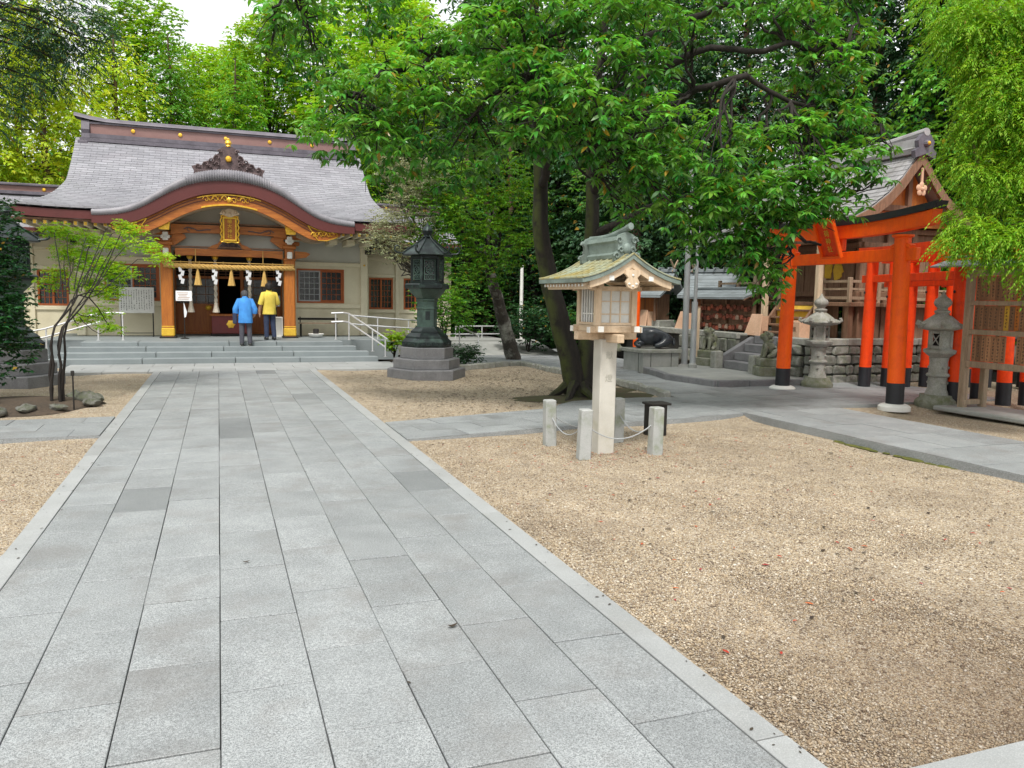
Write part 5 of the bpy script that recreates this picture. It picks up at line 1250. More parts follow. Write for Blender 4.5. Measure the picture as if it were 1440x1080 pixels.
# ------------------------------------------------------------------ rack of wooden name plaques at the right
rk = thing('plaque_rack', 'weathered timber rack full of wooden name plaques at the right edge', 'rack', (12.3, 8.0, 0))
yk0, yk1 = -4.4, 2.42     # local extent along Y
for k, y in enumerate((2.42, .45, -1.5, -3.4)):
    m = MB(); m.box((0, y, 1.20), (.12, .12, 2.46), .012); m.build('post', M['wood_weather'], rk)
    m = MB(); m.box((.42, y-.05, .36), (.11, .11, .76), .012); m.box((.22, y-.02, .12), (.5, .09, .09), .01); m.build('brace_post', M['wood_weather'], rk)
for z, h in ((.80, .11), (1.36, .09), (1.86, .08), (2.38, .12)):
    m = MB(); m.box((-.005, (yk0+yk1)/2, z), (.085, yk1-yk0-.06, h), .01); m.build('rail', M['wood_weather'], rk)
rr = random.Random(4)
for zi, (z0, z1) in enumerate(((.86, 1.31), (1.405, 1.82), (1.90, 2.32))):
    y = yk1-.10; i = 0
    while y > yk0+.1:
        w = rr.uniform(.085, .10)
        gap = (zi == 0 and 6 < i < 9) or (zi == 0 and i in (11, 12, 16))
        if not gap:
            m = MB(); m.box((.015, 0, (z1-z0)/2), (.022, w-.008, z1-z0-rr.uniform(0, .012)), .003); mat = M['wood_yellow'] if (zi == 1 and i == 6) else M['wood_orange'] if (i == 8 and zi > 0) else M['wood_plaque']
            for q in range(rr.randint(4, 6)): pass
            o = m.build('name_plaque_board', mat, rk); o.location = (0, y-w/2, z0)
            mk = MB(); zz = z1-z0-.05
            while zz > .05:
                s = rr.uniform(.03, .045)
                for q in range(3): mk.box((.0025, rr.uniform(-.012, .012), zz-s*.3*q), (.002, rr.uniform(.012, .034), .006))
                mk.box((.0025, rr.uniform(-.008, .008), zz-s*.4), (.002, .006, s*.8)); zz -= s+.018
            mk.build('brush_marks', M['ink'], o, kind='stuff')
        y -= w; i += 1
m = MB()
for i in range(5): m.box((.05-.16+.0+.17*(i-1), (yk0+yk1)/2+.1, 2.62-.055*abs(i-2)+.05*(i == 2)), (.20, yk1-yk0+.9, .03), .006, rot=Euler((0, R(16)*(1 if i > 2 else -1 if i < 2 else 0), 0)).to_matrix())
m.build('rack_roof', M['slate_tile'], rk)
m = MB(); m.box((.2, (yk0+yk1)/2, -.01), (1.1, yk1-yk0+.6, .08), .02); m.build('kerb', M['concrete'], rk)

# ------------------------------------------------------------------ raised court of the side shrines: low platform, terrace walls, steps
m = MB(); m.prism([(10.25, 18.0), (9.75, 16.1), (10.0, 14.5), (12.3, 14.42), (12.8, 14.7), (12.8, 18.6)], -.1, .12, 'z'); low = structure(m.build('low_platform', M['concrete'], angle=20))
m = MB(); pts = [(10.25, 18.0), (9.75, 16.1), (10.0, 14.5), (12.3, 14.42)]
for a, b in zip(pts[:-1], pts[1:]):
    L = math.dist(a, b); k = int(L/.62)
    for i in range(k):
        p = Vector((lerp(a[0], b[0], (i+.5)/k), lerp(a[1], b[1], (i+.5)/k), .03)); m = MB(); m.box((0, 0, 0), (L/k-.012, .16, .20), .015, rz=math.atan2(b[1]-a[1], b[0]-a[0])); m.jitter(.004)
        o = m.build('kerb_stone', M['granite_dark'], low); o.location = p
tr = structure(bpy.data.objects.new('shrine_terrace', None)); COL.objects.link(tr)
m = MB(); m.box((15.4, 22.3, .42), (5.2, 9.4, 1.05)).box((15.6, 16.68, .42), (4.7, 1.8, 1.05)).box((15.3, 15.27, .42), (5.4, 1.0, 1.05)); m.build('terrace_core', M['joint'], tr)
m = MB(); m.box((15.4, 22.3, .955), (5.24, 9.4, .01)).box((15.6, 16.66, .956), (4.72, 1.84, .01)).box((15.3, 15.25, .957), (5.44, 1.04, .01)); m.build('terrace_floor', M['concrete'], tr)
def coping(a, b, z, n, w=.34, h=.15):
    for i in range(n):
        p = Vector((lerp(a[0], b[0], (i+.5)/n), lerp(a[1], b[1], (i+.5)/n), z)); m = MB(); m.box((0, 0, 0), (math.dist(a, b)/n-.008, w, h), .014, rz=math.atan2(b[1]-a[1], b[0]-a[0])); m.jitter(.003)
        o = m.build('coping_stone', M['old_stone'], tr); o.location = p
coping((12.5, 14.80), (17.9, 14.80), .93, 5); coping((12.70, 14.97), (12.70, 15.75), .928, 1); coping((12.86, 17.6), (12.86, 26.9), .93, 9)
rs = random.Random(3)
def rubble(a, b, z0, z1, rows, out):
    """courses of rough stones, each its own piece"""
    L = math.dist(a, b); d = ((b[0]-a[0])/L, (b[1]-a[1])/L); ang = math.atan2(d[1], d[0])
    for r in range(rows):
        x = 0; hz = (z1-z0)/rows
        while x < L-.05:
            w = min(rs.uniform(.24, .46), L-x)
            if L-x-w < .15: w = L-x
            m = MB(); m.box((0, 0, 0), (w-.02, .22, hz-.018), .035); 
            m.v = [(p+rs.uniform(-.014, .014), q+rs.uniform(-.022, .022), s+rs.uniform(-.012, .012)) for p, q, s in m.v]
            o = m.build('wall_stone', M['wall_stone'], tr, angle=50); o.location = (a[0]+d[0]*(x+w/2)+out[0], a[1]+d[1]*(x+w/2)+out[1], z0+hz*(r+.5)); o.rotation_euler = (0, 0, ang)
            x += w
rubble((12.55, 14.76), (16.6, 14.76), -.05, .86, 4, (0, -.0)); rubble((12.58, 14.9), (12.58, 15.75), .1, .86, 3, (0, 0)); rubble((12.78, 17.62), (12.78, 20.4), .1, .86, 2, (0, 0))
# steps up to the terrace, facing the path
ss = thing('shrine_steps', 'short flight of grey stone steps up to the side shrine terrace', 'steps', (12.1, 16.66, .12))
for i in range(4):
    z0, z1 = .21*i, .21*(i+1)-.004; m = MB(); m.box((.15+.30*i+.1, 0, (z0+z1)/2-.0), (.46, 1.30, z1-z0), .015); m.jitter(.003); m.build('step_block', M['granite_dark'], ss)
for sy in (-1, 1):
    m = MB(); m.prism([(.02, .0), (.02, .30), (1.18, .92), (1.42, .92), (1.42, 0)], sy*.78-.09, sy*.78+.09, 'y'); m.build('side_stone', M['granite_dark'], ss, angle=20)
    m = MB(); m.box((-.10, sy*.79, .21), (.24, .24, .44), .02); m.build('newel_stone', M['old_stone'], ss)
# guardian lion-dogs
def komainu(loc, label, rz, flip):
    t = thing('guardian_lion', label, 'statue', loc, rz, 'stone guardian lion-dogs by the steps')
    m = MB(); m.box((0, 0, .12), (.62, .56, .24), .03).box((0, 0, .33), (.50, .46, .20), .03); m.jitter(.006); m.build('pedestal', M['mossy_stone'], t)
    # seated figure facing +X
    me = bpy.data.meshes.new('body'); ob = None
    m = MB()
    V = [((-.10, 0, .50), .13), ((-.06, 0, .62), .135), ((.02, 0, .74), .12), ((.08, 0, .84), .11), ((.12, 0, .93), .115), ((.19, 0, .92), .085), ((.24, 0, .89), .055),
         ((.10, .085, .72), .06), ((.13, .085, .58), .045), ((.15, .085, .46), .045), ((.19, .085, .445), .04), ((.10, -.085, .72), .06), ((.13, -.085, .58), .045), ((.15, -.085, .46), .045), ((.19, -.085, .445), .04),
         ((-.06, .13, .53), .085), ((.05, .14, .47), .055), ((.10, .14, .45), .045), ((-.06, -.13, .53), .085), ((.05, -.14, .47), .055), ((.10, -.14, .45), .045), ((-.22, 0, .60), .06), ((-.23, 0, .74), .08), ((-.17, 0, .84), .03)]
    E = [(0, 1), (1, 2), (2, 3), (3, 4), (4, 5), (5, 6), (2, 7), (7, 8), (8, 9), (9, 10), (2, 11), (11, 12), (12, 13), (13, 14), (0, 15), (15, 16), (16, 17), (0, 18), (18, 19), (19, 20), (0, 21), (21, 22), (22, 23)]
    o = skinned('body', V, E, M['mossy_stone'], t, 0)
    m = MB()
    for k in range(14): a = k*.9; m.ball((.06+.05*math.cos(a)-.04, .10*math.sin(a), .80+.016*k), .045, 6, 4)
    m.build('mane', M['mossy_stone'], t)
    m = MB(); [m.ball((.10, s*.085, 1.0), .035, 6, 4, (.7, .8, 1.2)) for s in (-1, 1)]; m.build('ear', M['mossy_stone'], t)
    return t
def skinned(name, V, E, mat, parent, root=0, sub=2):
    me = bpy.data.meshes.new(name); me.from_pydata([p for p, r in V], E, []); me.update()
    tmp = bpy.data.objects.new(name, me); COL.objects.link(tmp)
    md = tmp.modifiers.new('skin', 'SKIN'); md.use_smooth_shade = True; md.branch_smoothing = .5
    L = me.skin_vertices[0].data
    for i, (p, r) in enumerate(V): L[i].radius = r if hasattr(r, '__len__') else (r, r); L[i].use_root = (i == root)
    sb = tmp.modifiers.new('sub', 'SUBSURF'); sb.levels = sub; sb.render_levels = sub
    dg = bpy.context.evaluated_depsgraph_get(); out = bpy.data.meshes.new_from_object(tmp.evaluated_get(dg))
    bpy.data.objects.remove(tmp); bpy.data.meshes.remove(me)
    out.name = name; out.materials.clear(); out.materials.append(mat); out.polygons.foreach_set('use_smooth', [True]*len(out.polygons))
    o = bpy.data.objects.new(name, out); COL.objects.link(o); o.parent = parent; return o
k1 = komainu((12.28, 18.2, .10), 'mossy seated stone lion-dog left of the stone steps, below the red board rack', R(200), 0)
copy_tree(k1, (12.0, 15.35, .10), rz=R(160), label='mossy seated stone lion-dog right of the stone steps, behind the leg of the large gate')

# reclining black ox on a block
oxb = thing('stone_block', 'large grey stone block with a slab top below the tree, carrying the black ox', 'plinth', (10.65, 18.45, 0))
m = MB(); m.box((0, 0, .21), (1.05, 1.05, .56), .012); m.build('block', M['concrete'], oxb); m = MB(); m.box((0, 0, .52), (1.18, 1.18, .09), .012); m.build('slab', M['old_stone'], oxb)
m = MB(); [m.box((x, -.528, .22), (.012, .01, .5)) for x in (-.3, .3)]; [m.box((-.528, y, .22), (.01, .012, .5)) for y in (-.3,)]; m.build('joint_line', M['joint'], oxb)
ox = thing('ox_statue', 'polished black stone reclining ox on the grey block', 'statue', (10.65, 18.45, .565), R(155))
V = [((-.30, 0, .20), .20), ((-.10, 0, .24), .21), ((.12, 0, .25), .20), ((.27, 0, .27), .16), ((.38, .03, .30), .11), ((.48, .05, .29), .10), ((.58, .06, .23), .075),
     ((-.34, .16, .12), .12), ((-.18, .24, .07), .06), ((-.05, .25, .05), .045), ((-.34, -.16, .12), .12), ((-.18, -.24, .07), .06), ((-.05, -.25, .05), .045), ((.22, .16, .12), .09), ((.36, .2, .06), .05), ((.24, .24, .045), .04), ((.22, -.16, .12), .09), ((.36, -.2, .06), .05), ((.24, -.24, .045), .04), ((-.49, .02, .18), .05), ((-.5, .12, .06), .03)]
E = [(0, 1), (1, 2), (2, 3), (3, 4), (4, 5), (5, 6), (0, 7), (7, 8), (8, 9), (0, 10), (10, 11), (11, 12), (2, 13), (13, 14), (14, 15), (2, 16), (16, 17), (17, 18), (0, 19), (19, 20)]
skinned('body', [((x, y, z*1.25), r*1.15) for (x, y, z), r in V], E, M['black_granite'], ox); ox.scale = (1.15, 1.1, 1.15)
for s in (-1, 1):
    m = MB(); m.tube([(.44, .05+s*.06, .46), (.44, .05+s*.15, .50), (.47, .05+s*.17, .58)], [.03, .025, .008], 8); m.build('horn', M['black_granite'], ox)
    m = MB(); m.tube([(.41, .04+s*.09, .43), (.37, .04+s*.19, .41)], [.035, .012], 6); m.build('ear', M['black_granite'], ox)

# small shrines on the terrace
def hokora(loc, label, w, d, h, rz):
    t = thing('small_shrine', label, 'shrine', loc, rz, 'small shrines on the terrace')
    m = MB(); m.box((0, 0, .12), (w*.75, d*.75, .24), .02); m.build('stone_base', M['old_stone'], t)
    m = MB(); m.box((0, 0, .24+h*.28), (w*.55, d*.5, h*.56)); m.build('body', M['wood_brown'], t)
    for sx in (-1, 1): m = MB(); m.box((sx*w*.30, -d*.42, .24+h*.28), (.07, .07, h*.6), .006); m.build('post', M['wood_brown'], t)
    m = MB(); [m.box((sx*w*.13, -d*.255, .24+h*.27), (w*.24, .02, h*.42)) for sx in (-1, 1)]; m.build('door', M['wood_door'], t)
    z0 = .24+h*.56; pr = [(-d*.62, z0-.05), (-d*.4, z0+.12), (-d*.2, z0+.36), (0, z0+.72), (d*.25, z0+.36), (d*.45, z0+.06)]
    m = MB(); m.prism(pr+[(a, b-.07) for a, b in reversed(pr)], -w*.5, w*.5, 'x'); rf = m.build('roof', M['slate_tile'], t, angle=25)
    m = MB()
    for i in range(5):
        for k in range(3):
            a = (lerp(pr[i][0], pr[i+1][0], k/3), lerp(pr[i][1], pr[i+1][1], k/3)+.012); b = (lerp(pr[i][0], pr[i+1][0], (k+1)/3), lerp(pr[i][1], pr[i+1][1], (k+1)/3)+.004)
            m.bar((0, a[0], a[1]), (0, b[0], b[1]), w*1.01, .012)
    m.build('roof_course', M['slate_tile'], rf)
    m = MB(); m.box((0, 0, z0+.76), (w*1.02, .16, .10), .01)
    for i in range(5): m.tube([(-w*.4+w*.2*i, -.16, z0+.83), (-w*.4+w*.2*i, .16, z0+.83)], .035, 8)
    m.build('ridge', M['slate_tile'], t)
    m = MB()
    for sx in (-1, 1):
        for q in (-1, 1): m.bar((sx*w*.47, -q*.10, z0+.72), (sx*w*.47, q*.24, z0+1.10), .035, .05)
    m.build('crossed_finial', M['wood_weather'], t)
    m = MB(); m.box((0, -d*.58, z0-.085), (w*1.0, .03, .05)); m.build('eave_board', M['fascia'], t)
    return t
hk = hokora((12.75+.7, 23.4, .95), 'small slate-roofed shrine left of two, behind the grey poles', 1.7, 1.5, 1.5, R(-60))
copy_tree(hk, (14.9, 21.9, .95), rz=R(-60), label='small slate-roofed shrine with crossed finials above the red board rack')
# rack of votive boards
er = thing('votive_rack', 'roofed rack hung with reddish votive tablets behind the lion-dog', 'rack', (13.75, 19.6, .95), R(-90))
for x in (-1.25, 0, 1.25): m = MB(); m.box((x, 0, .62), (.09, .09, 1.24), .008); m.build('post', M['wood_brown'], er)
for z in (.28, .62, .96): m = MB(); m.box((0, -.02, z), (2.6, .05, .06), .006); m.build('rail', M['wood_brown'], er)
m = MB(); m.box((0, .05, .62), (2.5, .02, 1.1)); m.build('back_board', M['wood_brown'], er)
M['tablet'] = pm('tablet', (.36, .10, .055), (.26, .065, .04), rough=.7, scale=6, fine=40, finev=.2, bump=.1, objvar=.6)
tb = None
for r in range(3):
    for c in range(15):
        if tb is None: m = MB(); m.prism([(-.07, -.1), (.07, -.1), (.07, .02), (0, .06), (-.07, .02)], -.01, .01, 'y'); o = m.build('tablet', M['tablet'], er); tb = o
        else: o = tb.copy(); COL.objects.link(o); o.parent = er
        o.location = (-1.14+.163*c+random.uniform(-.02, .02), -.065-random.uniform(0, .02), .96-.34*r-.06); o.rotation_euler = (0, random.gauss(0, .2), 0); o.location.z += random.uniform(-.07, .05)
M['tablet_pale'] = pm('tablet_pale', (.55, .38, .28), rough=.7, scale=6, fine=40, finev=.2, bump=.1)
for (c, r) in ((2, 2), (5, 1), (8, 2), (11, 1), (12, 2), (6, 2)):
    m = MB(); m.prism([(-.07, -.1), (.07, -.1), (.07, .02), (0, .06), (-.07, .02)], -.012, .012, 'y'); o = m.build('tablet', M['tablet_pale'], er); o.location = (-1.14+.163*c, -.10, .96-.34*r-.05); o.rotation_euler = (0, random.gauss(0, .2), 0)
m = MB(); pr = [(-.55, 1.22), (-.3, 1.33), (0, 1.54), (.3, 1.33), (.55, 1.22)]; m.prism(pr+[(a, b-.05) for a, b in reversed(pr)], -1.5, 1.5, 'x'); rf = m.build('roof', M['slate_tile'], er, angle=20)
m = MB()
for a, b in zip(pr[:-1], pr[1:]):
    for k in range(3): m.bar((0, lerp(a[0], b[0], k/3), lerp(a[1], b[1], k/3)+.012), (0, lerp(a[0], b[0], (k+1)/3), lerp(a[1], b[1], (k+1)/3)+.006), 3.02, .012)
m.box((0, 0, 1.57), (3.04, .16, .07), .01); m.build('roof_course', M['slate_tile'], rf)
m = MB(); [m.bar((sx*1.44, 0, 1.46), (sx*1.44, q*.50, 1.17), .04, .08) for sx in (-1, 1) for q in (-1, 1)]; m.build('bargeboard', M['pink_wood'], er)
ap = thing('timber_post', 'slender brown timber post standing left of the lion-dog', 'post', (12.25, 18.75, .1)); m = MB(); m.box((0, 0, .78), (.08, .08, 1.56), .008); m.build('shaft', M['wood_pale'], ap); m = MB(); m.box((0, 0, 1.57), (.11, .11, .02), .004); m.build('cap', M['wood_brown'], ap)
er.scale = (1, 1, .80)
# leaning peach-coloured boards
for i, (x, y, lab) in enumerate(((12.95, 23.0, 'peach wooden lectern board in front of the left small shrine'), (12.95, 20.6, 'peach wooden lectern board between the grey pole and the votive rack'), (13.15, 17.45, 'peach wooden lectern board at the top of the stone steps'))):
    t = thing('offering_board', lab, 'offering stand', (x, y, .96), R(-90), 'peach offering stands')
    m = MB(); m.prism([(-.32, 0), (.32, 0), (.20, .55), (-.20, .55)], -.02, .02, 'y'); m.v = [(a, b+.25*c-.1, c) for a, b, c in m.v]; m.build('face', M['pink_wood'], t, angle=20)
    m = MB(); m.box((0, .14, .25), (.4, .2, .5)); m.build('body', M['pink_wood'], t)
bx = thing('offertory_chest', 'plain pale wooden chest behind the leg of the large gate', 'chest', (13.35, 16.1, .96), R(-90)); m = MB(); m.box((0, 0, .2), (.75, .45, .40), .01); m.build('chest', M['pink_wood'], bx)
m = MB(); m.box((0, -.228, .22), (.10, .01, .10)).box((.2, -.228, .22), (.08, .01, .10)); m.build('brush_marks', M['wood_brown'], bx)
m = MB(); [m.box((0, -.18+.09*i, .41), (.7, .03, .02)) for i in range(5)]; m.build('grate', M['pink_wood'], bx)
# lanterns and red post among the trees left of the shrines
sl2 = copy_tree(sl, (12.6, 23.9, .6), rz=.4, label='stone lantern with a pale roof behind the black ox', scale=.8)
copy_tree(sl, (11.3, 22.6, .2), rz=.9, label='stone lantern in deep shade just left of the thin red post', scale=.85); copy_tree(sl, (12.2, 23.6, .2), rz=1.3, label='stone lantern in deep shade just right of the thin red post', scale=.9)
rp = thing('red_post', 'thin vermilion post in the shade behind the wooden lantern', 'post', (11.55, 20.9, 0)); m = MB(); m.tube([(0, 0, .3), (0, 0, 2.3)], .09, 16); m.build('shaft', M['orange_paint'], rp); m = MB(); m.tube([(0, 0, 0), (0, 0, .31)], .095, 16); m.build('black_foot', M['black_paint'], rp)
# poles
def pole(name, label, loc, h, r, lean=(0, 0), mat='pole_grey', base=True):
    t = thing(name, label, 'pole', loc); m = MB(); m.tube([(0, 0, 0), (lean[0], lean[1], h)], [r, r*.8], 12); m.build('shaft', M[mat], t)
    m = MB(); m.lathe([(r*2.2, 0), (r*2.2, .10), (r*1.2, .16)], 12); m.build('footing', M['concrete'], t)
    m = MB(); m.lathe([(r*.85, 0), (r*.9, .03), (.01, .06)], 12, (lean[0], lean[1], h)); m.build('cap', M[mat], t); return t
pole('flag_pole', 'white painted slender pole in front of the dark trees, right of the small leaning tree', (10.31, 27.24, 0), 2.95, .075, mat='white_paint')
pole('flag_pole', 'thicker weathered grey pole, left of the pair behind the wooden lantern', (11.55, 18.25, 0), 5.2, .085, (-.03, 0))
fp = pole('flag_pole', 'thin two-stage grey pole, right of the pair behind the wooden lantern', (11.35, 17.55, .1), 4.2, .05, (.02, 0)); m = MB(); m.tube([(0, 0, 0), (0, 0, 1.7)], .075, 12); m.build('sleeve', M['pole_grey'], fp)

# ------------------------------------------------------------------ side shrine building behind the gates
sh_ = thing('side_shrine', 'brown timber side shrine with a grey tiled curved roof and gold panels behind the gates', 'shrine', (15.8, 17.4, .96))
def sb(m, n, mat, par=None, **k): return m.build(n, mat, par or sh_, world=True, **k)
SX, SY0, SY1 = 15.75, 14.95, 20.2
fr = [(-2.35, 3.72), (-1.9, 3.86), (-1.4, 4.10), (-.9, 4.46), (-.5, 4.86), (-.22, 5.22), (0, 5.48)]
bk = [(.22, 5.22), (.5, 4.86), (.9, 4.46), (1.3, 4.18), (1.7, 3.98)]
P = fr+bk
m = MB(); m.prism([(SX+a, b-.03) for a, b in P]+[(SX+a, b-.20) for a, b in reversed(P)], SY0, SY1, 'y'); rf = sb(m, 'roof', M['shrine_tile'], angle=25)
m = MB()
for sgn, L in ((1, fr), (-1, list(reversed(bk)))):
    full = L if sgn > 0 else L+[(0, 5.48)]
    for i in range(len(full)-1):
        for k in range(3):
            a = (lerp(full[i][0], full[i+1][0], k/3), lerp(full[i][1], full[i+1][1], k/3)+.022); b = (lerp(full[i][0], full[i+1][0], (k+1)/3+.04), lerp(full[i][1], full[i+1][1], (k+1)/3+.04)-.004)
            nt = 18; off = .5*((i*3+k) % 2)
            for j in range(-1, nt):
                ya = max(SY0, SY0+(SY1-SY0)*(j+off)/nt); yb = min(SY1, SY0+(SY1-SY0)*(j+1+off)/nt-.01)
                if yb-ya < .03: continue
                V = [(SX+a[0], ya, a[1]), (SX+a[0], yb, a[1]), (SX+b[0], yb, b[1]), (SX+b[0], ya, b[1]), (SX+a[0], ya, a[1]-.045), (SX+a[0], yb, a[1]-.045)]
                F = [(3, 2, 1, 0), (0, 1, 5, 4)]; m.add(V, F if sgn > 0 else [tuple(reversed(q)) for q in F])
sb(m, 'tiles', M['shrine_tile'], rf, kind='stuff', angle=20)
for y in (SY0-.05, SY1-.03):
    m = MB(); m.prism([(SX+a*1.0, b-.05) for a, b in P if abs(a) < 2.0]+[(SX+a, b-.05-.30+.04*abs(a)) for a, b in reversed(P) if abs(a) < 2.0], y, y+.08, 'y'); sb(m, 'bargeboard', M['wood_brown'], angle=25)
m = MB(); T = [(SX+a*.9, b-.28) for a, b in P if abs(a) < 1.75]; m.prism(T+[(T[-1][0], 3.7), (T[0][0], 3.7)], SY0+.35, SY0+.42, 'y'); sb(m, 'gable_board', M['wood_orange'], angle=20)
m = MB(); m.bar((SX-.9, SY0+.3, 4.12), (SX+1.0, SY0+.3, 4.12), .08, .14).bar((SX, SY0+.3, 4.15), (SX, SY0+.3, 5.1), .12, .10); sb(m, 'gable_strut', M['wood_brown'])
m = MB(); [m.ball((SX+.10*math.cos(a), SY0-.07, 4.55+.10*math.sin(a)), .075, 8, 5, (1, .4, 1)) for a in [PI/2+k*2*PI/5 for k in range(5)]]; m.ball((SX, SY0-.09, 4.55), .05, 8, 5); m.bar((SX, SY0-.06, 4.6), (SX, SY0-.06, 5.05), .06, .03); sb(m, 'gable_flower', M['pink_wood'])
m = MB(); m.prism([(SX-.22, 5.38), (SX-.25, 5.5), (SX-.16, 5.54), (SX-.14, 5.74), (SX+.14, 5.74), (SX+.16, 5.54), (SX+.25, 5.5), (SX+.22, 5.38)], SY0-.02, SY1, 'y'); rd = sb(m, 'ridge', M['shrine_tile'], angle=20)
m = MB(); m.tube([(SX, lerp(SY1, SY0-.12, i/14), 5.74+.14*max(0, i/14-.62)**1.5*4) for i in range(15)], .095, 10); sb(m, 'ridge_cap', M['shrine_tile'], rd)
m = MB(); m.prism([(SX-.30, 5.26), (SX-.33, 5.42), (SX-.22, 5.5), (SX-.25, 5.66), (SX-.12, 5.82), (SX+.12, 5.82), (SX+.25, 5.66), (SX+.22, 5.5), (SX+.33, 5.42), (SX+.30, 5.26), (SX, 5.36)], SY0-.12, SY0, 'y'); m.ball((SX, SY0-.13, 5.6), .09, 8, 5); sb(m, 'ridge_end_tile', M['ridge_dark'], rd, angle=20)
m = MB(); m.ball((SX, SY0-.19, 5.6), .05, 8, 5); sb(m, 'crest', M['gold'], rd)
# body: posts, board walls, veranda with railing, gold panels
bx0, bx1, by0, by1 = 14.75, 17.2, 15.6, 19.6
m = MB(); m.box(((bx0+bx1)/2, (by0+by1)/2, 2.85), (bx1-bx0-.1, by1-by0-.1, 1.95)); sb(m, 'wall', M['wood_brown'])
for y in (by0, by0+1.3, by0+2.7, by1):
    m = MB(); m.box((bx0, y, 2.4), (.17, .17, 2.8), .02); sb(m, 'post', M['wood_pale'] if y > by0+1 else M['wood_brown'])
for x in (bx0+.8, bx0+1.6, bx1): m = MB(); m.box((x, by0, 2.4), (.15, .15, 2.8), .02); sb(m, 'post', M['wood_brown'])
for z in (2.05, 3.25, 3.62):
    m = MB(); m.box((bx0-.02, (by0+by1)/2, z), (.10, by1-by0+.3, .13), .01); sb(m, 'wall_rail', M['wood_brown']); m = MB(); m.box(((bx0+bx1)/2, by0-.02, z), (bx1-bx0+.3, .10, .13), .01); sb(m, 'wall_rail', M['wood_brown'])
nb_ = 7
for i in range(nb_): m = MB(); m.box((bx0+.05+(bx1-bx0-.1)*(i+.5)/nb_, by0+.02, 2.65), ((bx1-bx0-.1)/nb_-.015, .04, 1.1), .006); sb(m, 'plank', M['wood_brown'])
for i in range(8): m = MB(); m.box((bx0+.02, by0+.2+(by1-by0-.4)*(i+.5)/8, 2.65), (.04, (by1-by0-.4)/8-.02, 1.1), .006); sb(m, 'plank', M['wood_brown'])
m = MB()
for (y, z) in ((by0+.75, 2.65), (by0+1.1, 2.7), (by0+3.3, 2.65)):
    for k in range(5): a = random.uniform(0, 6); m.prism([(y+.2*math.cos(a+q)*random.uniform(.5, 1), z+.28*math.sin(a+q)*random.uniform(.6, 1.2)) for q in (0, 1.3, 2.4, 3.6, 5)], bx0-.01-.004*k, bx0-.004*k, 'x')
sb(m, 'gold_ornament', M['gold_flat'], angle=20)
m = MB(); m.box((bx0-.45, (by0+by1)/2, 1.80), (.9, by1-by0+1.4, .10), .01).box(((bx0+bx1)/2, by0-.4, 1.79), (bx1-bx0, .8, .09), .01); sb(m, 'veranda_floor', M['wood_brown'])
m = MB()
for z, w in ((1.95, .07), (2.16, .05), (2.34, .06)): m.bar((bx0-.85, by0-.6, z), (bx0-.85, by0+.3, z), w, w).bar((bx0-.85, by0-.6, z), (bx1, by0-.6, z), w, w).bar((bx0-.85, by0+2.8, z), (bx0-.85, by1+.6, z), w, w)
for y in (by0-.6, by0+.3, by0+1.9, by0+2.8, by0+3.7, by1+.6): m.box((bx0-.85, y, 2.12), (.09, .09, .62), .01)
for x in (bx0, bx0+.9, bx0+1.8): m.box((x, by0-.6, 2.12), (.09, .09, .62), .01)
sb(m, 'railing', M['wood_weather'])
for y in (by0-.5, by0+1.2, by0+2.8, by1+.5): m = MB(); m.box((bx0-.75, y, 1.36), (.14, .14, .80), .01); sb(m, 'veranda_post', M['wood_brown'])
for i in range(8): m = MB(); m.box((bx0-.55, by0-.5+.30+(by1-by0+.6)*i/7-.15, 1.36), (.04, .5, .78), .006); sb(m, 'skirt_plank', M['wood_brown'])
for i in range(6): m = MB(); m.box((bx0-.5+.5*i, by0-.45, 1.36), (.46, .04, .78), .006); sb(m, 'skirt_plank', M['wood_brown'])
m = MB(); m.prism([(bx0-1.0, 1.2), (bx0-.86, 1.3), (bx0-.86, 1.78), (bx0-1.0, 1.6)], by0+.4, by0+1.8, 'y'); sb(m, 'gold_cloth', M['gold_flat'])
for i in range(4): m = MB(); m.box((bx0-1.42+.15*i, by0+1.1, 1.06+.19*i), (.2, 1.3, .05), .006); sb(m, 'stair_tread', M['wood_brown'])
for sy in (by0+.4, by0+1.8): m = MB(); m.bar((bx0-1.5, sy, 1.02), (bx0-.86, sy, 1.80), .07, .16, .01); sb(m, 'stair_string', M['wood_brown'])
# porch canopy posts
for y in (by0+.1, by0+2.1): m = MB(); m.box((bx0-1.15, y, 2.3), (.14, .14, 2.7), .015); sb(m, 'porch_post', M['wood_pale'])
m = MB(); m.box((bx0-1.15, by0+1.1, 3.35), (.14, 2.2, .22), .02).box((bx0-1.0, by0+2.0, 3.62), (.12, 4.2, .12), .01); sb(m, 'porch_beam', M['wood_brown'])
m = MB()
for i in range(26): m.bar((SX-2.3, SY0+.1+(SY1-SY0-.2)*i/25, 3.58), (SX-1.0, SY0+.1+(SY1-SY0-.2)*i/25, 4.06), .06, .07)
sb(m, 'rafters', M['wood_brown'], kind='stuff')

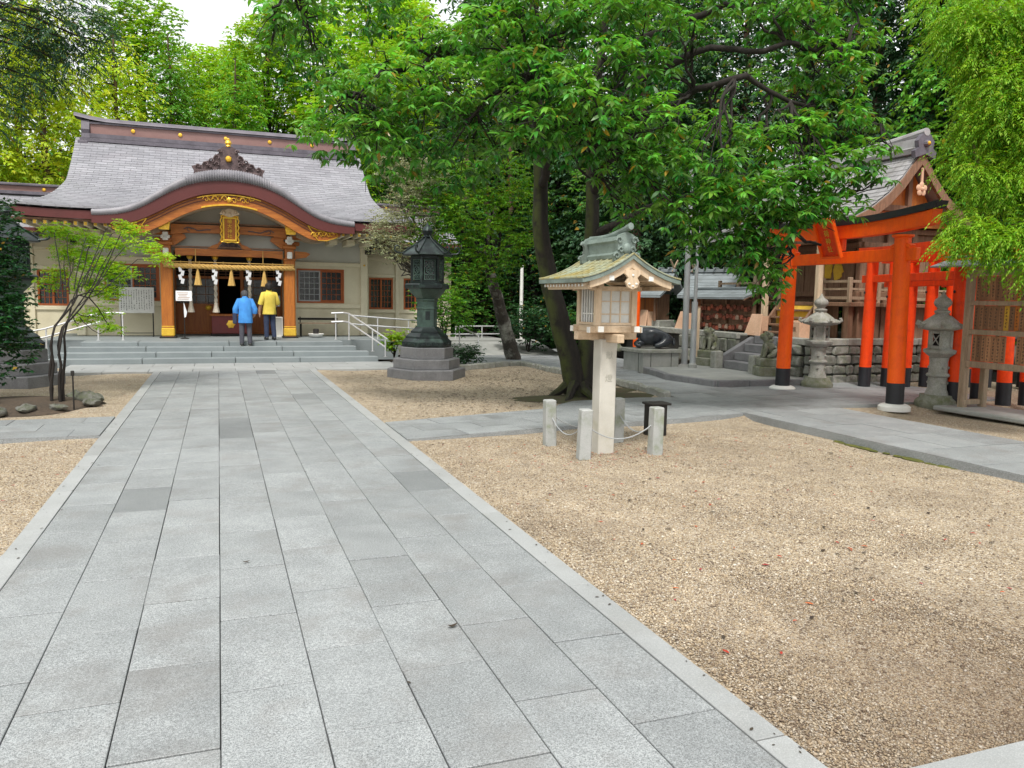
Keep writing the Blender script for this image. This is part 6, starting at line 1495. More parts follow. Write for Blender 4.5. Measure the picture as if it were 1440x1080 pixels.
# ------------------------------------------------------------------ two worshippers, seen from behind
def person(loc, label, height, bend, shirt, trouser, hairmat, pose, rz=0):
    t = thing('person', label, 'person', loc, rz, None); k = height/1.62
    def bendf(p):
        x, y, z = p; 
        if z > .84:
            a = bend*min(1, (z-.84)/.35); dz = z-.84; y, z = y*math.cos(a)+dz*math.sin(a), .84+dz*math.cos(a)-y*math.sin(a)
        return (x*k, y*k, z*k)
    def fix(o):
        me = o.data; co = [bendf(v.co) for v in me.vertices]
        for v, c in zip(me.vertices, co): v.co = c
        me.update(); return o
    hy = pose.get('head', 0.0)
    V = [((0, 0, .88), .115), ((0, 0, 1.02), .11), ((0, 0, 1.18), .125), ((0, 0, 1.30), .10), ((0, .005, 1.38), .05), ((0, .02+hy*.5, 1.44), .055), ((0, .03+hy, 1.50), .088), ((0, .04+hy*1.1, 1.57), .075)]
    E = [(i, i+1) for i in range(7)]
    arms = pose['arms']
    for sx, pts in arms.items():
        b = len(V); rr = [.055, .05, .042, .034, .034, .022]
        for i, p in enumerate(pts): V.append((p, rr[i]))
        E.append((3, b)); E += [(b+i, b+i+1) for i in range(len(pts)-1)]
    lg = pose['legs']
    for sx, pts in lg.items():
        b = len(V); rr = [.08, .06, .052, .038, .034]
        for i, p in enumerate(pts): V.append((p, rr[i]))
        E.append((0, b)); E += [(b+i, b+i+1) for i in range(len(pts)-1)]
    body = fix(skinned('body', V, E, M['skin'], t, 0))
    # fingers
    for sx, pts in arms.items():
        m = MB(); e = Vector(pts[-1]); d = (e-Vector(pts[-2])).normalized()
        side = d.cross(Vector((1, 0, 0))).normalized()
        for q in range(4): f0 = e+side*(.022*(q-1.5)); m.tube([f0-d*.03, f0+d*(.04+.01*(q in (1, 2))), f0+d*(.065+.012*(q in (1, 2)))+Vector((-.012*np.sign(pts[0][0]), 0, 0))], [.010, .0095, .007], 6)
        m.tube([e-d*.04+side*.03, e-d*.0+side*.055], [.011, .008], 6)
        m.v = [bendf(p) for p in m.v]; m.build('fingers', M['skin'], body)
    for s in (-1, 1):
        m = MB(); m.ball((s*.083, .02+hy, 1.505), .026, 7, 5, (.45, .7, 1.2)); m.v = [bendf(p) for p in m.v]; m.build('ear', M['skin'], body)
    m = MB(); m.ball((0, .125+hy, 1.49), .022, 6, 5, (.7, 1, 1.2)); m.v = [bendf(p) for p in m.v]; m.build('nose', M['skin'], body)
    # hair: a cap over crown and nape
    m = MB(); m.ball((0, .012+hy, 1.535), .112, 18, 12, (.92, 1.02, 1.0)); m.ball((0, -.03+hy, 1.49), .092, 14, 9, (.95, .8, 1.0))
    m.v = [(x*(1+.03*math.sin(21*z+9*x)), y+(.0 if z > 1.5 else .0), z) for x, y, z in m.v]; m.v = [bendf(p) for p in m.v]; m.build('hair', hairmat, t)
    # shirt
    m = MB(); hem = pose.get('hem', .80)
    prof = [(.180, hem), (.196, hem+.005), (.182, .93), (.176, 1.03), (.190, 1.15), (.200, 1.24), (.188, 1.31), (.135, 1.365), (.072, 1.395), (.066, 1.405)]
    m.lathe(prof, 28, (0, .002, 0), 0, (1, .74), 9, .022)
    for sx, pts in arms.items():
        p0, p1 = Vector((pts[0][0]*.80, pts[0][1], 1.315)), Vector(pts[1]); p2 = lerp(p1, Vector(pts[2]), pose.get('sleeve', .25)); d = (p1-p0).normalized()
        m.tube([p0-Vector((pts[0][0]*.25, 0, 0)), p0, lerp(p0, p1, .5), p1, p2], [.07, .082, .080, .076, .078], 14)
    for i, (x, y, z) in enumerate(m.v):
        w = .007*math.sin(15*z+7*x)+.006*math.sin(27*x+13*z)+.004*math.sin(48*z-21*x); m.v[i] = (x, y+w*(1 if y < 0 else -1), z)
    m.v = [bendf(p) for p in m.v]; sh = m.build('shirt', M[shirt], t, angle=70)
    m = MB(); m.lathe([(.075, 1.385), (.083, 1.39), (.078, 1.42), (.070, 1.425)], 18, (0, .008, 0), 0, (1, .9)); m.v = [bendf(p) for p in m.v]; m.build('collar', M[shirt], sh)
    # trousers
    V = [((0, 0, .88), .10)]; E = []
    for sx, pts in lg.items():
        b = len(V); rr = [.098, .078, .068, .062]
        q = list(pts[:3])+[tuple(lerp(Vector(pts[2]), Vector(pts[3]), .82))]
        for i, p in enumerate(q): V.append((p, rr[i]))
        E.append((0, b)); E += [(b+i, b+i+1) for i in range(len(q)-1)]
    fix(skinned('trousers', V, E, M[trouser], t, 0))
    for sx, pts in lg.items():
        e = Vector(pts[3]); m = MB(); m.ball((e.x, e.y+.055, .045), .13, 12, 7, (.40, 1.0, .38)); m.ball((e.x, e.y-.03, .05), .062, 10, 6, (.8, .9, .8)); m.v = [(a*k, b*k, max(.0, c)*k) for a, b, c in m.v]; sho = m.build('shoe', M['shoe'], t)
        m = MB(); m.ball((e.x, e.y+.05, .012), .132, 12, 4, (.41, 1.0, .1)); m.v = [(a*k, b*k, max(.0, c)*k) for a, b, c in m.v]; m.build('sole', M['paper'] if pose.get('pale_sole') else M['ink'], sho)
    return t
p1 = person((.68, 23.02, .386), 'person in a blue jacket and dark grey trousers bowing on the steps', 1.56, R(20), 'cloth_blue', 'trouser_grey', M['hair_grey'],
       dict(head=.05, hem=.655, sleeve=.55, pale_sole=True, arms={-1: [(-.19, 0, 1.30), (-.265, .02, 1.06), (-.25, .12, .84), (-.20, .2, .78), (-.19, .24, .76)], 1: [(.19, 0, 1.30), (.265, .02, 1.06), (.24, .13, .86), (.18, .22, .80), (.17, .25, .78)]},
            legs={-1: [(-.09, 0, .80), (-.10, .01, .46), (-.105, 0, .10), (-.105, .0, .05)], 1: [(.09, 0, .80), (.10, .015, .46), (.115, 0, .10), (.115, .0, .05)]}))
bag = thing('shoulder_bag', 'dark navy bag hanging at the left hip of the person in blue', 'bag', (.68-.27, 23.14, 1.14)); m = MB(); m.box((0, 0, 0), (.11, .24, .30), .04); m.build('pouch', M['denim'], bag); m = MB(); m.tube([(0, -.09, .13), (.04, -.05, .35), (.08, .02, .52), (.06, .08, .35), (0, .09, .13)], .011, 6); m.build('strap', M['ink'], bag)
p2 = person((1.37, 24.05, .50), 'person in a yellow short-sleeved shirt and blue jeans standing at the entrance', 1.62, R(2), 'cloth_yellow', 'denim', M['hair'],
       dict(head=.0, hem=.735, sleeve=.15, arms={-1: [(-.19, 0, 1.31), (-.25, -.02, 1.06), (-.265, .05, .84), (-.26, .07, .76), (-.26, .08, .72)], 1: [(.19, 0, 1.31), (.25, .02, 1.07), (.22, .17, .95), (.14, .26, .98), (.10, .28, 1.0)]},
            legs={-1: [(-.085, 0, .80), (-.09, .01, .46), (-.09, 0, .10), (-.09, .0, .05)], 1: [(.085, 0, .80), (.10, .01, .46), (.125, -.02, .10), (.125, -.02, .05)]}), rz=R(14))

# ------------------------------------------------------------------ vegetation
def leaf_obj(name, P, D, L, W, tint, mat, parent=None, world=False, droop=.18, up=None, long=False, six=False):
    k = len(P); D = D/np.linalg.norm(D, axis=1, keepdims=True)
    U = np.tile(np.array([[0, 0, 1.]]), (k, 1)) if up is None else up
    U = U + rng.normal(0, .35, (k, 3)); S = np.cross(D, U); S /= np.linalg.norm(S, axis=1, keepdims=True)+1e-9; Nn = np.cross(S, D)
    L = L[:, None]; W = W[:, None]
    tip = P + D*L - Nn*L*droop; q = .45 if not long else .35
    lf = P + D*L*q + S*W*.5 + Nn*W*.12; rt = P + D*L*q - S*W*.5 + Nn*W*.12
    if six:      # broad leaf: six corners, curved along its midrib
        pt = lambda q, w, dz: P + D*L*q + S*W*.5*w + Nn*(W*.10*abs(w) - L*droop*dz)
        V = np.stack([P, pt(.28, -.85, .05), pt(.62, -.8, .35), tip, pt(.62, .8, .35), pt(.28, .85, .05)], 1).reshape(-1, 3)
    else: V = np.stack([P, rt, tip, lf], 1).reshape(-1, 3)
    nv = 6 if six else 4
    if world and parent is not None: V = V - np.array(worig(parent))[None]
    F = np.array([[0, 1, 5], [1, 2, 4], [1, 4, 5], [2, 3, 4]] if six else [[0, 1, 2], [0, 2, 3]]); FF = (F[None]+(np.arange(k)*nv)[:, None, None]).reshape(-1, 3)
    me = bpy.data.meshes.new(name); me.vertices.add(k*nv); me.vertices.foreach_set('co', V.astype(np.float32).reshape(-1))
    me.loops.add(len(FF)*3); me.loops.foreach_set('vertex_index', FF.reshape(-1).astype(np.int32)); me.polygons.add(len(FF)); me.polygons.foreach_set('loop_start', (np.arange(len(FF))*3).astype(np.int32))
    at = me.attributes.new('tint', 'FLOAT', 'POINT'); at.data.foreach_set('value', np.repeat(np.clip(tint, 0, 1), nv).astype(np.float32))
    me.materials.append(mat); me.update(calc_edges=True)
    o = bpy.data.objects.new(name, me); COL.objects.link(o)
    if parent is not None: o.parent = parent
    return o
def sph(k, upb=0.0):
    v = rng.normal(0, 1, (k, 3)); v[:, 2] += upb; return v/np.linalg.norm(v, axis=1, keepdims=True)
def whorls(blobs, dens, nl, L, W, flat=.75, shell=.55, droop_dir=-.22, tb=.35, spread=.95):
    """rosettes of leaves through flattened cushions: returns arrays for leaf_obj"""
    Ps, Ds, Ls, Ts = [], [], [], []
    for (x, y, z, r) in blobs:
        k = max(4, int(dens*r*r)); u = sph(k, .35); rad = r*(shell+(1-shell)*rng.random(k)**.5)
        c = np.array([x, y, z]) + u*rad[:, None]*np.array([1, 1, flat]); c += rng.normal(0, .06, c.shape)
        bt = rng.uniform(-.24, .24)
        a0 = rng.uniform(0, 2*PI, k); ctint = tb + .30*u[:, 2] + rng.normal(0, .12, k) + bt  # tint brightens towards each cushion's top: painted top light and younger leaves
        for j in range(nl):
            a = a0 + 2*PI*j/nl + rng.normal(0, .25, k)
            d = np.stack([np.cos(a)*spread, np.sin(a)*spread, np.full(k, droop_dir)+rng.normal(0, .2, k)], 1) + u*.35
            Ps.append(c + d*.012); Ds.append(d); Ls.append(L*rng.uniform(.5, 1.3, k)); Ts.append(ctint+rng.normal(0, .07, k))
    P = np.concatenate(Ps); D = np.concatenate(Ds); Lx = np.concatenate(Ls); T = np.concatenate(Ts)
    return P, D, Lx, Lx*(W/L), T
def sprays(blobs, dens, Ls, nseg, lf, wf, hang=.6, flat=1.0, tb=.5):
    """feathery conifer sprays: a drooping axis with thin leaflets on both sides"""
    Ps, Ds, LL, Ts = [], [], [], []
    for (x, y, z, r) in blobs:
        k = max(5, int(dens*r*r)); u = sph(k, .25); rad = r*(.45+.55*rng.random(k)**.5); c = np.array([x, y, z])+u*rad[:, None]*np.array([1, 1, flat])
        d0 = u*np.array([1, 1, .3])+np.array([0, 0, .1])+rng.normal(0, .25, (k, 3)); d0 /= np.linalg.norm(d0, axis=1, keepdims=True)
        sl = Ls*rng.uniform(.6, 1.3, k); t0 = tb+.28*u[:, 2]+rng.normal(0, .13, k)+rng.uniform(-.12, .12)  # same upward brightening of the tint as in whorls
        p = c.copy(); d = d0.copy(); side = np.cross(d0, np.array([0, 0, 1.])+rng.normal(0, .3, (k, 3))); side /= np.linalg.norm(side, axis=1, keepdims=True)+1e-9
        for s in range(nseg):
            q = s/nseg; d = d+np.array([0, 0, -hang/nseg*1.6]); d /= np.linalg.norm(d, axis=1, keepdims=True); p = p+d*(sl/nseg)[:, None]
            for sg in (-1, 1):
                Ps.append(p.copy()); Ds.append(d*.85+side*sg*.75+np.array([0, 0, -.25])+rng.normal(0, .12, (k, 3))); LL.append(lf*sl/Ls*(1-.55*q)*rng.uniform(.8, 1.2, k)); Ts.append(t0+.25*q+rng.normal(0, .05, k))
        Ps.append(p.copy()); Ds.append(d); LL.append(lf*.8*np.ones(k)); Ts.append(t0+.3)
    P = np.concatenate(Ps); D = np.concatenate(Ds); L = np.concatenate(LL); T = np.concatenate(Ts)
    return P, D, L, L*wf, T
def crown(name, arr, mat, parent, world=False, **k):
    P, D, L, W, T = arr; return leaf_obj(name, P, D, L, W, T, mat, parent, world, **k)
def wob(pts, a, n):
    """resample a polyline to n points with a little wander"""
    pts = [Vector(p) for p in pts]; out = []
    for i in range(n):
        q = i/(n-1)*(len(pts)-1); j = min(int(q), len(pts)-2); t = q-j
        p0, p1, p2, p3 = pts[max(j-1, 0)], pts[j], pts[j+1], pts[min(j+2, len(pts)-1)]
        p = .5*((2*p1)+(-p0+p2)*t+(2*p0-5*p1+4*p2-p3)*t*t+(-p0+3*p1-3*p2+p3)*t**3)
        if 0 < i < n-1: p = p+Vector((random.gauss(0, a), random.gauss(0, a), random.gauss(0, a)))
        out.append(p)
    return out
def limb(m, pts, r0, r1, n=14, a=.03, sides=9): m.tube(wob(pts, a, n), [lerp(r0, r1, i/(n-1)) for i in range(n)], sides)

OAK = [(1.75, 13.14, 4.32, 0.62), (2.05, 12.77, 4.81, 0.75), (2.18, 12.32, 4.15, 0.6), (2.57, 12.37, 3.98, 0.65), (2.6, 12.26, 4.96, 0.8), (3.09, 12.01, 4.33, 0.8), (3.45, 11.73, 4.92, 0.7), (3.54, 12.0, 3.84, 0.65), (3.95, 11.62, 5.55, 0.8), (3.87, 11.32, 4.57, 0.6), (4.12, 10.85, 4.97, 0.6), (4.5, 10.47, 4.73, 0.6), (4.77, 10.22, 4.42, 0.5), (4.21, 10.51, 4.19, 0.5), (4.07, 10.96, 3.97, 0.45), (4.7, 10.63, 4.01, 0.55), (5.24, 10.67, 5.15, 0.6), (5.31, 10.74, 4.08, 0.6), (4.57, 11.22, 5.91, 0.7), (5.16, 10.77, 5.75, 0.6), (5.93, 10.93, 5.9, 0.7), (5.91, 10.85, 5.17, 0.6), (6.0, 10.74, 4.44, 0.7), (5.78, 10.95, 3.74, 0.6), (6.18, 10.59, 3.72, 0.65), (6.17, 11.18, 3.26, 0.55), (6.57, 10.59, 3.12, 0.6), (6.77, 10.37, 3.73, 0.6), (7.09, 10.6, 2.93, 0.55), (7.61, 10.58, 2.63, 0.5), (7.99, 10.62, 2.31, 0.42), (8.32, 10.68, 1.98, 0.3), (7.48, 10.29, 3.34, 0.7), (8.0, 10.26, 2.95, 0.5), (8.08, 10.08, 3.46, 0.6), (8.69, 10.16, 3.29, 0.5), (8.91, 10.14, 3.84, 0.6), (9.35, 10.11, 4.03, 0.45), (9.66, 10.0, 4.14, 0.28), (9.63, 10.08, 3.77, 0.3), (8.47, 10.46, 4.29, 0.6), (7.85, 10.67, 4.17, 0.6), (9.14, 10.47, 4.67, 0.6), (9.57, 10.6, 5.29, 0.55), (9.2, 10.77, 5.62, 0.6), (8.89, 10.95, 6.18, 0.7), (8.23, 11.0, 6.44, 0.7), (9.83, 11.02, 6.1, 0.6), (9.73, 11.12, 6.68, 0.7), (9.92, 10.62, 4.77, 0.4), (9.31, 11.56, 5.37, 0.5), (7.46, 11.27, 4.46, 0.5), (6.71, 11.32, 4.29, 0.55), (1.43, 13.92, 6.34, 0.6), (1.13, 14.42, 6.0, 0.45), (1.55, 14.01, 5.6, 0.5), (0.98, 14.75, 6.54, 0.5), (3.07, 12.38, 5.66, 0.4), (3.47, 12.23, 5.67, 0.45), (3.93, 11.91, 6.2, 0.5), (2.37, 13.37, 6.4, 0.35), (6.74, 11.07, 5.94, 0.35), (7.84, 10.23, 3.04, 0.4), (8.31, 10.17, 3.17, 0.45), (7.76, 10.44, 2.73, 0.45), (8.46, 10.07, 3.7, 0.5), (7.02, 10.34, 3.32, 0.5), (6.93, 10.72, 2.61, 0.4), (9.05, 10.02, 3.3, 0.35), (8.25, 10.53, 2.32, 0.3)]
CYP = [(10.33, 9.1, 5.91, 0.6), (10.63, 8.67, 5.92, 0.7), (11.09, 8.46, 5.53, 0.7), (10.41, 8.99, 5.2, 0.5), (10.61, 8.47, 4.99, 0.6), (10.39, 8.92, 4.48, 0.45), (10.59, 8.49, 4.22, 0.6), (10.97, 8.28, 4.5, 0.6), (10.24, 8.78, 3.74, 0.4), (10.48, 8.45, 3.52, 0.5), (10.86, 8.21, 3.51, 0.6), (10.09, 8.63, 2.82, 0.33), (10.28, 8.43, 2.66, 0.35), (10.38, 8.09, 2.79, 0.4), (10.74, 7.94, 2.7, 0.5), (10.54, 7.86, 2.31, 0.3), (10.17, 8.84, 3.14, 0.25), (11.14, 7.95, 4.07, 0.7), (10.9, 7.66, 2.6, 0.5), (11.35, 8.03, 5.44, 0.8), (9.98, 8.76, 2.67, 0.2)]
LPINE = [(-1.67, 15.44, 5.95, 0.3), (-2.22, 15.21, 5.88, 0.5), (-3.02, 15.55, 6.26, 0.6), (-2.48, 15.35, 6.27, 0.6), (-2.08, 15.4, 6.12, 0.45), (-2.71, 15.37, 5.69, 0.5), (-2.31, 15.42, 5.53, 0.4), (-3.04, 15.44, 5.23, 0.5), (-1.91, 15.81, 6.55, 0.4), (-3.47, 15.21, 5.67, 0.7), (-2.65, 15.51, 5.23, 0.3), (-3.54, 15.36, 4.83, 0.6)]
MAPLE = [(-2.81, 16.8, 2.89, 0.22), (-2.5, 16.68, 2.83, 0.22), (-2.14, 16.53, 2.73, 0.25), (-1.76, 16.28, 2.64, 0.25), (-1.44, 16.08, 2.89, 0.2), (-1.2, 15.86, 2.64, 0.22), (-0.92, 15.62, 2.42, 0.18), (-1.57, 16.25, 2.99, 0.15), (-2.39, 16.59, 2.44, 0.3), (-2.01, 16.33, 2.25, 0.33), (-1.71, 16.2, 2.13, 0.3), (-2.28, 16.49, 1.93, 0.28), (-1.9, 16.23, 1.8, 0.28), (-2.72, 16.78, 2.12, 0.2), (-2.91, 16.83, 1.94, 0.18), (-2.03, 16.24, 1.42, 0.22), (-2.3, 16.32, 1.31, 0.18), (-1.84, 16.03, 1.17, 0.18), (-2.59, 16.78, 2.51, 0.22)]
UNDER = [(5.23, 20.28, 3.94, 0.8), (5.76, 20.17, 4.68, 0.9), (5.74, 20.04, 3.41, 0.8), (6.17, 19.62, 3.93, 0.9), (5.05, 20.27, 3.21, 0.6), (6.59, 19.17, 3.21, 0.8), (7.11, 19.08, 4.1, 0.8), (6.63, 19.33, 4.8, 0.9), (5.83, 19.71, 2.68, 0.6), (6.51, 19.44, 2.51, 0.6), (7.26, 18.9, 3.04, 0.6)]
PLUM = [(4.07, 20.45, 3.54, 0.6), (4.64, 20.54, 4.29, 0.6), (4.25, 20.0, 2.99, 0.4), (5.08, 20.44, 4.85, 0.6), (3.75, 20.2, 3.16, 0.35), (4.25, 20.88, 5.03, 0.5), (4.84, 20.17, 3.56, 0.5)]


# the big evergreen oak over the forecourt
oak = thing('oak_tree', 'large leaning evergreen oak with mossy trunk spreading its glossy crown over the forecourt', 'tree', (6.39, 13.78, 0))
m = MB(); rel = lambda L: [tuple(Vector(p)-Vector((6.39, 13.78, 0))) for p in L]
tp = wob(rel([(6.43, 13.76, -.15), (6.36, 13.78, .25), (6.08, 13.9, 1.3), (5.82, 14.05, 2.4), (5.68, 14.11, 3.4), (5.66, 14.1, 4.43), (5.45, 13.9, 5.6), (5.3, 13.6, 7.2), (5.4, 13.4, 9.0)]), .012, 34)
m.tube(tp, [(.31-.10*min(1, i/3)) if i < 4 else lerp(.212, .055, (i-4)/29) for i in range(34)], 16)
for i, v in enumerate(m.v): x, y, z = v; a = math.atan2(y, x); m.v[i] = (x*(1+.16*max(0, .5-z)*math.sin(5*a+1)), y*(1+.16*max(0, .5-z)*math.sin(4*a)), z)
limb(m, rel([(6.5, 13.8, -.1), (6.62, 13.85, .7), (6.72, 14.0, 2.0), (6.75, 14.1, 3.4), (6.8, 14.2, 5.4), (7.1, 14.3, 8.2)]), .24, .06, 24, .012, 13)
m.build('trunk', M['bark'], oak, angle=70)
for ang, L in ((-2.4, .8), (-1.3, .7), (.2, 1.0), (1.6, .7), (2.9, .75), (-.5, .9)):
    m = MB(); limb(m, [(.16*math.cos(ang), .16*math.sin(ang), .22), (.38*math.cos(ang), .38*math.sin(ang), .03), (L*math.cos(ang+.1), L*math.sin(ang+.1), -.13)], .12, .03, 8, .01, 7); m.build('root', M['bark'], oak)
mains = [[(5.66, 14.1, 4.6), (4.6, 13.3, 5.6), (3.2, 12.5, 5.5), (1.9, 12.7, 4.9)], [(5.45, 13.9, 5.5), (4.7, 12.4, 5.6), (4.3, 11.1, 5.0)], [(6.76, 14.1, 3.8), (7.0, 12.5, 5.0), (7.4, 10.95, 5.25), (8.4, 10.85, 5.15), (9.6, 11.0, 4.9)],
         [(6.8, 14.2, 5.2), (7.4, 12.4, 5.9), (8.1, 10.9, 5.75), (9.3, 10.6, 5.8)], [(6.75, 14.05, 3.0), (7.9, 12.5, 3.7), (8.9, 11.6, 3.3), (9.7, 11.2, 2.8)], [(5.7, 14.1, 3.9), (5.2, 12.4, 4.4), (5.0, 11.0, 4.3)], [(6.9, 14.2, 6.4), (9, 13, 7.2), (11, 12, 6.5)], [(5.4, 13.6, 6.6), (3.2, 13.4, 7.2), (1.2, 13.6, 6.6)]]
m = MB(); nodes = []
for L in mains:
    w = wob(L, .07, 16); nodes += w[4:]; m.tube([p-Vector((6.39, 13.78, 0)) for p in w], [lerp(.085, .022, i/15) for i in range(16)], 8)
m.build('limbs', M['bark_dark'], oak, angle=70)
m = MB()
for (x, y, z, r) in OAK:
    c = Vector((x, y, z)); nd = min(nodes, key=lambda q: (q-c).length)
    for _ in range(2):
        e = c+Vector((random.uniform(-.5, .5)*r, random.uniform(-.5, .5)*r, random.uniform(-.3, .3)*r)); md = (nd+e)/2+Vector((random.gauss(0, .15), random.gauss(0, .15), random.uniform(-.1, .15)))
        m.tube([p-Vector((6.39, 13.78, 0)) for p in wob([nd, md, e], .04, 8)], [lerp(.030, .008, i/7) for i in range(8)], 5)
        for k in range(3):
            e2 = e+Vector((random.gauss(0, r*.5), random.gauss(0, r*.5), random.gauss(0, r*.35))); m.tube([p-Vector((6.39, 13.78, 0)) for p in wob([md, (md+e2)/2+Vector((0, 0, .05)), e2], .03, 5)], [.012, .010, .008, .006, .004], 4)
m.build('twigs', M['bark_dark'], oak, angle=70, kind='stuff')
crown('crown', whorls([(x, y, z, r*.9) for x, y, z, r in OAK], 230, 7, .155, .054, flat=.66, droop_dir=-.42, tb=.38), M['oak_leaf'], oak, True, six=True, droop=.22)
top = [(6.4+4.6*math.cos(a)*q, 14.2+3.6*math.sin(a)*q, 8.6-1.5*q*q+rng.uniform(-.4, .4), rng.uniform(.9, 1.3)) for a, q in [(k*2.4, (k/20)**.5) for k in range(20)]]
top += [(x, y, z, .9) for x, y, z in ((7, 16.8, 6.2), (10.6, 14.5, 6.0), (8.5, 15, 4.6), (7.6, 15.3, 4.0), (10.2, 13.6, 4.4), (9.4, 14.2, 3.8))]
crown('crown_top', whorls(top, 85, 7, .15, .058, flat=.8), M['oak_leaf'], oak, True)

# the small leaning tree by the ramp, with yellow-green outer leaves
lt = thing('leaning_tree', 'small leaning tree with pale blotched bark beside the ramp, bushy mid-green crown', 'tree', (8.22, 22.42, 0))
rel2 = lambda L: [tuple(Vector(p)-Vector((8.22, 22.42, 0))) for p in L]
m = MB(); limb(m, rel2([(8.28, 22.42, -.1), (8.05, 22.3, .6), (7.72, 22.1, 1.5), (7.3, 21.7, 2.4), (7.1, 21.4, 3.4), (7.2, 21.2, 4.4)]), .24, .08, 20, .015, 11); m.build('trunk', M['bark_patchy'], lt, angle=70)
m = MB()
for (x, y, z, r) in UNDER: limb(m, rel2([(7.3-.1*random.random(), 21.7, 2.3+random.random()), ((x+7.2)/2, (y+21.5)/2, (z+2.9)/2+.2), (x, y, z)]), .05, .012, 8, .05, 6)
m.build('limbs', M['bark_dark'], lt, angle=70)
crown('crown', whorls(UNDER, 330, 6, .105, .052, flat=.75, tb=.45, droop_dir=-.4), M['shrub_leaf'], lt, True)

# pale twiggy tree behind the bronze lantern
pt = thing('twiggy_tree', 'pale grey-leaved twiggy tree behind the bronze lantern', 'tree', (5.6, 21.4, 0))
m = MB(); limb(m, [(0, 0, -.1), (-.2, -.2, 1), (-.5, -.6, 2.2), (-.3, -.9, 3.6)], .12, .03, 14, .03, 8)
for (x, y, z, r) in PLUM:
    for _ in range(8): limb(m, [(-.4, -.5, 2.0+random.random()*.8), ((x-5.6)*.6+random.gauss(0, .2), (y-21.4)*.6+random.gauss(0, .2), (z+2.2)/2+random.gauss(0, .2)), (x-5.6+random.gauss(0, r*.6), y-21.4+random.gauss(0, r*.6), z+random.gauss(0, r*.6))], .022, .005, 8, .05, 4)
m.build('trunk', M['bark_patchy'], pt, angle=70)
crown('crown', whorls(PLUM, 1000, 5, .072, .034, flat=.95, shell=.1), M['pale_leaf'], pt, True)

# feathery cypress at the right
cy_ = thing('cypress_tree', 'bright yellow-green feathery cypress hanging over the plaque rack at the right', 'tree', (14.0, 6.9, 0))
m = MB(); limb(m, [(0, 0, -.1), (.05, .02, 3), (0, .05, 6), (.05, 0, 10)], .26, .06, 18, .015, 12); m.build('trunk', M['bark_cedar'], cy_, angle=70)
m = MB()
for (x, y, z, r) in CYP: limb(m, [(.0, .0, z+.5), ((x-14)*.5, (y-6.9)*.5, z+.55), (x-14, y-6.9, z)], .04, .008, 9, .03, 5)
m.build('limbs', M['bark_cedar'], cy_, angle=70)
ext = [(14+1.5*math.cos(a), 6.9+1.5*math.sin(a), 3.4+.62*k, .6) for k, a in [(k, k*2.4) for k in range(12)]]
tufts = [(x+r*.62*math.cos(a)*q, y+r*.62*math.sin(a)*q, z+r*rng.uniform(-.55, .55), r*rng.uniform(.36, .52)) for x, y, z, r in CYP for a, q in [(rng.uniform(0, 6.28), rng.uniform(.3, 1)) for _ in range(5)]]
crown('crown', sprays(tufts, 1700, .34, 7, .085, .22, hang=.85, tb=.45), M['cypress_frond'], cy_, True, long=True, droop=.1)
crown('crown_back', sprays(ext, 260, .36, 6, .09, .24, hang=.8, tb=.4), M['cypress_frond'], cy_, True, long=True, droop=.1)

# dark pine boughs reaching in at the upper left
lp_ = thing('pine_tree', 'dark pine whose shaded boughs hang in at the upper left corner', 'tree', (-6.6, 13.5, 0))
m = MB(); limb(m, [(0, 0, -.1), (.1, 0, 3), (0, .1, 6.5), (.1, .1, 9.5)], .28, .07, 16, .02, 11); m.build('trunk', M['bark_cedar'], lp_, angle=70)
m = MB()
for (x, y, z, r) in LPINE: limb(m, [(.05, .05, z+.1), ((x+6.6)*.5, (y-13.5)*.5, z+.35), (x+6.6, y-13.5, z)], .05, .01, 9, .04, 5)
m.build('limbs', M['bark_dark'], lp_, angle=70)
ext = [(-6.6+1.6*math.cos(a), 13.5+1.6*math.sin(a), 4.2+.5*k, .7) for k, a in [(k, k*2.4) for k in range(11)]]
crown('crown', sprays(LPINE+ext, 330, .34, 6, .13, .20, hang=.5, tb=.4), M['cedar_dark'], lp_, True, long=True, droop=.05)

# dark clipped bush at the left, maple, rocks
cb = thing('camellia_bush', 'dense dark glossy bush at the left edge in front of the far bronze lantern', 'bush', (-3.62, 15.1, 0))
bl_ = [(-3.66+.40*math.cos(k*2.4), 15.05+.42*math.sin(k*2.4), (.75+.135*k), (.46 if k < 13 else .36)) for k in range(17)]
m = MB(); [limb(m, [(0, 0, -.1), (.1*math.cos(k), .1*math.sin(k), .8), (.3*math.cos(k*2), .3*math.sin(k*2), 1.9)], .05, .015, 9, .02, 7) for k in range(3)]; m.build('stems', M['bark_dark'], cb, angle=70)
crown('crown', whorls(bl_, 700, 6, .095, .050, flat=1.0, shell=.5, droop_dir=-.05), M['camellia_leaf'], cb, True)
mt = thing('maple_tree', 'slender multi-stemmed young maple with bright yellow-green leaves beside the path', 'tree', (-2.47, 14.45, 0))
m = MB()
for k in range(5):
    a = k*1.3; e = MAPLE[(k*5+2) % len(MAPLE)]; limb(m, [(.09*math.cos(a), .09*math.sin(a), -.08), (.10*math.cos(a)+.03, .10*math.sin(a), .6), (.10*math.cos(a)+.06+.05*k/7, .10*math.sin(a), 1.15), ((e[0]+2.47)*.42+.05, (e[1]-14.45)*.5, 1.75), (e[0]+2.47, e[1]-14.45, e[2])], .026, .007, 16, .012, 7)
m.build('stems', M['bark_dark'], mt, angle=70)
m = MB()
for (x, y, z, r) in MAPLE: limb(m, [(.12+(x+2.47)*.3, (y-14.45)*.3, 1.5+.3*(z-1.6)), ((x+2.47)*.75, (y-14.45)*.8, z-.08), (x+2.47+.1, y-14.45, z)], .010, .003, 7, .02, 4)
m.build('twigs', M['bark_dark'], mt, angle=70, kind='stuff')
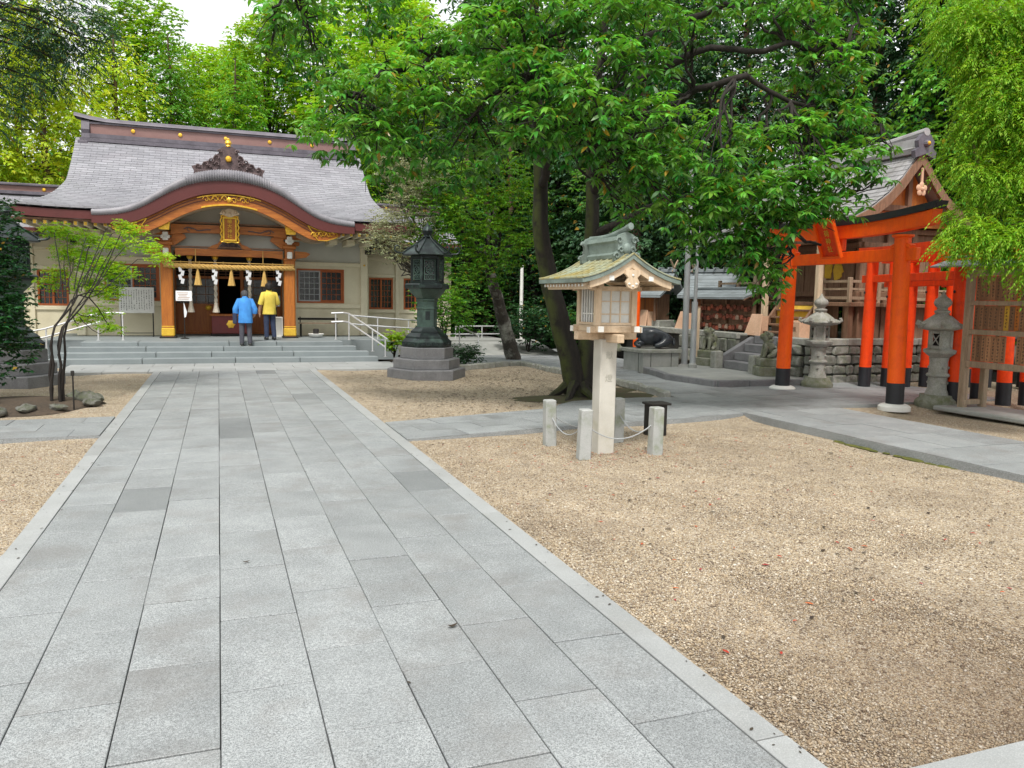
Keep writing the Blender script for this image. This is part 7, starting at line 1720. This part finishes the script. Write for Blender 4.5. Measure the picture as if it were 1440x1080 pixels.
crown('crown', whorls([(x, y, z, r*1.15) for x, y, z, r in MAPLE], 1700, 5, .062, .029, flat=.32, shell=.2, droop_dir=-.15, tb=.5), M['maple_leaf'], mt, True)
rk_ = random.Random(8)
for i, (x, y, s, lab) in enumerate(((-2.05, 14.75, .30, 'grey boulder right of the maple stems'), (-1.95, 14.35, .2, 'low grey rock beside the thin black stake'), (-2.75, 13.7, .2, 'rounded rock in front of the maple, nearest the left path'), (-3.1, 13.45, .22, 'mossy rock in front of the dark bush'), (-2.35, 13.85, .15, 'small rock at the foot of the maple'), (-3.5, 13.3, .22, 'rock at the left edge in front of the white label post'), (-2.3, 15.2, .24, 'rock between the maple and the far lantern base'))):
    m = MB(); s *= .68; m.ball((0, 0, 0), s, 14, 9, (1.25, .9, .46))
    sd_ = rk_.uniform(0, 9); m.v = [(a*(1+.16*math.sin(9*a/s*.4+sd_)+.1*math.sin(5*b/s+sd_*2)), b*(1+.14*math.sin(4*c/s+sd_)), c*(1+.12*math.sin(3*a/s+sd_))+.10*s*math.sin(7*b/s+sd_)) for a, b, c in m.v]; m.jitter(.012)
    o = m.build('rock', M['rock_stone'], angle=50); o.location = (x, y, s*.2); o.rotation_euler = (0, 0, rk_.uniform(0, 6)); tag(o, lab, 'rock', 'rocks round the maple bed')
m = MB(); G = []
for i in range(8):
    q = i/7; G.append([(-3.1+1.25*q*math.cos(t)*(1+.1*math.sin(3*t)), 14.55+1.15*q*math.sin(t), gz(0, 0)+.13*(1-q**3)) for t in [2*PI*k/26 for k in range(26)]])
m.grid(list(reversed(G)), close=True); structure(m.build('planting_bed', M['earth'], angle=70))
sk = thing('black_stake', 'thin black stake with a small square head at the edge of the gravel', 'stake', (-2.16, 14.0, -.05)); m = MB(); m.tube([(0, 0, 0), (0, 0, .56)], .012, 8); m.build('shaft', M['iron'], sk); m = MB(); m.box((0, -.01, .58), (.05, .03, .08), .006); m.build('head', M['iron'], sk)
lpst = thing('label_post', 'short white label post below the dark bush at the left edge', 'post', (-3.35, 13.95, -.02)); m = MB(); m.box((0, 0, .26), (.13, .07, .54), .006); m.build('shaft', M['white_paint'], lpst); m = MB(); [m.box((0, -.036, .40-.045*k), (.045, .003, .02)) for k in range(4)]; m.build('lettering', M['wood_weather'], lpst)
# low shrubs
def shrub(loc, label, r, mat, dens=500, L=.08, h=1.0):
    t = thing('shrub', label, 'shrub', loc); bb_ = [(loc[0]+r*.5*math.cos(k*2.4), loc[1]+r*.5*math.sin(k*2.4), loc[2]+r*h*(.4+.09*k), r*.6) for k in range(6)]
    m = MB(); [limb(m, [(0, 0, -.05), (.1*math.cos(k), .1*math.sin(k), r*.4*h), (r*.4*math.cos(k*2), r*.4*math.sin(k*2), r*.9*h)], .02, .006, 6, .02, 5) for k in range(5)]; m.build('stems', M['bark_dark'], t)
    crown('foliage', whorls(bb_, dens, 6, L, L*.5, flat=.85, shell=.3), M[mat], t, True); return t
shrub((6.25, 20.75, 0), 'low dark green shrub in front of the ramp, right of the bronze lantern', .48, 'dark_leaf', h=.8)
shrub((4.75, 22.9, .1), 'bright green broad-leaved shrub showing left of the bronze lantern shaft', .42, 'maple_leaf', dens=260, L=.13, h=1.6)
shrub((9.6, 24.6, 0), 'dark shrub under the trees left of the big oak trunk', 1.1, 'dark_leaf', dens=300, L=.11, h=1.4)
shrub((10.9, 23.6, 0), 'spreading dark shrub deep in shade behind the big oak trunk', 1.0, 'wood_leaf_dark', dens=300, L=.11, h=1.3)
shrub((6.6, 24.2, .1), 'tall fresh green shrub behind the bronze lantern, by the ramp rail', 1.0, 'shrub_leaf', dens=330, L=.10, h=2.3)

# ------------------------------------------------------------------ the wood behind
def proto_cedar(name, H, R0, mat, seed, dens=26, z0=2.5, Ls=.75, lf=.24, wf=.42):
    t = thing(name, 'x', 'tree'); m = MB(); limb(m, [(0, 0, -.2), (.1, 0, H*.3), (-.05, .1, H*.7), (0, 0, H)], .27, .03, 16, .03, 9); m.build('trunk', M['bark_cedar'], t, angle=70)
    bl = []; z = z0; a = seed
    while z < H:
        rr = R0*(1-(z/H))**.6+.25; kk = 5 if rr > 1 else 2
        for q in range(kk):
            a += 2.4; f = rng.uniform(.5, 1.0); bl.append((rr*f*math.cos(a), rr*f*math.sin(a), z+rng.uniform(-.3, .3)-.15*rr, rng.uniform(.5, .85)*(.55+.3*rr)))
        z += .66
    m = MB()
    for (x, y, zz, r) in bl[::2]: limb(m, [(0, 0, zz+.2), (x*.5, y*.5, zz+.15), (x, y, zz)], .05, .012, 6, .03, 4)
    m.build('branches', M['bark_dark'], t, angle=70, kind='stuff')
    crown('crown', sprays(bl, dens, Ls, 4, lf, wf, hang=.6, flat=.6, tb=.4), mat, t, long=True, droop=.12); return t
def proto_broad(name, H, R0, mat, seed, dens=75, L=.19, nb=34, zlo=.34):
    t = thing(name, 'x', 'tree'); m = MB(); limb(m, [(0, 0, -.2), (.1, .1, H*.25), (-.1, .1, H*.6), (.1, 0, H*.9)], .22, .04, 14, .05, 9); m.build('trunk', M['bark_dark'], t, angle=70)
    bl = []
    for k in range(nb):
        a = k*2.4+seed; q = ((k+.5)/nb); z = H*(zlo+(.96-zlo)*q); rr = R0*math.sin(PI*(.18+.78*q))**.8*rng.uniform(.35, 1.0); bl.append((rr*math.cos(a), rr*math.sin(a), z, rng.uniform(.75, 1.2)))
    m = MB()
    for (x, y, z, r) in bl[::2]: limb(m, [(0, 0, z*.7), (x*.5, y*.5, z*.9), (x, y, z)], .06, .012, 7, .05, 5)
    m.build('branches', M['bark_dark'], t, angle=70, kind='stuff')
    crown('crown', whorls(bl, dens, 6, L, L*.5, flat=.75, shell=.4, tb=.4), mat, t); return t
PR = {'cedar': proto_cedar('cedar_tree', 18, 2.9, M['cedar_green'], .3, dens=40, wf=.5), 'cedar2': proto_cedar('cedar_tree', 16, 2.7, M['cedar_yellow'], 1.9, dens=46, z0=1.5, wf=.5),
      'broad': proto_broad('broadleaf_tree', 16, 3.6, M['wood_leaf'], .7, dens=58, L=.22, nb=72, zlo=.2), 'broad2': proto_broad('broadleaf_tree', 9, 2.7, M['wood_leaf_dark'], 2.2, L=.16, nb=44, zlo=.16)}
used = set()
def plant_row(kind, rows, label, group):
    """rows of (x, y, scale, foliage); labelled in the order they stand from left to right"""
    rows = sorted(rows, key=lambda q: math.atan2(q[0], q[1])); words = ['leftmost', 'second from the left', 'third from the left', 'fourth from the left', 'fifth from the left', 'sixth from the left', 'seventh from the left', 'eighth from the left', 'ninth from the left', 'tenth from the left', 'eleventh from the left', 'twelfth from the left', 'thirteenth from the left', 'fourteenth from the left', 'fifteenth from the left', 'sixteenth from the left']
    for i, (x, y, s, mat) in enumerate(rows):
        r0 = PR[kind]
        if kind in used: r = copy_tree(r0)
        else: r = r0; used.add(kind)
        r.location = (x, y, -.28); r.rotation_euler = (0, 0, rng.uniform(0, 6)); r.scale = (s*rng.uniform(.95, 1.1), s*rng.uniform(.95, 1.1), s); r['group'] = group
        r['label'] = label + ', ' + ('rightmost' if i == len(rows)-1 else words[i])
        for c in r.children:
            if c.name.startswith('crown'): c.material_slots[0].link = 'OBJECT'; c.material_slots[0].material = M[mat]
plant_row('cedar2', ((-9.2, 35, .92, 'cedar_yellow'), (-6.4, 37, .9, 'cedar_yellow'), (-12.2, 38, 1.0, 'cedar_yellow'), (-4.2, 41, .86, 'cedar_yellow'), (-8.2, 42, 1.05, 'cedar_yellow'), (-11, 31, .8, 'cedar_yellow')), 'yellow-green feathery cedar behind the left end of the hall', 'yellow-green cedars behind the left of the hall')
plant_row('broad', ((-3.4, 45, 1.04, 'wood_leaf'), (-.6, 50, 1.0, 'wood_leaf'), (2.6, 45, 1.04, 'wood_leaf'), (5.4, 47, 1.2, 'wood_leaf'), (1.4, 53, 1.08, 'wood_leaf'), (7.8, 40, 1.1, 'wood_leaf'), (10.5, 46, 1.15, 'wood_leaf'), (14, 43, 1.1, 'wood_leaf'), (6.6, 34, .78, 'wood_leaf'), (18, 46, 1.2, 'wood_leaf')), 'fresh green broadleaf tree behind the hall roof', 'fresh green trees behind the hall roof')
plant_row('cedar', ((-2.0, 43, .80, 'cedar_green'), (1.0, 42, .74, 'cedar_green'), (4.6, 49, .86, 'cedar_green'), (9.6, 42, .95, 'cedar_green'), (-14.5, 33, 1.0, 'cedar_green')), 'mid-green cedar standing behind the hall', 'mid-green cedars behind the hall')
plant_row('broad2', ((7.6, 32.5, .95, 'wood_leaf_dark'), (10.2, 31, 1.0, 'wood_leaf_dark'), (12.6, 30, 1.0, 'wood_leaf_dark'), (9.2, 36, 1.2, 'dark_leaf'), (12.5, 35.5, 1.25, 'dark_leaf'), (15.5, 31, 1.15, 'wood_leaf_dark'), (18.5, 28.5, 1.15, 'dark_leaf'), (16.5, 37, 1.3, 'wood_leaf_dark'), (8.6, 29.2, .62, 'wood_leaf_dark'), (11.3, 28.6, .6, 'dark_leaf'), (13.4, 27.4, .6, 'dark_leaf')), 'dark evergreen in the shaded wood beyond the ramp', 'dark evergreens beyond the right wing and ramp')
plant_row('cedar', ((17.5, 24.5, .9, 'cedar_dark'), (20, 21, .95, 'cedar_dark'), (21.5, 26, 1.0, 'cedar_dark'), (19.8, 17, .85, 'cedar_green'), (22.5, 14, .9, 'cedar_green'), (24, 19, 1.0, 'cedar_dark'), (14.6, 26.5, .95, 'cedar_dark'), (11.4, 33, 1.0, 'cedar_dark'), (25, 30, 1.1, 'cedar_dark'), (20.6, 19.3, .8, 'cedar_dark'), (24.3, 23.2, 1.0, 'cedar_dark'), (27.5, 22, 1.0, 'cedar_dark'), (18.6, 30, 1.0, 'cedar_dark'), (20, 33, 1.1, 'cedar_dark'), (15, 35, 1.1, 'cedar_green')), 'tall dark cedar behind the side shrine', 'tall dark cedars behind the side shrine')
plant_row('broad', ((-12, 24, .7, 'wood_leaf'), (-14, 17, .75, 'wood_leaf'), (-13, 29, .65, 'wood_leaf')), 'broadleaf tree at the left edge of the precinct', 'trees at the far left outside the hall')
# slim bare trunks in the gloom
for i, (x, y, lab) in enumerate(((8.9, 29.8, 'slim reddish trunk in the gloom beyond the ramp, leftmost of three'), (9.9, 30.3, 'slim reddish trunk in the gloom beyond the ramp, middle of three'), (10.6, 29.6, 'slim reddish trunk in the gloom just left of the white pole'))):
    t = thing('bare_trunk', lab, 'tree', (x, y, -.3), 0, 'bare trunks in the shaded wood'); m = MB(); limb(m, [(0, 0, 0), (.1, 0, 3), (.05, 0, 8)], .16, .08, 10, .02, 9); m.build('trunk', M['bark_cedar'], t); m = MB(); limb(m, [(.08, 0, 4), (.5, .2, 4.6), (.9, .2, 4.9)], .03, .01, 6, .03, 5); m.build('branch', M['bark_dark'], t)
# the far wood closing the view, one mass
k = 30000; az = rng.uniform(R(-50), R(95), k); rad = rng.uniform(52, 66, k); hz = 12.5*rng.random(k)**.8*(0.8+.22*np.sin(az*17)+.14*np.sin(az*41+1)) - .3
P = np.stack([rad*np.sin(az), rad*np.cos(az), hz], 1); D = sph(k, -.3); L = rng.uniform(.7, 1.5, k)
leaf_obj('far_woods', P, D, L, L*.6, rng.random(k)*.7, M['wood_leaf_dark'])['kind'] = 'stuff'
